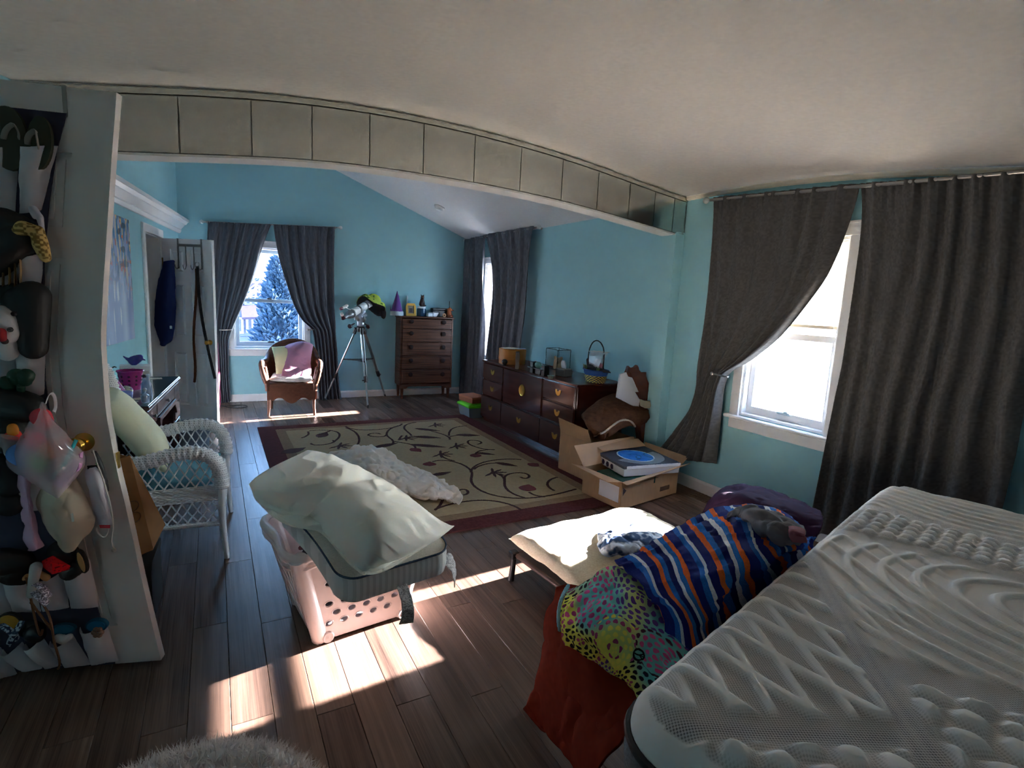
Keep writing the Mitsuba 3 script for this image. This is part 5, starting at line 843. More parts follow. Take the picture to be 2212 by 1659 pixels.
obj('rear', quad(bkA, sB, sC, bkD, .004), kraft, k); obj('base', quad(fD, fC, sC, bkD, .004), kraft, k); obj('gusset', quad(fA, bkA, bkD, fD, .004), kraft, k)
mid1, mid2 = fA*.45+fD*.55, fB*.45+fC*.55; nf = np.cross(fB-fA, fD-fA); nf /= np.linalg.norm(nf); nf = nf if nf[1] < 0 else -nf
rings = [tube([mid1*.5+mid2*.5+nf*.004+(mid2-mid1)/np.linalg.norm(mid2-mid1)*.022*math.cos(t)+(fA-fD)/np.linalg.norm(fA-fD)*(.022*math.sin(t)+dy) for t in np.linspace(0, 6.283, 17)[:-1]], .0018, 4, closed=True) for dy in (-.025, .025)]
obj('printed_rings', cat(rings), mat((92, 62, 44), .7), k)

# ================================================================== near door with the shoe organiser
Fd = np.array([-.222, 2.275, 0]); dU = np.array([-.511, .158, 0]); dU /= np.linalg.norm(dU); dN = np.array([-dU[1], dU[0], 0]); dN = dN if dN[1] < 0 else -dN
def dr_(px, py, off=0.): return at(px, py, plane=(Fd+dN*off, dN))
def uvd(px, py, off=0.): q = dr_(px, py, off)-Fd; return np.array([q@dU, q[2]])
def dpl(m): return to_plane(m, Fd, dU, [0, 0, 1], dN)
edge = np.array([uvd(*p) for p in ((252, 200), (240, 360), (231, 500), (222, 640), (219, 760), (227, 870), (245, 980), (275, 1110), (310, 1270), (348, 1430))])
edge[-1][1] = .012; dTop = edge[0][1]; ez = PchipInterpolator(edge[::-1, 1], edge[::-1, 0]); zz_ = np.linspace(.012, dTop, 40); DWn = .79
d1_ = _new('door_1'); labels[d1_] = {'kind': 'structure', 'label': 'open white panel door at the left front, covered by a shoe organiser'}
outl = Polygon([(ez(z), z) for z in zz_]+[(DWn, dTop), (DWn, .012)])
dwm1 = mat((216, 208, 204), .4); holes_ = []
sx = lambda z: float(ez(z))
pan = []
for z0, z1 in ((.17, .68), (.86, 1.52), (1.60, 1.86)):
    for a, b in ((.115, .345), (.445, .675)):
        pan.append(([(a+sx(z)*(1 if a < .4 else .4), z) for z in np.linspace(z0, z1, 10)], [(b+sx(z)*(.7 if a < .4 else .3), z) for z in np.linspace(z1, z0, 10)]))
fr = outl
for l, r_ in pan: fr = fr.difference(Polygon(l+r_))
obj('frame', dpl(mv(prism(fr, .035), 0, 0, -.035)), dwm1, d1_)
for l, r_ in pan:
    pg = Polygon(l+r_); q1, q2 = pg.buffer(-.022), pg.buffer(-.045)
    obj('panel', dpl(cat(mv(prism(pg, .012), 0, 0, -.026), mv(prism(q1, .004), 0, 0, -.014), mv(prism(q2, .006), 0, 0, -.010))), dwm1, d1_)
kn = uvd(196, 962, .05); knu, knz = kn; knu = uvd(190, 955, .0)[0]+.01
kk = obj('knob', dpl(mv(lathe([(.032, 0), (.033, .004), (.028, .008), (.012, .012), (.011, .034), (.024, .042), (.028, .054), (.022, .066), (.008, .070)], 26), knu, knz, 0)), brass, d1_, smooth=40); obj('keyhole', dpl(mv(lathe([(.004, .0), (.004, .001)], 8), knu, knz-.0, .0702)), mat((60, 44, 22), .4), kk)
obj('latch_plate', dpl(box(sx(.80)-.003, sx(.80)+.001, .78, .84, -.028, -.008)), brass, d1_)

# organiser: fabric backing with rows of pockets
cloth_d = mat((52, 50, 66), .9); cloth_w = mat((206, 198, 202), .85, sheen=.2)
og = thing('shoe_organizer', 'hanging fabric shoe organiser with pale pockets on the near door', 'shoe organizer')
bO = [uvd(*p) for p in ((146, 246), (124, 330), (108, 440), (98, 560), (97, 700), (100, 820), (120, 980), (160, 1180), (205, 1290), (250, 1432))]; bO = [(u, z) for u, z in bO]
obj('backing', dpl(mv(prism(Polygon(bO+[(DWn-.06, bO[-1][1]), (DWn-.06, bO[0][1])]), .004), 0, 0, .002)), cloth_d, og)
for u in (.19, .45, .7): obj('hanger', dpl(cat(box(u-.006, u+.006, bO[0][1]-.01, dTop+.003, .001, .003), box(u-.006, u+.006, dTop+.001, dTop+.004, -.037, .003))), mat((150, 148, 144), .4, .7), og)
def pocket(TL, TR, BR, BL, bulge=.05, sag=.0, wr=.006, seed=0, m=None):
    """a fabric pocket: its corners read on the door, its front bellied out"""
    a, b, c, d = (uvd(*p) for p in (TL, TR, BR, BL)); n = 17; P = np.zeros((n, n, 3))
    for i, t in enumerate(np.linspace(0, 1, n)):
        for j, s in enumerate(np.linspace(0, 1, n)):
            q = (a*(1-s)+b*s)*(1-t)+(d*(1-s)+c*s)*t; o = bulge*(1-abs(2*s-1)**3)*(1-t**2.5)**.7+.007
            P[i, j] = Fd+dU*q[0]+np.array([0, 0, q[1]-sag*(1-t)**2*(1-abs(2*s-1)**2)])+dN*o
    return obj('pocket', grid(wrinkle(P, wr, 13, seed), .0025), m or cloth_w, og, smooth=True)
rows = [((-62, 322), (44, 320), (36, 462), (-62, 470)), ((50, 320), (126, 316), (92, 455), (46, 462)),
        ((-60, 560), (42, 556), (40, 640), (-60, 648)), ((48, 552), (97, 548), (90, 625), (50, 640)),
        ((-60, 760), (36, 762), (44, 872), (-50, 880)), ((40, 765), (101, 735), (98, 850), (50, 870)),
        ((-60, 1000), (26, 996), (40, 1105), (-40, 1115)), ((34, 1000), (110, 985), (130, 1095), (48, 1105)),
        ((-30, 1230), (12, 1245), (28, 1318), (-20, 1330)), ((10, 1243), (70, 1245), (92, 1318), (30, 1320)), ((76, 1240), (140, 1230), (152, 1310), (96, 1318)), ((140, 1230), (196, 1205), (215, 1308), (156, 1312)),
        ((-30, 1400), (4, 1395), (40, 1452), (0, 1465)), ((10, 1400), (50, 1384), (95, 1440), (50, 1449)), ((58, 1388), (95, 1374), (135, 1435), (100, 1442)), ((112, 1382), (160, 1370), (200, 1432), (142, 1440)), ((176, 1352), (230, 1340), (258, 1424), (200, 1434))]
for i, r_ in enumerate(rows): pocket(*r_, bulge=.045 if i < 8 else .04, seed=i, sag=.012)
def dp(px, py, off): return dr_(px, py, off)
def sole(name, px, py, rx, rz, off, rgb, lab, ct, tilt=0, rim=None):
    """an oval sole or toe standing out of a pocket, lying along the door's plane"""
    c = dp(px, py, off); s = mpp(c); o = [(rx*s*math.cos(t), rz*s*math.sin(t)) for t in np.linspace(0, 6.283, 33)[:-1]]; k = thing(name, lab, ct)
    m = prism(o, .014); rot(m, tilt); q = uvd(px, py, off); obj('sole', dpl(mv(m, q[0], q[1], off-.007)), mat(rgb, .7), k)
    if rim: m = prism(Polygon(o).buffer(-.006), .004); rot(m, tilt); obj('footbed', dpl(mv(m, q[0], q[1], off+.006)), mat(rim, .75), k)
    return k, lambda pts, r, c_, fl=.35: obj('strap', tube(spline([dp(x, y, off+e) for x, y, e in pts], 22), r, 8, flat=fl), mat(c_, .6), k, smooth=40)
k, st = sole('flip_flop', 20, 300, 36, 66, .035, (52, 52, 40), 'olive flip-flop with a grey strap in the top left pocket of the organiser', 'sandal'); st([(8, 300, .01), (18, 275, .03), (29, 268, .035)], .008, (120, 116, 108)); st([(29, 268, .035), (36, 278, .03), (40, 298, .01)], .008, (120, 116, 108))
k, st = sole('flip_flop', 86, 310, 24, 56, .035, (48, 50, 36), 'olive flip-flop with a grey strap in the top right pocket of the organiser', 'sandal', 8); st([(60, 312, .01), (66, 288, .03), (77, 282, .035)], .008, (118, 114, 106)); st([(77, 282, .035), (80, 300, .03), (84, 320, .01)], .008, (118, 114, 106))
def lump(name, parts, m, lab, ct, L=.008):
    """parts: (px, py, off, r) pairs of ball centres read on the door"""
    ms = [(dp(*a[:3]), a[3], dp(*b[:3]), b[3]) for a, b in parts]; obj(name, blob(ms, L), m, None, label=lab, cat=ct, smooth=True)
lump('white_ribbon', [((72, 452, .05, .012), (86, 470, .055, .010)), ((86, 470, .055, .010), (92, 498, .04, .006)), ((70, 455, .05, .01), (76, 468, .06, .008))], mat((176, 172, 184), .7), 'knotted white ribbon hanging under the top right pocket of the organiser', 'ribbon')
lace = procmat('lace_cloth', lambda p, n, uv: mix(lin((120, 90, 48)), lin((196, 166, 104)), smoothstep(.35, .65, noise(p.x*130, p.y*130, p.z*130))), .85, .2)
lump('lace_scrunchie', [((36, 512, .07, .02), (50, 492, .075, .022)), ((50, 492, .075, .022), (80, 500, .07, .018)), ((80, 500, .07, .02), (88, 530, .065, .022)), ((88, 530, .065, .022), (98, 556, .055, .016)), ((36, 512, .07, .02), (42, 520, .07, .016))], lace, 'golden lace band hanging out of the second row of the organiser', 'hair band')
lump('black_boot', [((-20, 560, .05, .06), (40, 520, .05, .05)), ((10, 480, .04, .045), (50, 490, .04, .035))], mat((18, 17, 18), .5), 'black boot stuffed in the second row of the organiser', 'boot', .014)
for i, x in enumerate((6, 20, 32, 44)): obj('ribbon', tube(spline([dp(x, 560, .055), dp(x+1, 600, .06), dp(x, 632, .05)], 12), .009, 8, flat=.3), mat((168, 130, 84) if i % 2 else (120, 90, 58), .5), None, label=['tan ribbon at the left of the second row of the organiser', 'gold ribbon second from the left in the second row of the organiser', 'tan ribbon third from the left in the second row of the organiser', 'gold ribbon beside the white pocket in the second row of the organiser'][i], cat='ribbon', smooth=40)
lump('black_slipper', [((70, 640, .05, .05), (72, 750, .04, .04)), ((50, 650, .045, .05), (60, 720, .04, .045)), ((84, 660, .03, .03), (86, 740, .03, .025)), ((92, 650, .03, .008), (99, 643, .04, .006))], mat((16, 16, 17), .6), 'tall black slipper standing in the third row of the organiser', 'slipper', .012)
lump('dark_glove', [((5, 660, .05, .03), (10, 630, .05, .022)), ((20, 660, .05, .03), (28, 625, .05, .02)), ((36, 660, .05, .03), (44, 628, .05, .02))], mat((18, 26, 24), .8), 'dark green glove sticking up in the third row of the organiser', 'glove', .012)
k = thing('plush_toy', 'white plush toy with a red nose in the third row of the organiser', 'toy'); 
obj('body', blob([(dp(6, 690, .08), .045, dp(14, 715, .08), .04), (dp(10, 740, .07), .035, dp(16, 760, .06), .03)], .01), mat((198, 194, 196), .95, sheen=.5), k, smooth=True)
obj('nose', blob([(dp(2, 718, .12), .014, dp(6, 732, .118), .010)], .006), mat((150, 26, 34), .7), k, smooth=True); obj('mouth', mv(trimesh.creation.icosphere(2, .01), *dp(10, 737, .112)), mat((36, 16, 20), .5), k)
for x, y in ((30, 678), (22, 712)): obj('eye', mv(trimesh.creation.icosphere(2, .008), *dp(x, y, .112)), mat((20, 20, 24), .3), k)
lump('clover_ornament', [((14, 826, .06, .022), (18, 832, .06, .02)), ((35, 812, .065, .024), (38, 820, .06, .02)), ((56, 812, .065, .024), (54, 822, .06, .02)), ((45, 835, .06, .012), (45, 850, .05, .01))], mat((20, 52, 38), .5), 'dark green clover shaped ornament in the fourth row of the organiser', 'ornament')
lump('black_shoe', [((10, 870, .05, .06), (60, 880, .05, .05)), ((20, 930, .05, .06), (30, 950, .05, .05))], mat((15, 15, 16), .5), 'black shoe in the fifth row of the organiser, left of the plastic bag', 'shoe', .014)
lump('black_trainer', [((0, 1015, .06, .055), (20, 1040, .06, .05)), ((-10, 1075, .05, .05), (22, 1090, .05, .04))], mat((20, 19, 20), .5), 'black shoe in the sixth row of the organiser beside the pink bag', 'shoe', .014)
k = thing('toy_duck', 'small orange and red toy peeking over the pink bag on the organiser', 'toy'); obj('cap', blob([(dp(27, 924, .1), .014, dp(28, 932, .1), .016)], .006), mat((206, 118, 30), .6), k, smooth=True); obj('head', blob([(dp(20, 940, .09), .018, dp(32, 940, .09), .018)], .007), mat((206, 36, 30), .5), k, smooth=True)
# lower rows: shoes
lump('dark_shoe', [((6, 1215, .07, .05), (45, 1215, .06, .04)), ((30, 1235, .06, .045), (48, 1245, .05, .03))], mat((26, 18, 16), .4), 'dark brown shoe in the pocket left of the jewelled sandal', 'shoe', .012)
k = thing('red_shoe', 'bright red studded pointed shoe above the jewelled sandal', 'shoe'); obj('upper', hull(np.vstack([[dp(x, y, o) for x, y, o in ((90, 1212, .06), (114, 1200, .10), (152, 1222, .11), (150, 1230, .11), (113, 1241, .13), (92, 1225, .07), (112, 1215, .135))]])), procmat('red_glitter', lambda p, n, uv: mix(lin((206, 16, 26)), lin((70, 4, 10)), smoothstep(.72, .78, noise(p.x*260, p.y*260, p.z*260))), .4), k); obj('heel', blob([(dp(118, 1195, .07), .02, dp(150, 1202, .06), .018)], .008), mat((24, 20, 20), .5), k, smooth=True)
k = thing('jewelled_sandal', 'grey sandal with a glittering jewelled strap hanging out of its pocket', 'sandal'); obj('sole', blob([(dp(78, 1225, .09), .018, dp(66, 1285, .10), .012)], .007), mat((168, 160, 156), .6), k, smooth=True)
gl = procmat('jewels', lambda p, n, uv: mix(lin((120, 112, 130)), lin((246, 240, 252)), smoothstep(.4, .7, noise(p.x*330, p.y*330, p.z*330))), .2, .9)
for pts in ([(76, 1262, .10), (92, 1270, .12), (106, 1290, .12)], [(72, 1278, .10), (88, 1292, .12), (102, 1304, .115)]): obj('jewelled_strap', tube(spline([dp(*p) for p in pts], 16), .012, 8, flat=.4), gl, k, smooth=40)
k, st = sole('brown_clog', 178, 1212, 9, 27, .07, (26, 20, 18), 'black shoe with a tan insole in the right pocket of the sixth shoe row', 'shoe', -12, (206, 152, 92))
lump('black_pump', [((150, 1235, .06, .03), (166, 1225, .06, .028)), ((128, 1190, .05, .035), (150, 1195, .05, .03))], mat((20, 18, 18), .4), 'black shoe beside the tan insole in the right pocket', 'shoe')
lump('tan_strap_shoe', [((40, 1250, .07, .01), (54, 1246, .07, .012)), ((88, 1240, .07, .010), (100, 1248, .07, .012))], mat((196, 146, 92), .5), 'tan sandal showing at the left of the jewelled sandal', 'sandal')
k, st = sole('slide_sandal', 22, 1342, 23, 20, .05, (30, 24, 20), 'black sandal with a golden insole and a patterned strap in the lowest row', 'sandal', 18, (196, 142, 52)); pat = procmat('strap_print', lambda p, n, uv: mix(lin((30, 44, 72)), lin((170, 184, 196)), smoothstep(.45, .55, noise(p.x*150, p.y*150, p.z*150))), .6)
obj('patterned_strap', tube(spline([dp(48, 1342, .07), dp(36, 1360, .09), dp(18, 1392, .08)], 16), .011, 8, flat=.4), pat, k, smooth=40); obj('patterned_strap', tube(spline([dp(2, 1350, .07), dp(20, 1362, .09), dp(38, 1380, .08)], 16), .011, 8, flat=.4), pat, k, smooth=40)
lump('patent_shoe', [((72, 1368, .07, .028), (80, 1372, .07, .026)), ((64, 1358, .05, .03), (78, 1362, .05, .028))], mat((16, 15, 17), .08, spec=.9), 'glossy black patent shoe in the lowest row', 'shoe')
k, st = sole('teal_flat', 138, 1358, 23, 12, .05, (12, 64, 84), 'teal flat shoe with a silver bow in the lowest row', 'shoe', 0, (16, 84, 108)); obj('bow', blob([(dp(126, 1378, .08), .014, dp(138, 1382, .085), .016), (dp(138, 1382, .085), .012, dp(150, 1376, .08), .012)], .006), mat((190, 182, 180), .3, .5), k, smooth=True)
k, st = sole('teal_flat', 210, 1350, 21, 15, .05, (10, 70, 100), 'teal flat shoe with a metal rosette in the rightmost pocket of the lowest row', 'shoe', 0, (14, 96, 140)); obj('rosette', cat([mv(trimesh.creation.icosphere(2, .009), *dp(211+8*math.cos(a), 1366+7*math.sin(a), .08)) for a in np.linspace(0, 6.28, 7)[:-1]]), mat((150, 118, 100), .25, .8), k, smooth=True)
for i, pts in enumerate(([(56, 1250, .08), (70, 1310, .09), (90, 1370, .095), (92, 1360, .095)], [(88, 1300, .09), (110, 1345, .1), (118, 1390, .1), (128, 1425, .09), (125, 1445, .07)], [(66, 1300, .1), (96, 1340, .1), (112, 1360, .1)])): obj('leather_lace', tube(spline([dp(*p) for p in pts], 30), .004, 6), mat((112, 70, 44), .6), None, label=['brown leather lace hanging beside the jewelled sandal', 'long brown leather lace trailing over the lowest row of pockets', 'short brown leather lace crossing above the lowest row'][i], cat='lace', smooth=40)

# things hanging from the door's knob: plastic bag, cloth bag, white pouch
scene['thin_plastic'] = {'type': 'blendbsdf', 'weight': .68, 'film': {'type': 'principledthin', 'base_color': {'type': 'rgb', 'value': lin((240, 226, 234))}, 'roughness': .35, 'spec_trans': 0.0, 'diff_trans': .9, 'eta': 1.3}, 'gloss': {'type': 'thindielectric', 'int_ior': 1.4}}
k = thing('plastic_bag', 'see-through plastic carrier bag of bright toys hanging on the near door', 'plastic bag')
bag = [[(88, 872, .11), (91, 868, .125), (95, 870, .12), (99, 873, .10)], [(62, 912, .10), (85, 905, .15), (105, 905, .15), (125, 915, .10)], [(35, 955, .10), (75, 945, .19), (120, 950, .19), (160, 955, .09)], [(14, 1000, .09), (60, 985, .20), (125, 990, .20), (186, 985, .08)], [(50, 1035, .09), (85, 1035, .18), (130, 1030, .18), (178, 1018, .08)], [(108, 1068, .10), (120, 1075, .13), (130, 1080, .12), (140, 1064, .10)]]
Pb = patch([[dp(*c) for c in r] for r in bag], 50, 50); obj('front', grid(wrinkle(Pb, .012, 11, 6)), 'thin_plastic', k, smooth=True)
Pk = patch([[dp(c[0], c[1], .068+.0*i) for c in r] for i, r in enumerate(bag)], 24, 24); obj('rear', grid(Pk), 'thin_plastic', k, smooth=True)
obj('handle', tube(spline([dp(99, 872, .10), dp(112, 850, .08), dp(120, 868, .06), dp(116, 890, .07)], 20), .005, 6, flat=.3), mat((200, 196, 204), .4), k, smooth=40)
tv = patch([[dp(*c) for c in r] for r in ([(40, 945, .11), (36, 960, .12), (30, 980, .11)], [(10, 938, .12), (8, 955, .14), (14, 985, .12)], [(-10, 935, .11), (-6, 955, .12), (8, 985, .10)])], 18, 18, 2); obj('tied_corner', grid(wrinkle(tv, .012, 16, 2)), 'thin_plastic', k, smooth=True)
for px, py, o, r_, c, lab in ((92, 905, .11, .030, (214, 60, 70), 'red toy at the top inside the plastic bag'), (45, 985, .125, .034, (70, 110, 170), 'blue ball at the left inside the plastic bag'), (78, 955, .12, .028, (206, 70, 96), 'pink toy in the middle of the plastic bag'), (104, 975, .13, .022, (220, 130, 40), 'orange toy in the middle of the plastic bag'), (86, 1000, .13, .030, (60, 120, 70), 'green toy low in the plastic bag'), (100, 1020, .12, .030, (36, 44, 76), 'navy toy at the bottom of the plastic bag'), (138, 965, .12, .024, (206, 84, 70), 'red toy at the right inside the plastic bag')):
    obj('toy', blob([(dp(px-3, py-4, o), r_, dp(px+4, py+6, o), r_*.8)], .01), mat(c, .5), None, label=lab, cat='toy', smooth=True)
pkc = [dp(*q) for q in ((120, 1040, .115), (180, 975, .095), (178, 1008, .10), (140, 1052, .115))]; obj('parcel', hull(np.vstack([pkc, np.array(pkc)+dN*.02])), mat((196, 140, 184), .5), None, label='lilac packet slanting across the right of the plastic bag', cat='packet')
obj('teal_strip', tube([dp(112, 1032, .145), dp(140, 1000, .15), dp(165, 950, .12)], .010, 8, flat=.4), mat((20, 140, 150), .5), None, label='teal strip above the lilac packet in the plastic bag', cat='ribbon')
pk2 = patch([[dp(*c) for c in r] for r in ([(30, 985, .075), (45, 990, .085), (56, 1000, .075)], [(40, 1060, .085), (56, 1060, .115), (70, 1065, .085)], [(50, 1130, .085), (66, 1130, .12), (82, 1130, .085)], [(60, 1190, .085), (76, 1190, .115), (98, 1178, .085)])], 40, 24, 2); obj('pink_bag', grid(wrinkle(pk2, .022, 13, 5), .002), mat((196, 150, 178), .5), None, label='limp pink plastic bag hanging left of the beige cloth bag', cat='plastic bag', smooth=True)
cbg = patch([[dp(*c) for c in r] for r in ([(96, 1030, .07), (125, 1030, .09), (160, 1022, .07)], [(84, 1070, .07), (125, 1062, .12), (178, 1060, .07)], [(82, 1100, .07), (130, 1105, .14), (192, 1092, .07)], [(105, 1145, .07), (140, 1150, .12), (206, 1128, .07)], [(135, 1182, .07), (152, 1190, .085), (165, 1172, .07)])], 44, 40, 3); k = thing('cloth_bag', 'beige cloth bag hanging below the plastic bag on the near door', 'cloth bag'); obj('bag', grid(wrinkle(cbg, .016, 10, 7), .004), mat((186, 168, 148), .9), k, smooth=True)
obj('tag', hull(np.vstack([[dp(*c) for c in ((152, 1110, .135), (158, 1108, .135), (161, 1126, .135), (155, 1128, .135))], np.array([dp(*c) for c in ((152, 1110, .137), (158, 1108, .137), (161, 1126, .137), (155, 1128, .137))])])), mat((216, 210, 200), .7), k)
k = thing('pouch', 'narrow white drawstring pouch with a red band hanging from the brass door knob', 'pouch'); pw = patch([[dp(*c) for c in r] for r in ([(188, 1012, .06), (200, 1010, .07), (212, 1006, .06)], [(190, 1050, .055), (206, 1050, .08), (226, 1046, .055)], [(203, 1100, .055), (220, 1098, .075), (236, 1096, .055)], [(211, 1134, .055), (226, 1134, .065), (242, 1134, .055)])], 34, 24, 3); obj('bag', grid(wrinkle(pw, .010, 12, 3), .003), mat((204, 198, 208), .8), k, smooth=True)
obj('band', hull([dp(x, y, o) for x, y in ((214, 1134), (238, 1134), (238, 1141), (216, 1141)) for o in (.055, .068)]), mat((176, 24, 40), .7), k); obj('top_lining', hull([dp(x, y, o) for x, y in ((188, 1006), (211, 1004), (212, 1013), (189, 1014)) for o in (.05, .066)]), mat((30, 28, 34), .8), k)
cdm = mat((206, 200, 194), .7)
obj('cord', tube(spline([dp(200, 972, .055), dp(210, 1000, .065), dp(226, 1046, .062), dp(240, 1100, .062), dp(244, 1140, .06), dp(241, 1170, .05), dp(245, 1184, .045)], 40), .003, 6), cdm, k, smooth=40); obj('cord', tube(spline([dp(212, 1138, .062), dp(215, 1155, .06), dp(224, 1161, .06), dp(232, 1152, .062), dp(234, 1140, .064)], 24), .0025, 6), cdm, k, smooth=40); obj('cord_knot', mv(trimesh.creation.icosphere(2, .008), *dp(246, 1188, .045)), cdm, k)
obj('strap', tube(spline([dp(203, 975, .05), dp(216, 1000, .06), dp(228, 1040, .05), dp(231, 1062, .04)], 24), .008, 8, flat=.3), mat((26, 24, 30), .6), None, label='black strap hanging beside the white pouch from the door knob', cat='strap', smooth=40)
obj('green_strap', tube(spline([dp(208, 1000, .052), dp(216, 1015, .05), dp(219, 1030, .045)], 12), .007, 8, flat=.3), mat((60, 190, 80), .5), None, label='short bright green strap behind the white pouch', cat='strap', smooth=40)

# ================================================================== laundry hamper with two pillows on it
LO, La = np.array([.331, 2.148, 0]), 7.0; lu = np.array([math.cos(math.radians(La)), math.sin(math.radians(La)), 0]); lv = np.array([-lu[1], lu[0], 0]); UPZ = np.array([0, 0, 1.])
hamp = mat((234, 222, 226), .35); hw, hd_, hh, tp_ = .40, .37, .44, .075
lp = lambda u, v, z: LO+lu*u+lv*v+UPZ*z
lh = thing('laundry_hamper', 'pale pink plastic laundry hamper with round holes standing in the sun patch on the floor', 'laundry basket')
def hside(a0, b0, a1, b1, holes):
    """one tapered wall: bottom corners a0 b0, top corners a1 b1, outward side on the right of a0 -> b0"""
    c0, c1 = (a0+b0)/2, (a1+b1)/2; V = (c1-c0); Hs = np.linalg.norm(V); V /= Hs; Uh = (b0-a0)/np.linalg.norm(b0-a0); N = np.cross(Uh, V); w0, w1 = np.linalg.norm(b0-a0), np.linalg.norm(b1-a1)
    p = Polygon([(-w0/2+.03, 0), (w0/2-.03, 0), (w1/2-.03, Hs), (-w1/2+.03, Hs)]); rings = []
    for x, y in holes:
        el = Polygon([(x+.0165*math.cos(t), y+.014*math.sin(t)) for t in np.linspace(0, 6.283, 21)[:-1]]); p = p.difference(el)
        rings.append(to_plane(tube([(x+.0185*math.cos(t), y+.016*math.sin(t), .005) for t in np.linspace(0, 6.283, 21)[:-1]], .0026, 5, closed=True), c0, Uh, V, N))
    obj('side', cat([to_plane(prism(p, .005), c0, Uh, V, N)]+rings), hamp, lh, smooth=35)
zb_ = .012
Bc = [lp(0, 0, zb_), lp(hw, 0, zb_), lp(hw, hd_, zb_), lp(0, hd_, zb_)]; Tc = [lp(-.115, -.11, hh), lp(hw+.06, -.09, hh), lp(hw+.06, hd_+.05, hh), lp(-.115, hd_+.03, hh)]
hol = [(x-.15+(.032 if r % 2 else 0)+.0*r, .085+.052*r) for r in range(6) for x in np.arange(0, .33, .064) if abs(x-.15+(.032 if r % 2 else 0)) < .165]
for i in range(4): hside(Bc[i], Bc[(i+1) % 4], Tc[i], Tc[(i+1) % 4], hol)
for i in range(4):
    c = np.mean(Bc, 0); p0 = Bc[i]+(c-Bc[i])*[.11, .11, 0]; p1 = Tc[i]+(np.mean(Tc, 0)-Tc[i])*[.085, .085, 0]; obj('corner', tube([p0, p1], .035, 14), hamp, lh, smooth=40)
obj('bottom', hull([p+[0, 0, e] for p in Bc for e in (0, .01)]), hamp, lh)
rc = [Tc[i]*(1-f)+Tc[(i+1) % 4]*f for i in range(4) for f in (.08, .5, .92)]; obj('rim', cat(tube(spline(rc+[rc[0]], 60)[:-1], .018, 10, closed=True), tube(spline([p-[0, 0, .04] for p in rc]+[rc[0]-[0, 0, .04]], 60)[:-1], .010, 8, closed=True)), hamp, lh, smooth=40)
for p in (lp(.045, .0, .02), lp(hw-.02, .0, .02)):
    obj('wheel', to_plane(lathe([(.006, -.012), (.023, -.012), (.025, -.008), (.025, .006), (.021, .010), (.012, .008), (.0, .012)], 20), p-lv*.012+UPZ*.006, lu, UPZ, -lv), mat((222, 214, 218), .35), lh, smooth=40)
# memory-foam pillow
fs = procmat('foam_knit', lambda p, n, uv: mix(lin((198, 197, 188)), lin((216, 215, 207)), noise(p.x*260, p.y*260, p.z*260)), .9, .2)
fq = procmat('foam_side', lambda p, n, uv: mix(lin((196, 196, 196)), lin((216, 216, 216)), smoothstep(.3, .6, dr.sin(p.x*260+p.y*90)*.5+.5)), .9, .2)
F0, F1 = np.array([.345, 1.71]), np.array([.215, 2.40]); fu = (F1-F0)/np.linalg.norm(F1-F0); fv_ = np.array([fu[1], -fu[0]]); Lf, Wf = np.linalg.norm(F1-F0), .44
kf = thing('foam_pillow', 'flat grey memory-foam pillow with dark piping lying on the laundry hamper', 'pillow')
def fpt(s, t, z): q = F0+fu*s+fv_*t; droop = -.055*np.clip((.34-s)/.34, 0, 1)**1.6; return np.array([q[0], q[1], z+droop])
zf = .462; n = 30
def rrect(L, W, R, k=10): 
    o = []
    for cx, cy, a0 in ((L-R, W-R, 0), (R, W-R, 90), (R, R, 180), (L-R, R, 270)): o += [(cx+R*math.cos(math.radians(a)), cy+R*math.sin(math.radians(a))) for a in np.linspace(a0, a0+90, k)]
    q = []
    for i in range(len(o)):
        a, b = np.array(o[i]), np.array(o[(i+1) % len(o)]); m_ = max(1, int(np.linalg.norm(b-a)/.04)); q += [tuple(a+(b-a)*j/m_) for j in range(m_)]
    return q
rr2 = rrect(Lf, Wf, .07); c_ = (Lf/2, Wf/2)
def ringpts(sc, z): return np.array([fpt(c_[0]+(a-c_[0])*sc, c_[1]+(b-c_[1])*sc, z) for a, b in rr2+[rr2[0]]])
obj('top', grid(np.array([ringpts(s, zf+.088+.018*(1-s**2)) for s in np.linspace(.0, 1, 16)])), fs, kf, smooth=True)
obj('side_band', grid(np.array([ringpts(1, zf+.088), ringpts(1.012, zf+.065), ringpts(1.012, zf+.025), ringpts(1, zf)])), fq, kf, smooth=True); obj('underside', grid(np.array([ringpts(s, zf) for s in np.linspace(1, 0, 6)])), fs, kf, smooth=True)
obj('piping', tube(ringpts(1.004, zf+.089)[:-1], .004, 6, closed=True), mat((44, 62, 84), .7), kf, smooth=40)
# big white pillow on top
pc = mat((240, 235, 226), .9, sheen=.2)
pr = [[(537, 1046, .60), (575, 1016, .61), (622, 992, .62), (664, 972, .61)], [(590, 1093, .57), (622, 1048, .71), (680, 1003, .735), (722, 985, .62)], [(652, 1114, .57), (684, 1068, .70), (738, 1026, .735), (778, 1010, .61)],
      [(690, 1138, .56), (732, 1098, .70), (792, 1060, .735), (846, 1044, .60)], [(742, 1200, .55), (785, 1150, .69), (850, 1106, .71), (918, 1099, .57)], [(787, 1243, .53), (850, 1214, .55), (920, 1178, .56), (982, 1136, .56)]]
nu_, nv_ = 120, 80; Pp_ = patch([[at(x, y, Z=z) for x, y, z in r] for r in pr], nu_, nv_)
U_, V_ = np.meshgrid(np.linspace(0, 1, nu_), np.linspace(0, 1, nv_), indexing='ij'); em = np.clip((U_*(1-U_)*4)/.35, 0, 1)*np.clip((V_*(1-V_)*4)/.35, 0, 1)
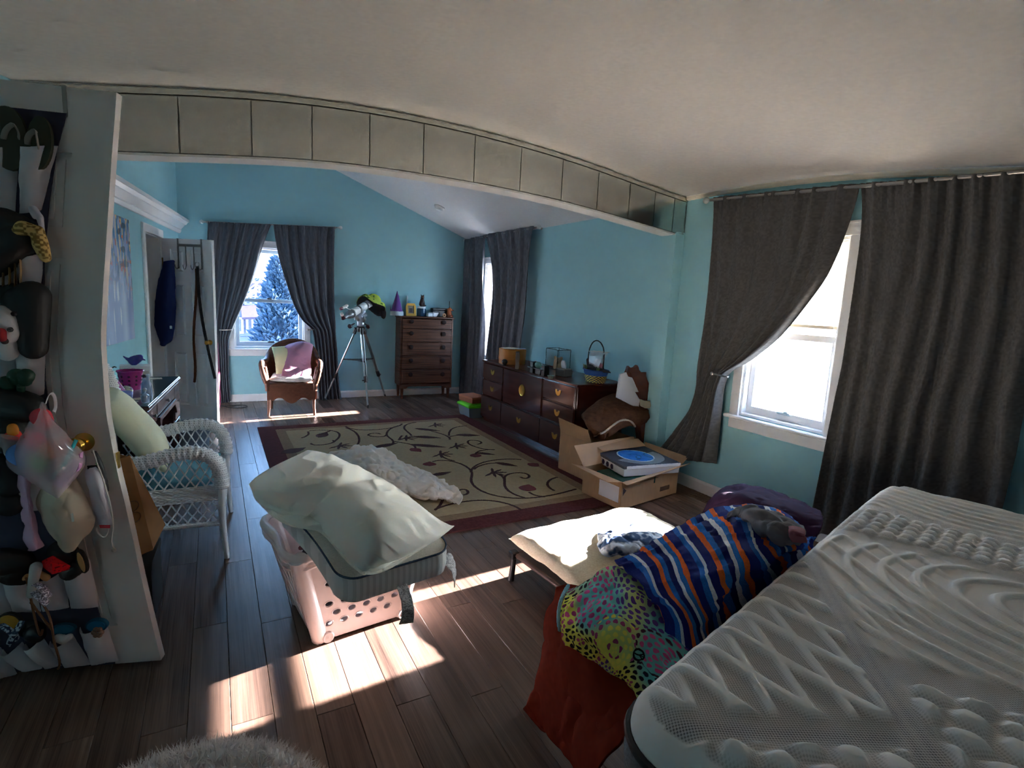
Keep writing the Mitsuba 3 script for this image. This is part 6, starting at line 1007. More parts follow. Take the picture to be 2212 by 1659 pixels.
w1 = meshkit.fbm(np.stack([U_*5, V_*4, 0*U_+3], -1), 3, 4); w2 = 1-np.abs(2*meshkit.noise(np.stack([U_*7+1.5*w1, V_*3+.8*w1, 0*U_+9], -1), 5)-1)
Pp_[..., 2] += em*(.030*(w1-.5)+.020*(w2**2-.4)-.034*np.exp(-((U_-.40-.10*V_)/.035)**2)*(1-V_*.8)+.012*np.exp(-((U_-.33-.10*V_)/.05)**2))
Pp_[..., 2] += .009*np.sin(V_*46+5*w1)*np.exp(-((U_-.93)/.05)**2)*em**.3+.008*np.sin(U_*70+5*w1)*np.exp(-((V_-.03)/.07)**2)*em**.3
Pl_ = Pp_.copy(); Pl_[..., 2] = np.minimum(Pp_[..., 2], np.maximum(.555-.12*U_*0, Pp_[..., 2]-.9*em*.18))
bg = cat(grid(Pp_), tm(grid(Pl_).vertices, grid(Pl_).faces[:, ::-1])); bg.merge_vertices(); obj('white_pillow', bg, pc, None, label='large rumpled white pillow lying on top of the foam pillow on the hamper', cat='pillow', smooth=True)
lk_ = blob([(lp(.14, .14, .14), .085, lp(.26, .24, .16), .09), (lp(.1, .26, .25), .09, lp(.3, .12, .26), .09)], .03); obj('laundry', lk_, mat((40, 40, 48), .9), None, label='dark laundry bundled inside the pink hamper, seen through its holes', cat='clothing', smooth=True)
lacem = procmat('grey_mesh', lambda p, n, uv: mix(lin((150, 150, 154)), lin((206, 206, 208)), smoothstep(.35, .65, noise(p.x*240, p.y*240, p.z*240))), .8, .2)
q_ = [[fpt(.02, .20, zf+.02), fpt(.02, .24, zf+.02)], [fpt(-.035, .205, zf-.04), fpt(-.035, .25, zf-.04)], [fpt(-.03, .20, zf-.12), fpt(-.035, .255, zf-.13)]]; obj('mesh_strip', grid(wrinkle(patch(q_, 20, 10, 2), .008, 30, 2), .003), lacem, None, label='grey mesh strip hanging from the middle of the foam pillow', cat='cloth', smooth=True)
q_ = [[fpt(.03, .40, zf+.03), fpt(.06, .46, zf+.03)], [fpt(.0, .435, zf-.0), fpt(.06, .485, zf+.0)], [fpt(-.02, .44, zf-.06), fpt(.05, .495, zf-.06)]]; obj('mesh_strip', grid(wrinkle(patch(q_, 20, 10, 2), .008, 30, 5), .003), lacem, None, label='grey mesh strip hanging from the right corner of the foam pillow', cat='cloth', smooth=True)

# throw blanket on the rug
tr_ = [[(690, 985, .02), (755, 966, .11), (800, 962, .15), (842, 978, .12), (890, 1006, .02)], [(712, 1002, .05), (775, 986, .16), (822, 990, .19), (872, 1008, .10), (942, 1026, .03)], [(735, 1022, .05), (796, 1022, .14), (850, 1022, .14), (905, 1030, .10), (978, 1046, .07)],
       [(770, 1055, .04), (825, 1048, .07), (868, 1056, .08), (930, 1060, .07), (998, 1068, .06)], [(810, 1085, .015), (846, 1066, .015), (890, 1068, .015), (950, 1080, .015), (990, 1090, .015)]]
Pt = wrinkle(patch([[at(*c[:2], Z=c[2]+.012) for c in r] for r in tr_], 110, 120), .060, 6.5, 12); Pt = wrinkle(Pt, .05, 12, 5); Pt = wrinkle(Pt, .014, 26, 3); Pt[..., 2] = np.maximum(Pt[..., 2], .022)
obj('throw_blanket', grid(Pt, .008), mat((216, 206, 194), .95, sheen=.5), None, label='crumpled cream throw blanket lying on the beige rug', cat='blanket', smooth=True)

# ================================================================== dog cot in the sun
kc = thing('dog_cot', 'raised dog cot with a dark frame and black legs standing beside the bed', 'pet cot'); C1, C2, C3, C4 = (np.array(p) for p in ((1.345, 2.27, .145), (2.24, 2.35, .145), (2.26, 1.86, .145), (1.385, 1.79, .145)))
brn = mat((74, 56, 50), .4, .3)
for a, b in ((C1, C2), (C2, C3), (C3, C4), (C4, C1)): obj('rail', tube([a, b], .013, 10), brn, kc, smooth=40)
cm_ = (C1+C3)/2
for c in (C1, C2, C3, C4):
    o = c+(c-cm_)*[.02, .03, 0]; lg = obj('leg', tube([o+[0, 0, .012], [o[0], o[1], .09], [o[0]+(o-cm_)[0]*.02, o[1], .003]], [.016, .014, .017], 10), mat((24, 24, 26), .45), kc, smooth=40); obj('corner_cap', mv(box(-.022, .022, -.022, .022, -.02, .02, .006), *o), mat((22, 22, 24), .4), lg)
obj('sling', hull([c+[0, 0, e] for c in (C1, C2, C3, C4) for e in (.004, .010)]), mat((66, 62, 64), .9), kc)
pdm = pillow(.92, .57, .12, 60, 5, .02, 31, .014, 7); rot(pdm, 4.5); obj('pet_blanket', mv(pdm, 1.805, 2.07, .216), procmat('fleece_cream', lambda p, n, uv: mix(lin((222, 206, 176)), lin((240, 228, 204)), noise(p.x*180, p.y*180, p.z*180)), .95, .1), None, label='thick cream fleece pad on the dog cot, bright in the sun', cat='pet bed', smooth=True)
jn = [[(1296, 1150, .335), (1340, 1135, .35), (1385, 1137, .35), (1425, 1150, .345)], [(1292, 1168, .34), (1335, 1155, .385), (1385, 1157, .385), (1435, 1165, .35)], [(1295, 1190, .335), (1335, 1180, .38), (1385, 1178, .37), (1432, 1185, .345)], [(1310, 1200, .33), (1345, 1200, .335), (1380, 1202, .335), (1415, 1200, .335)]]
jn_fn = procmat('tie_dye', lambda p, n, uv: mix(lin((52, 76, 116)), lin((196, 206, 222)), smoothstep(.40, .60, fbm(p.x*22, p.y*22, p.z*22))), .85, .2)
Pj = wrinkle(patch([[at(*c[:2], Z=c[2]-.055) for c in r] for r in jn], 60, 70), .022, 16, 4); obj('blue_cloth', grid(Pj, .006), jn_fn, None, label='rumpled blue and white mottled cloth lying on the cream fleece pad', cat='clothing', smooth=True)

# ================================================================== heap of bedding beside the bed
MA, MB = np.array([.608, .671]), np.array([2.6, 1.2]); me = (MB-MA)/np.linalg.norm(MB-MA); mw = np.array([me[1], -me[0]]); ML, MW, MZ = 2.06, 1.52, .75
def mpt(s, w, z): return np.stack([MA[0]+me[0]*s+mw[0]*w, MA[1]+me[1]*s+mw[1]*w, z+0*s], -1)
def bside(s, z, w=-.035): return mpt(np.array(float(s)), np.array(w), np.array(float(z)))
def cloth(name, rows, amp, fr, seed, m, lab, ct, nu=90, nv=90, th=.006, su=1., sv=1., dz=0., extra=None):
    P = patch([[c if isinstance(c, np.ndarray) else at(*c[:2], Z=c[2]+dz) for c in r] for r in rows], nu, nv, 3); P = wrinkle(P, amp, fr, seed)
    if extra: P = wrinkle(P, *extra)
    P[..., 2] = np.maximum(P[..., 2], .012); g = grid(P, th); u = uvgrid(nu, nv, su, sv); return obj(name, g, m, None, label=lab, cat=ct, smooth=True, uv=np.vstack([u, u]))
rust = procmat('rust_cloth', lambda p, n, uv: mix(lin((96, 32, 18)), lin((118, 42, 24)), fbm(p.x*60, p.y*60, p.z*60)), .95, .1)
cloth('rust_blanket', [[(1202, 1268, .42), (1265, 1275, .45), (1335, 1330, .45), (1410, 1410, .45)], [(1182, 1340, .30), (1250, 1360, .40), (1325, 1405, .42), (1400, 1470, .42)], [(1168, 1420, .18), (1238, 1450, .30), (1308, 1505, .34), (1366, 1560, .36)], [(1150, 1492, .06), (1205, 1548, .13), (1256, 1610, .2), (1300, 1660, .25)], [(1130, 1532, .014), (1190, 1596, .02), (1238, 1660, .04), (1262, 1730, .1)]], .03, 7, 5, rust, 'rust red blanket hanging from the bedding heap to the floor', 'blanket')
def hearts(p, n, uv):
    x, y = uv.x*.62, uv.y*.66; base = mix(lin((92, 168, 166)), lin((206, 204, 84)), smoothstep(.35, .65, noise(uv.x*3.2+2, uv.y*3.0))); col = mi.Color3f(base)
    cs = [(.16, .18, (196, 74, 130)), (.36, .12, (30, 28, 38)), (.40, .36, (214, 206, 86)), (.12, .46, (86, 60, 130)), (.56, .52, (34, 28, 46)), (.34, .60, (190, 70, 120)), (.58, .24, (90, 64, 134)), (.02, .02, (36, 32, 44))]
    best, bi = mi.Float(9), [mi.Float(0)]*5
    for cx, cy, c in cs:
        dx, dy = x-cx, y-cy; r = dr.sqrt(dx*dx+dy*dy); th = dr.atan2(dy, dx); k = dr.floor(r/.028); nn_ = dr.maximum(dr.floor(k*5.2), 4.); a = (th/(2*math.pi)+.5+k*.13)*nn_; fa = a-dr.floor(a)-.5
        fr_ = r/.028-k-.5; s = dr.sqrt(dr.square(fa*1.15)+dr.square(fr_*1.15+.35*dr.abs(fa))); near = r < best; ring = k+dr.floor(cell_rand(k, cx*100))
        on = near & (s < .40); cc = mix(lin(c), mix(lin((36, 30, 42)), lin((206, 84, 140)), cell_rand(k, cx*50, 3)), dr.select(cell_rand(k, cx*77, cy*31) > .62, 1., 0.))
        col = dr.select(near, mi.Color3f(base), col); col = dr.select(on, cc, col); best = dr.minimum(best, r)
    px, py = (x-.40)/.036, (y-.50)/.030; r = dr.sqrt(px*px+py*py); ring = (dr.abs(r-.85) < .16) | ((r < .85) & ((dr.abs(px) < .12) | ((py > 0) & (dr.abs(dr.abs(px)-py*.8) < .14))))
    return dr.select(ring, mi.Color3f(lin((26, 24, 30))), dr.select(r < .75, mi.Color3f(lin((96, 160, 150))), col))
procmat('hearts_fleece', hearts, .95, .1)
cloth('fleece_blanket', [[(1226, 1268, .44), (1300, 1236, .50), (1372, 1242, .54), bside(.62, .56)], [(1207, 1312, .42), (1290, 1296, .56), (1372, 1302, .61), bside(.44, .60)], [(1208, 1370, .36), (1280, 1364, .54), (1362, 1368, .59), bside(.36, .60)], [(1246, 1412, .28), (1300, 1425, .44), (1352, 1432, .52), bside(.33, .58)], [(1268, 1434, .2), (1306, 1456, .32), (1334, 1464, .40), bside(.31, .50)]], .034, 7, 8, 'hearts_fleece', 'teal and yellow fleece blanket printed with rings of hearts, on the bedding heap', 'blanket', 110, 110, dz=.012, extra=(.006, 26, 3))
obj('fleece_fringe', tube(spline([at(x, y, Z=z+.02) for x, y, z in ((1228, 1266, .45), (1212, 1296, .44), (1206, 1330, .41), (1209, 1362, .37))], 60)+np.array([0, 0, 1])*(.004*np.sin(np.arange(60)*1.6))[:, None], .006, 6), mat((140, 180, 200), .9), None, label='pale stitched edging along the left side of the hearts fleece blanket', cat='trim', smooth=40)
def towel(p, n, uv):
    x = uv.x*1.0+.02*(noise(uv.x*5, uv.y*5)-.5); cols = [((28, 38, 104), .05), ((38, 92, 170), .03), ((198, 200, 206), .018), ((28, 36, 98), .045), ((208, 96, 46), .028), ((38, 96, 172), .03), ((24, 30, 84), .035), ((204, 204, 210), .022), ((40, 100, 176), .028), ((210, 98, 48), .024)]
    tot = sum(c[1] for c in cols); f = x/tot; f = (f-dr.floor(f))*tot; out = mi.Color3f(lin(cols[0][0])); e = 0.
    for c, w in cols: out = dr.select(f >= e, mi.Color3f(lin(c)), out); e += w
    return out*(.82+.3*noise(uv.x*300, uv.y*300))
procmat('towel_stripes', towel, .95, .1)
tw_rows = [[(1328, 1214, .52), (1420, 1172, .56), (1500, 1124, .58), (1600, 1094, .6), (1690, 1112, .58)], [(1360, 1242, .58), (1450, 1202, .64), (1530, 1162, .70), (1630, 1126, .70), (1722, 1140, .64)], [(1386, 1270, .61), (1470, 1240, .67), (1560, 1206, .74), (1640, 1166, .74), (1738, 1166, .68)], [(1404, 1296, .62), (1485, 1288, .68), (1572, 1248, .74), (1652, 1200, .74), (1745, 1182, .70)], [(1430, 1316, .62), (1508, 1334, .64), bside(.66, .64, -.06), bside(1.0, .66, -.06), bside(1.4, .64, -.08)], [bside(.36, .52, -.07), bside(.50, .48), bside(.72, .48), bside(1.02, .48), bside(1.42, .46)]]
cloth('striped_towel', [list(r) for r in zip(*tw_rows)], .030, 6, 15, 'towel_stripes', 'blue, white and orange striped towel crumpled on the bedding heap beside the mattress', 'towel', 150, 120, su=1.0, dz=.02, extra=(.022, 13, 6))
cloth('grey_shirt', [[(1556, 1120, .63), (1598, 1092, .70), (1656, 1104, .72), (1722, 1132, .68)], [(1584, 1116, .69), (1632, 1106, .76), (1690, 1124, .77), (1742, 1150, .72)], [(1612, 1128, .70), (1646, 1130, .77), (1696, 1148, .77), (1742, 1164, .72)], [(1634, 1138, .71), (1656, 1164, .72), (1702, 1172, .73), (1736, 1172, .71)]], .040, 10, 9, mat((96, 96, 104), .9), 'crumpled grey shirt on the far end of the striped towel', 'clothing', 80, 80, dz=.05, extra=(.012, 26, 2))
cloth('shirt_hem', [[(1712, 1142, .735), (1735, 1150, .74)], [(1705, 1152, .755), (1738, 1160, .76)], [(1716, 1160, .75), (1742, 1166, .75)]] if False else [[(1708, 1140, .77), (1722, 1142, .78), (1736, 1150, .78)], [(1706, 1150, .79), (1722, 1152, .80), (1740, 1158, .79)], [(1710, 1160, .77), (1724, 1162, .78), (1742, 1166, .77)], [(1714, 1166, .75), (1726, 1168, .76), (1742, 1172, .75)]], .012, 24, 9, mat((132, 74, 84), .9), 'dusky pink cuff lying on the grey shirt', 'clothing', 30, 24, dz=.05)
purp = mat((38, 22, 45), .9, spec=.12)
cloth('purple_bag', [[(1576, 1046, .40), (1626, 1046, .42), (1690, 1066, .42), (1772, 1104, .42)], [(1534, 1082, .34), (1600, 1074, .44), (1680, 1086, .46), (1778, 1122, .44)], [(1508, 1116, .22), (1570, 1106, .34), (1650, 1112, .40), (1770, 1150, .40)], [(1490, 1146, .06), (1550, 1146, .14), (1630, 1150, .25), (1750, 1180, .30)]], .035, 6, 3, purp, 'dark purple duvet bag slumped on the floor under the bright window', 'bag', 80, 90, extra=(.010, 16, 4))
cloth('purple_sleeve', [[(1484, 1122, .10), (1510, 1122, .14), (1536, 1128, .16)], [(1480, 1136, .06), (1508, 1136, .12), (1536, 1142, .14)], [(1484, 1150, .03), (1508, 1154, .06), (1530, 1158, .08)], [(1490, 1158, .015), (1510, 1164, .02), (1530, 1168, .03)]], .015, 14, 3, purp, 'purple quilted end poking out on the floor beside the duvet bag', 'bag', 30, 30)

# ================================================================== bed: quilted mattress on a navy base
nS, nW = 460, 340
a = np.linspace(-1, 1, nS); b = np.r_[np.linspace(-1, .1, 290), np.linspace(.1, 1, nW-290+1)[1:]]; A2_, B2_ = np.meshgrid(a, b, indexing='ij'); R_ = .12
def rmap(A, B, L, W, R):
    X, Y = A*L/2, B*W/2; ix, iy = L/2-R, W/2-R; dx, dy = np.clip((np.abs(X)-ix)/R, 0, 1), np.clip((np.abs(Y)-iy)/R, 0, 1); c = (dx > 0) & (dy > 0)
    nx, ny = dx*np.sqrt(1-dy**2/2), dy*np.sqrt(1-dx**2/2); X = np.where(c, np.sign(X)*(ix+R*nx), X); Y = np.where(c, np.sign(Y)*(iy+R*ny), Y); dd = np.where(c, R*(1-np.hypot(nx, ny)), np.minimum(L/2-np.abs(X), W/2-np.abs(Y))); return X, Y, np.maximum(dd, 0)
X, Y, dd = rmap(A2_, B2_, ML, MW, R_); er = .075; zt = MZ-er*(1-np.sqrt(np.clip(1-((er-np.minimum(dd, er))/er)**2, 0, 1)))-.0
s_, w_m = X+ML/2, Y+MW/2
def ridge(x, wd): f = np.abs(x-np.round(x)); return np.exp(-(f/wd)**2)
def vor(x, y, seed=0):
    f1 = np.full(x.shape, 9.); f2 = f1.copy(); ix, iy = np.floor(x), np.floor(y)
    for i in (-1, 0, 1):
        for j in (-1, 0, 1):
            cx, cy = ix+i, iy+j; q = np.stack([cx+.5, cy+.5, 0*cx+seed], -1)*7.31; d = np.hypot(cx+.5+.5*(meshkit.noise(q, 1)-.5)+.5*(np.abs(cy) % 2)-x, cy+.5+.4*(meshkit.noise(q, 2)-.5)-y); f2 = np.where(d < f1, f1, np.minimum(f2, d)); f1 = np.minimum(f1, d)
    return f2-f1
sm = lambda a, b, x: (lambda t: t*t*(3-2*t))(np.clip((x-a)/(b-a), 0, 1))
diag = s_-(1.02-1.95*w_m+.55*w_m**2)                  # across the wide diagonal band
near = w_m-(.055+1.12*s_-.25*s_**2)                     # beyond the near band lie the pebbles of the near corner
low = s_-(.50+.36*(w_m-.3)); h = 0*s_
bar = lambda x, a, b: 1-sm(a, b, np.abs(x-np.round(x)))
lat1 = bar((s_+.10*np.sin(2.6*w_m)-.05*w_m)/.098, .06, .22); lat2 = bar((s_+1.0*w_m+.18*w_m**2)/.105, .05, .20)
mk = sm(0, .06, w_m-.0-.0)*np.ones_like(s_)
reg_lat = sm(.02, .05, -diag)*sm(.02, .05, -near)
h += reg_lat*np.maximum(lat1, lat2*sm(.02, .12, w_m)*sm(.70, .55, s_))*.010
peb = sm(.0, .75, vor(s_/.062, w_m/.062)); h += sm(.05, .08, near)*sm(.04, .07, -diag)*peb*.018
ecc = np.sqrt(((s_-1.05)*1.0)**2+((w_m-.62)*.75)**2); far_ = sm(.05, .08, diag)
pz = sm(1.24, 1.27, s_-.12*w_m)*sm(1.55, 1.52, s_-.12*w_m); fz = sm(1.60, 1.63, s_-.1*w_m)
lowp = far_*sm(.04, .07, -low)*sm(.30, .34, w_m)
peb2 = sm(.0, .75, vor(s_/.047+9, w_m/.047, 5)); h += far_*pz*peb2*.014+lowp*peb*.018
mid = far_*sm(1.20, 1.17, s_-.12*w_m)*sm(.03, .06, np.where(w_m > .3, low, .1)); h += mid*np.maximum(bar(ecc/.062, .06, .22), lat2*sm(.42, .28, w_m))*.009
h += fz*ridge((s_+.08*np.sin(5*w_m))/.055, .14)*.009
h += .0016*(meshkit.fbm(np.stack([s_*9, w_m*9, 0*s_], -1), 3)-.5)*2
Pm = mpt(s_, w_m, zt); Pm[..., 2] += h*np.clip(dd/.05, .25, 1)+.012*(meshkit.noise(np.stack([s_*2.4, w_m*2.4, 0*s_], -1), 3)-.5)
def knit(p, n, uv): return .00015*dr.sin(p.x*760)*dr.sin(p.y*760+1.7*dr.floor(p.x*240))
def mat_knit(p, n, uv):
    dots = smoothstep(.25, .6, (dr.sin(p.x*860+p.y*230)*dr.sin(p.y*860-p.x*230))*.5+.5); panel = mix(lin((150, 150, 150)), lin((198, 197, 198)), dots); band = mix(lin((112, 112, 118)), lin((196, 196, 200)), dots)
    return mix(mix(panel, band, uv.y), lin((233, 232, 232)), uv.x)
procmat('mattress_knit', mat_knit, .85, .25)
km = thing('mattress', 'white quilted mattress with raised lattice and pebble stitching in the right foreground', 'mattress')
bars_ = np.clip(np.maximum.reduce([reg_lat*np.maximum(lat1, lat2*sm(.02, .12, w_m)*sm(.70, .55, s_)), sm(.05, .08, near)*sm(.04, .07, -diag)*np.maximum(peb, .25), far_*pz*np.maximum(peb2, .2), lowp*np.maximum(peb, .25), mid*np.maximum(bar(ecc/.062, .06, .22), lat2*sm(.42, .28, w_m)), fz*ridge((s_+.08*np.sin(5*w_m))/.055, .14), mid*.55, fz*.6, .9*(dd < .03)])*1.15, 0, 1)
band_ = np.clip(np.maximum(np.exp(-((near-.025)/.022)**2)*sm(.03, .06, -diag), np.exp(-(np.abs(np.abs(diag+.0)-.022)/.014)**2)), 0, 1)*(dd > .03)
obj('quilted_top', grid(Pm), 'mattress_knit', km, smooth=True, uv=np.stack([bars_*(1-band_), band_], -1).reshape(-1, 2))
th_ = [(-1, t) for t in np.linspace(-1, 1, 60)]+[(t, 1) for t in np.linspace(-1, 1, 60)[1:]]+[(1, t) for t in np.linspace(1, -1, 60)[1:]]+[(t, -1) for t in np.linspace(1, -1, 60)[1:]]
ta_ = np.array(th_); bxp, byp, _ = rmap(ta_[:, 0], ta_[:, 1], ML, MW, R_)
def mring(sc, z): return mpt(bxp+np.sign(bxp)*sc+ML/2, byp+np.sign(byp)*sc+MW/2, np.full(len(bxp), z))
zb0_ = MZ-er
obj('piping', tube(mring(.002, zb0_-.006)[:-1], .009, 8, closed=True), mat((14, 14, 18), .6), km, smooth=40)
obj('grey_band', grid(np.array([mring(.001, zb0_-.012), mring(.006, zb0_-.04), mring(.004, zb0_-.085)])), procmat('band_knit', lambda p, n, uv: mix(lin((92, 94, 100)), lin((126, 128, 134)), noise(p.x*300, p.y*300, p.z*300)), .85), km, smooth=True)
obj('navy_side', grid(np.array([mring(.0, zb0_-.084), mring(.008, zb0_-.17), mring(.0, .42)])), mat((22, 32, 52), .85), km, smooth=True); obj('underside', tm(np.vstack([mring(0, .42)[:-1]]), [[0, i, i+1] for i in range(1, len(bxp)-2)]), mat((22, 32, 52), .85), km)
kb4 = thing('bed_base', 'navy upholstered bed base under the quilted mattress', 'bed base'); obj('box', grid(np.array([mring(-.012, .415), mring(-.012, .12)])), mat((20, 28, 46), .85), kb4, smooth=True); obj('top', tm(mring(-.012, .414)[:-1], [[0, i, i+1] for i in range(1, len(bxp)-2)]), mat((20, 28, 46), .85), kb4)
for s, w in ((.12, .12), (ML-.12, .12), (.12, MW-.12), (ML-.12, MW-.12)): q = mpt(np.array(s), np.array(w), np.array(0.)); obj('leg', tube([q+[0, 0, .003], q+[0, 0, .14]], [.022, .03], 12), mat((30, 24, 22), .5), kb4, smooth=40)

# ================================================================== round fluffy pet bed at the bottom of the picture
kp = thing('pet_bed', 'round fluffy grey-beige pet bed on the floor at the bottom left', 'pet bed'); PB = np.array([-.125, 1.215, 0]); R1_, r1_ = .255, .115
u_, v_ = np.meshgrid(np.linspace(0, 2*np.pi, 90), np.linspace(0, 2*np.pi, 40), indexing='ij'); bump_ = .014*(meshkit.noise(np.stack([np.cos(u_)*5, np.sin(u_)*5, v_], -1), 2)-.5)
def torus(u, v, k=0.): rr = R1_+(r1_+k)*np.cos(v); return np.stack([PB[0]+rr*np.cos(u), PB[1]+rr*np.sin(u), .108+(r1_*.9+k)*np.sin(v)], -1)
furm = mat((176, 168, 164), .95, sheen=.4); obj('bolster', grid(torus(u_, v_, bump_)), furm, kp, smooth=True); obj('cushion', lathe([(.0, .01), (.22, .01), (.22, .07), (.0, .085)], 40, PB), furm, kp, smooth=40)
N = 15000; uu, vv_ = rng.random(N)*2*np.pi, rng.random(N)*1.5*np.pi-.25*np.pi; base_ = torus(uu, vv_); tip_d = torus(uu, vv_, .03)-base_; tip_d /= np.linalg.norm(tip_d, axis=1, keepdims=True)
cl_ = meshkit.noise(base_*38, 4); tip_d += rng.normal(0, .35, (N, 3))+np.stack([np.cos(cl_*19), np.sin(cl_*19), 0*cl_-.15], 1)*.6; tip_d /= np.linalg.norm(tip_d, axis=1, keepdims=True); Lh = .018+.022*rng.random(N)
sd = np.cross(tip_d, rng.normal(0, 1, (N, 3))); sd /= np.linalg.norm(sd, axis=1, keepdims=True); s2 = np.cross(tip_d, sd); wdt = .0016
vt = np.stack([base_+sd*wdt, base_-.5*sd*wdt+.87*s2*wdt, base_-.5*sd*wdt-.87*s2*wdt, base_+tip_d*Lh[:, None]], 1).reshape(-1, 3); k4 = np.arange(N)[:, None]*4
obj('fur', tm(vt, np.vstack([k4+[0, 1, 3], k4+[1, 2, 3], k4+[2, 0, 3]])), mat((196, 188, 184), .9, sheen=.3), kp, kind='stuff')

# ================================================================== outside
struct('ground', box(-60, 90, -50, 90, -3.4, -3.2), procmat('lawn', lambda p, n, uv: mix(lin((150, 148, 132)), lin((196, 192, 180)), fbm(p.x*.4, p.y*.4)), .9, .1)); note('ground', 'pale ground outside')
HY = 30.; hf = lambda x, y, Y=HY: at(x, y, Y=Y)
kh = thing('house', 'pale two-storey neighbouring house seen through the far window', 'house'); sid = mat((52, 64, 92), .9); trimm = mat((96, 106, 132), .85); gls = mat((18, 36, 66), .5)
c1h, c2h = hf(425, 560), hf(572, 618); zt_ = c2h[2]
obj('wall', box(c1h[0], c2h[0], HY, HY+8, -3.2, zt_), sid, kh); 
for z in np.arange(-3, zt_, .42): obj('clapboard', box(c1h[0], c2h[0], HY-.03, HY, z, z+.38), sid, kh)
rp = [hf(400, 626), hf(580, 619), hf(560, 560), hf(430, 560)]; obj('roof', hull([[p[0], HY-.4 if i < 2 else HY+5, p[2]+k] for i, p in enumerate(rp) for k in (0, .2)]), mat((60, 54, 78), .9), kh)
def hwin(x0, x1, y0, y1, cross=True):
    a_, b_ = hf(x0, y1), hf(x1, y0); k = obj('window', box(a_[0]-.12, b_[0]+.12, HY-.10, HY-.02, a_[2]-.12, b_[2]+.12), trimm, kh); obj('pane', box(a_[0], b_[0], HY-.13, HY-.09, a_[2], b_[2]), gls, k)
    if cross: obj('bar', box((a_[0]+b_[0])/2-.05, (a_[0]+b_[0])/2+.05, HY-.15, HY-.11, a_[2], b_[2]), trimm, k)
hwin(533, 549, 630, 655); hwin(500, 514, 630, 655); hwin(537, 553, 688, 713); hwin(500, 520, 690, 715)
aw = [hf(520, 672), hf(569, 671)]; obj('awning', hull([[p[0], HY-d, p[2]+z] for p in aw for d, z in ((0, .35), (0, 0), (1.3, -.35), (1.3, -.25))]), mat((38, 32, 54), .9), kh)
obj('corner_board', box(c2h[0]-.2, c2h[0]+.05, HY-.08, HY, -3.2, zt_), mat((70, 64, 80), .9), kh)
kh2 = thing('house', 'taller pink-roofed neighbouring house behind the conifer', 'house'); q0, q1 = hf(560, 605, 42.), hf(660, 600, 42.); q2 = hf(568, 571, 42.); q3 = hf(640, 571, 42.)
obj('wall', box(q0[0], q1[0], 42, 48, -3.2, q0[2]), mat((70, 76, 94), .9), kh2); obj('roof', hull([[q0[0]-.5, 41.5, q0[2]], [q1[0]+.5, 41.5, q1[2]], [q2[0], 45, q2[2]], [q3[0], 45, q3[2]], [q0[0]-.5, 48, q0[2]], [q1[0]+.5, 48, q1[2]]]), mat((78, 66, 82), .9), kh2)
kt = thing('conifer', 'tall dense conifer in front of the neighbouring house', 'tree'); tb_, tt_ = at(608, 700, Y=17.), at(611, 560, Y=17.); H0, H1 = -3.2, tt_[2]
obj('trunk', tube([[tb_[0], 17, H0], [tb_[0], 17, H1-.3]], [.16, .02], 8), mat((60, 48, 44), .9), kt)
N = 11000; hz = rng.random(N)**1.25; rad = 1.05*(1-hz)**.75+.05; th = rng.random(N)*6.283; rr = rad*(.72+.38*rng.random(N))*(.9+.25*np.sin(th*5+hz*31)); b3 = np.stack([tb_[0]+rr*np.cos(th), 17+rr*np.sin(th), H0+.3+(H1-H0-.3)*hz], 1)
dirn = np.stack([np.cos(th), np.sin(th), .5+.6*rng.random(N)], 1)+rng.normal(0, .3, (N, 3)); dirn /= np.linalg.norm(dirn, axis=1, keepdims=True); sde = np.cross(dirn, rng.normal(0, 1, (N, 3))); sde /= np.linalg.norm(sde, axis=1, keepdims=True); L3 = (.12+.16*rng.random(N))[:, None]
vt = np.stack([b3-sde*.035, b3+dirn*L3*.5+sde*.055, b3+dirn*L3, b3+dirn*L3*.5-sde*.055], 1).reshape(-1, 3); k4 = np.arange(N)[:, None]*4; fol = tm(vt, np.vstack([k4+[0, 1, 2], k4+[0, 2, 3]]))
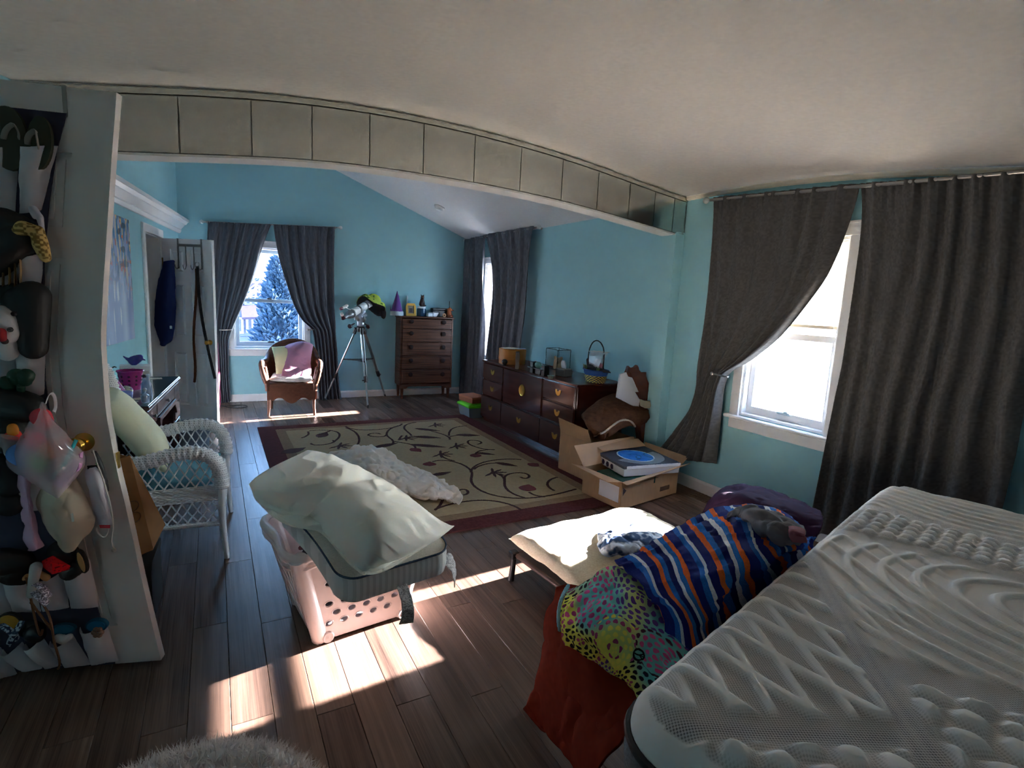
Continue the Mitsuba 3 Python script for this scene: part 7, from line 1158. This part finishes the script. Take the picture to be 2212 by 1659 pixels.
obj('foliage', fol, mat((30, 58, 84), .9), kt, kind='stuff')
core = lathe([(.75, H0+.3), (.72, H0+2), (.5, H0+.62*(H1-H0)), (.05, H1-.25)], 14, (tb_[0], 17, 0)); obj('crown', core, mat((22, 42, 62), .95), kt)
sb = thing('shrub', 'small yellow-leaved shrub at the foot of the conifer', 'shrub'); sp_ = at(557, 715, Y=20.); N = 900; d = rng.normal(0, 1, (N, 3)); d /= np.linalg.norm(d, axis=1, keepdims=True); b4 = np.array([sp_[0], 20, -2.2])+d*(rng.random(N)[:, None]**.4)*[.35, .35, 1.1]; sde = rng.normal(0, .09, (N, 3)); s5 = rng.normal(0, .09, (N, 3))
obj('foliage', tm(np.stack([b4, b4+sde, b4+s5], 1).reshape(-1, 3), np.arange(N*3).reshape(-1, 3)), mat((150, 128, 62), .9), sb, kind='stuff'); obj('stem', tube([[sp_[0], 20, -3.2], [sp_[0], 20, -1.6]], .04, 6), mat((70, 60, 50), .9), sb)
kt2 = thing('bare_tree', 'leafless pale tree in front of the neighbouring house', 'tree'); tw0 = at(536, 640, Y=24.); barkm = mat((110, 108, 122), .85)
obj('trunk', tube([[tw0[0]-.6, 24, -3.2], [tw0[0]-.5, 24, .6], [tw0[0]-.35, 24, tw0[2]-.2]], [.14, .1, .07], 8), barkm, kt2, smooth=40)
def bough(p0, p1, r, dep):
    m_ = (p0+p1)/2+rng.normal(0, .10, 3)*np.linalg.norm(p1-p0); c = spline([p0, m_, p1], 7); out = [tube(c, np.linspace(r, r*.45, 7), 5, caps=False)]
    if dep:
        for t in (2, 4, 5, 6): d = (p1-p0)*.55*(.6+.6*rng.random()); d = d+rng.normal(0, .45, 3)*np.linalg.norm(d); out += bough(c[t], c[t]+d, r*.5, dep-1)
    return out
for x, y in ((560, 575), (545, 570), (578, 600), (530, 590), (572, 630), (552, 610)): obj('branch', cat(bough(np.array([tw0[0]-.35, 24, tw0[2]-.25]), at(x, y, Y=24.+rng.normal(0, .5)), .045, 2)), barkm, kt2)
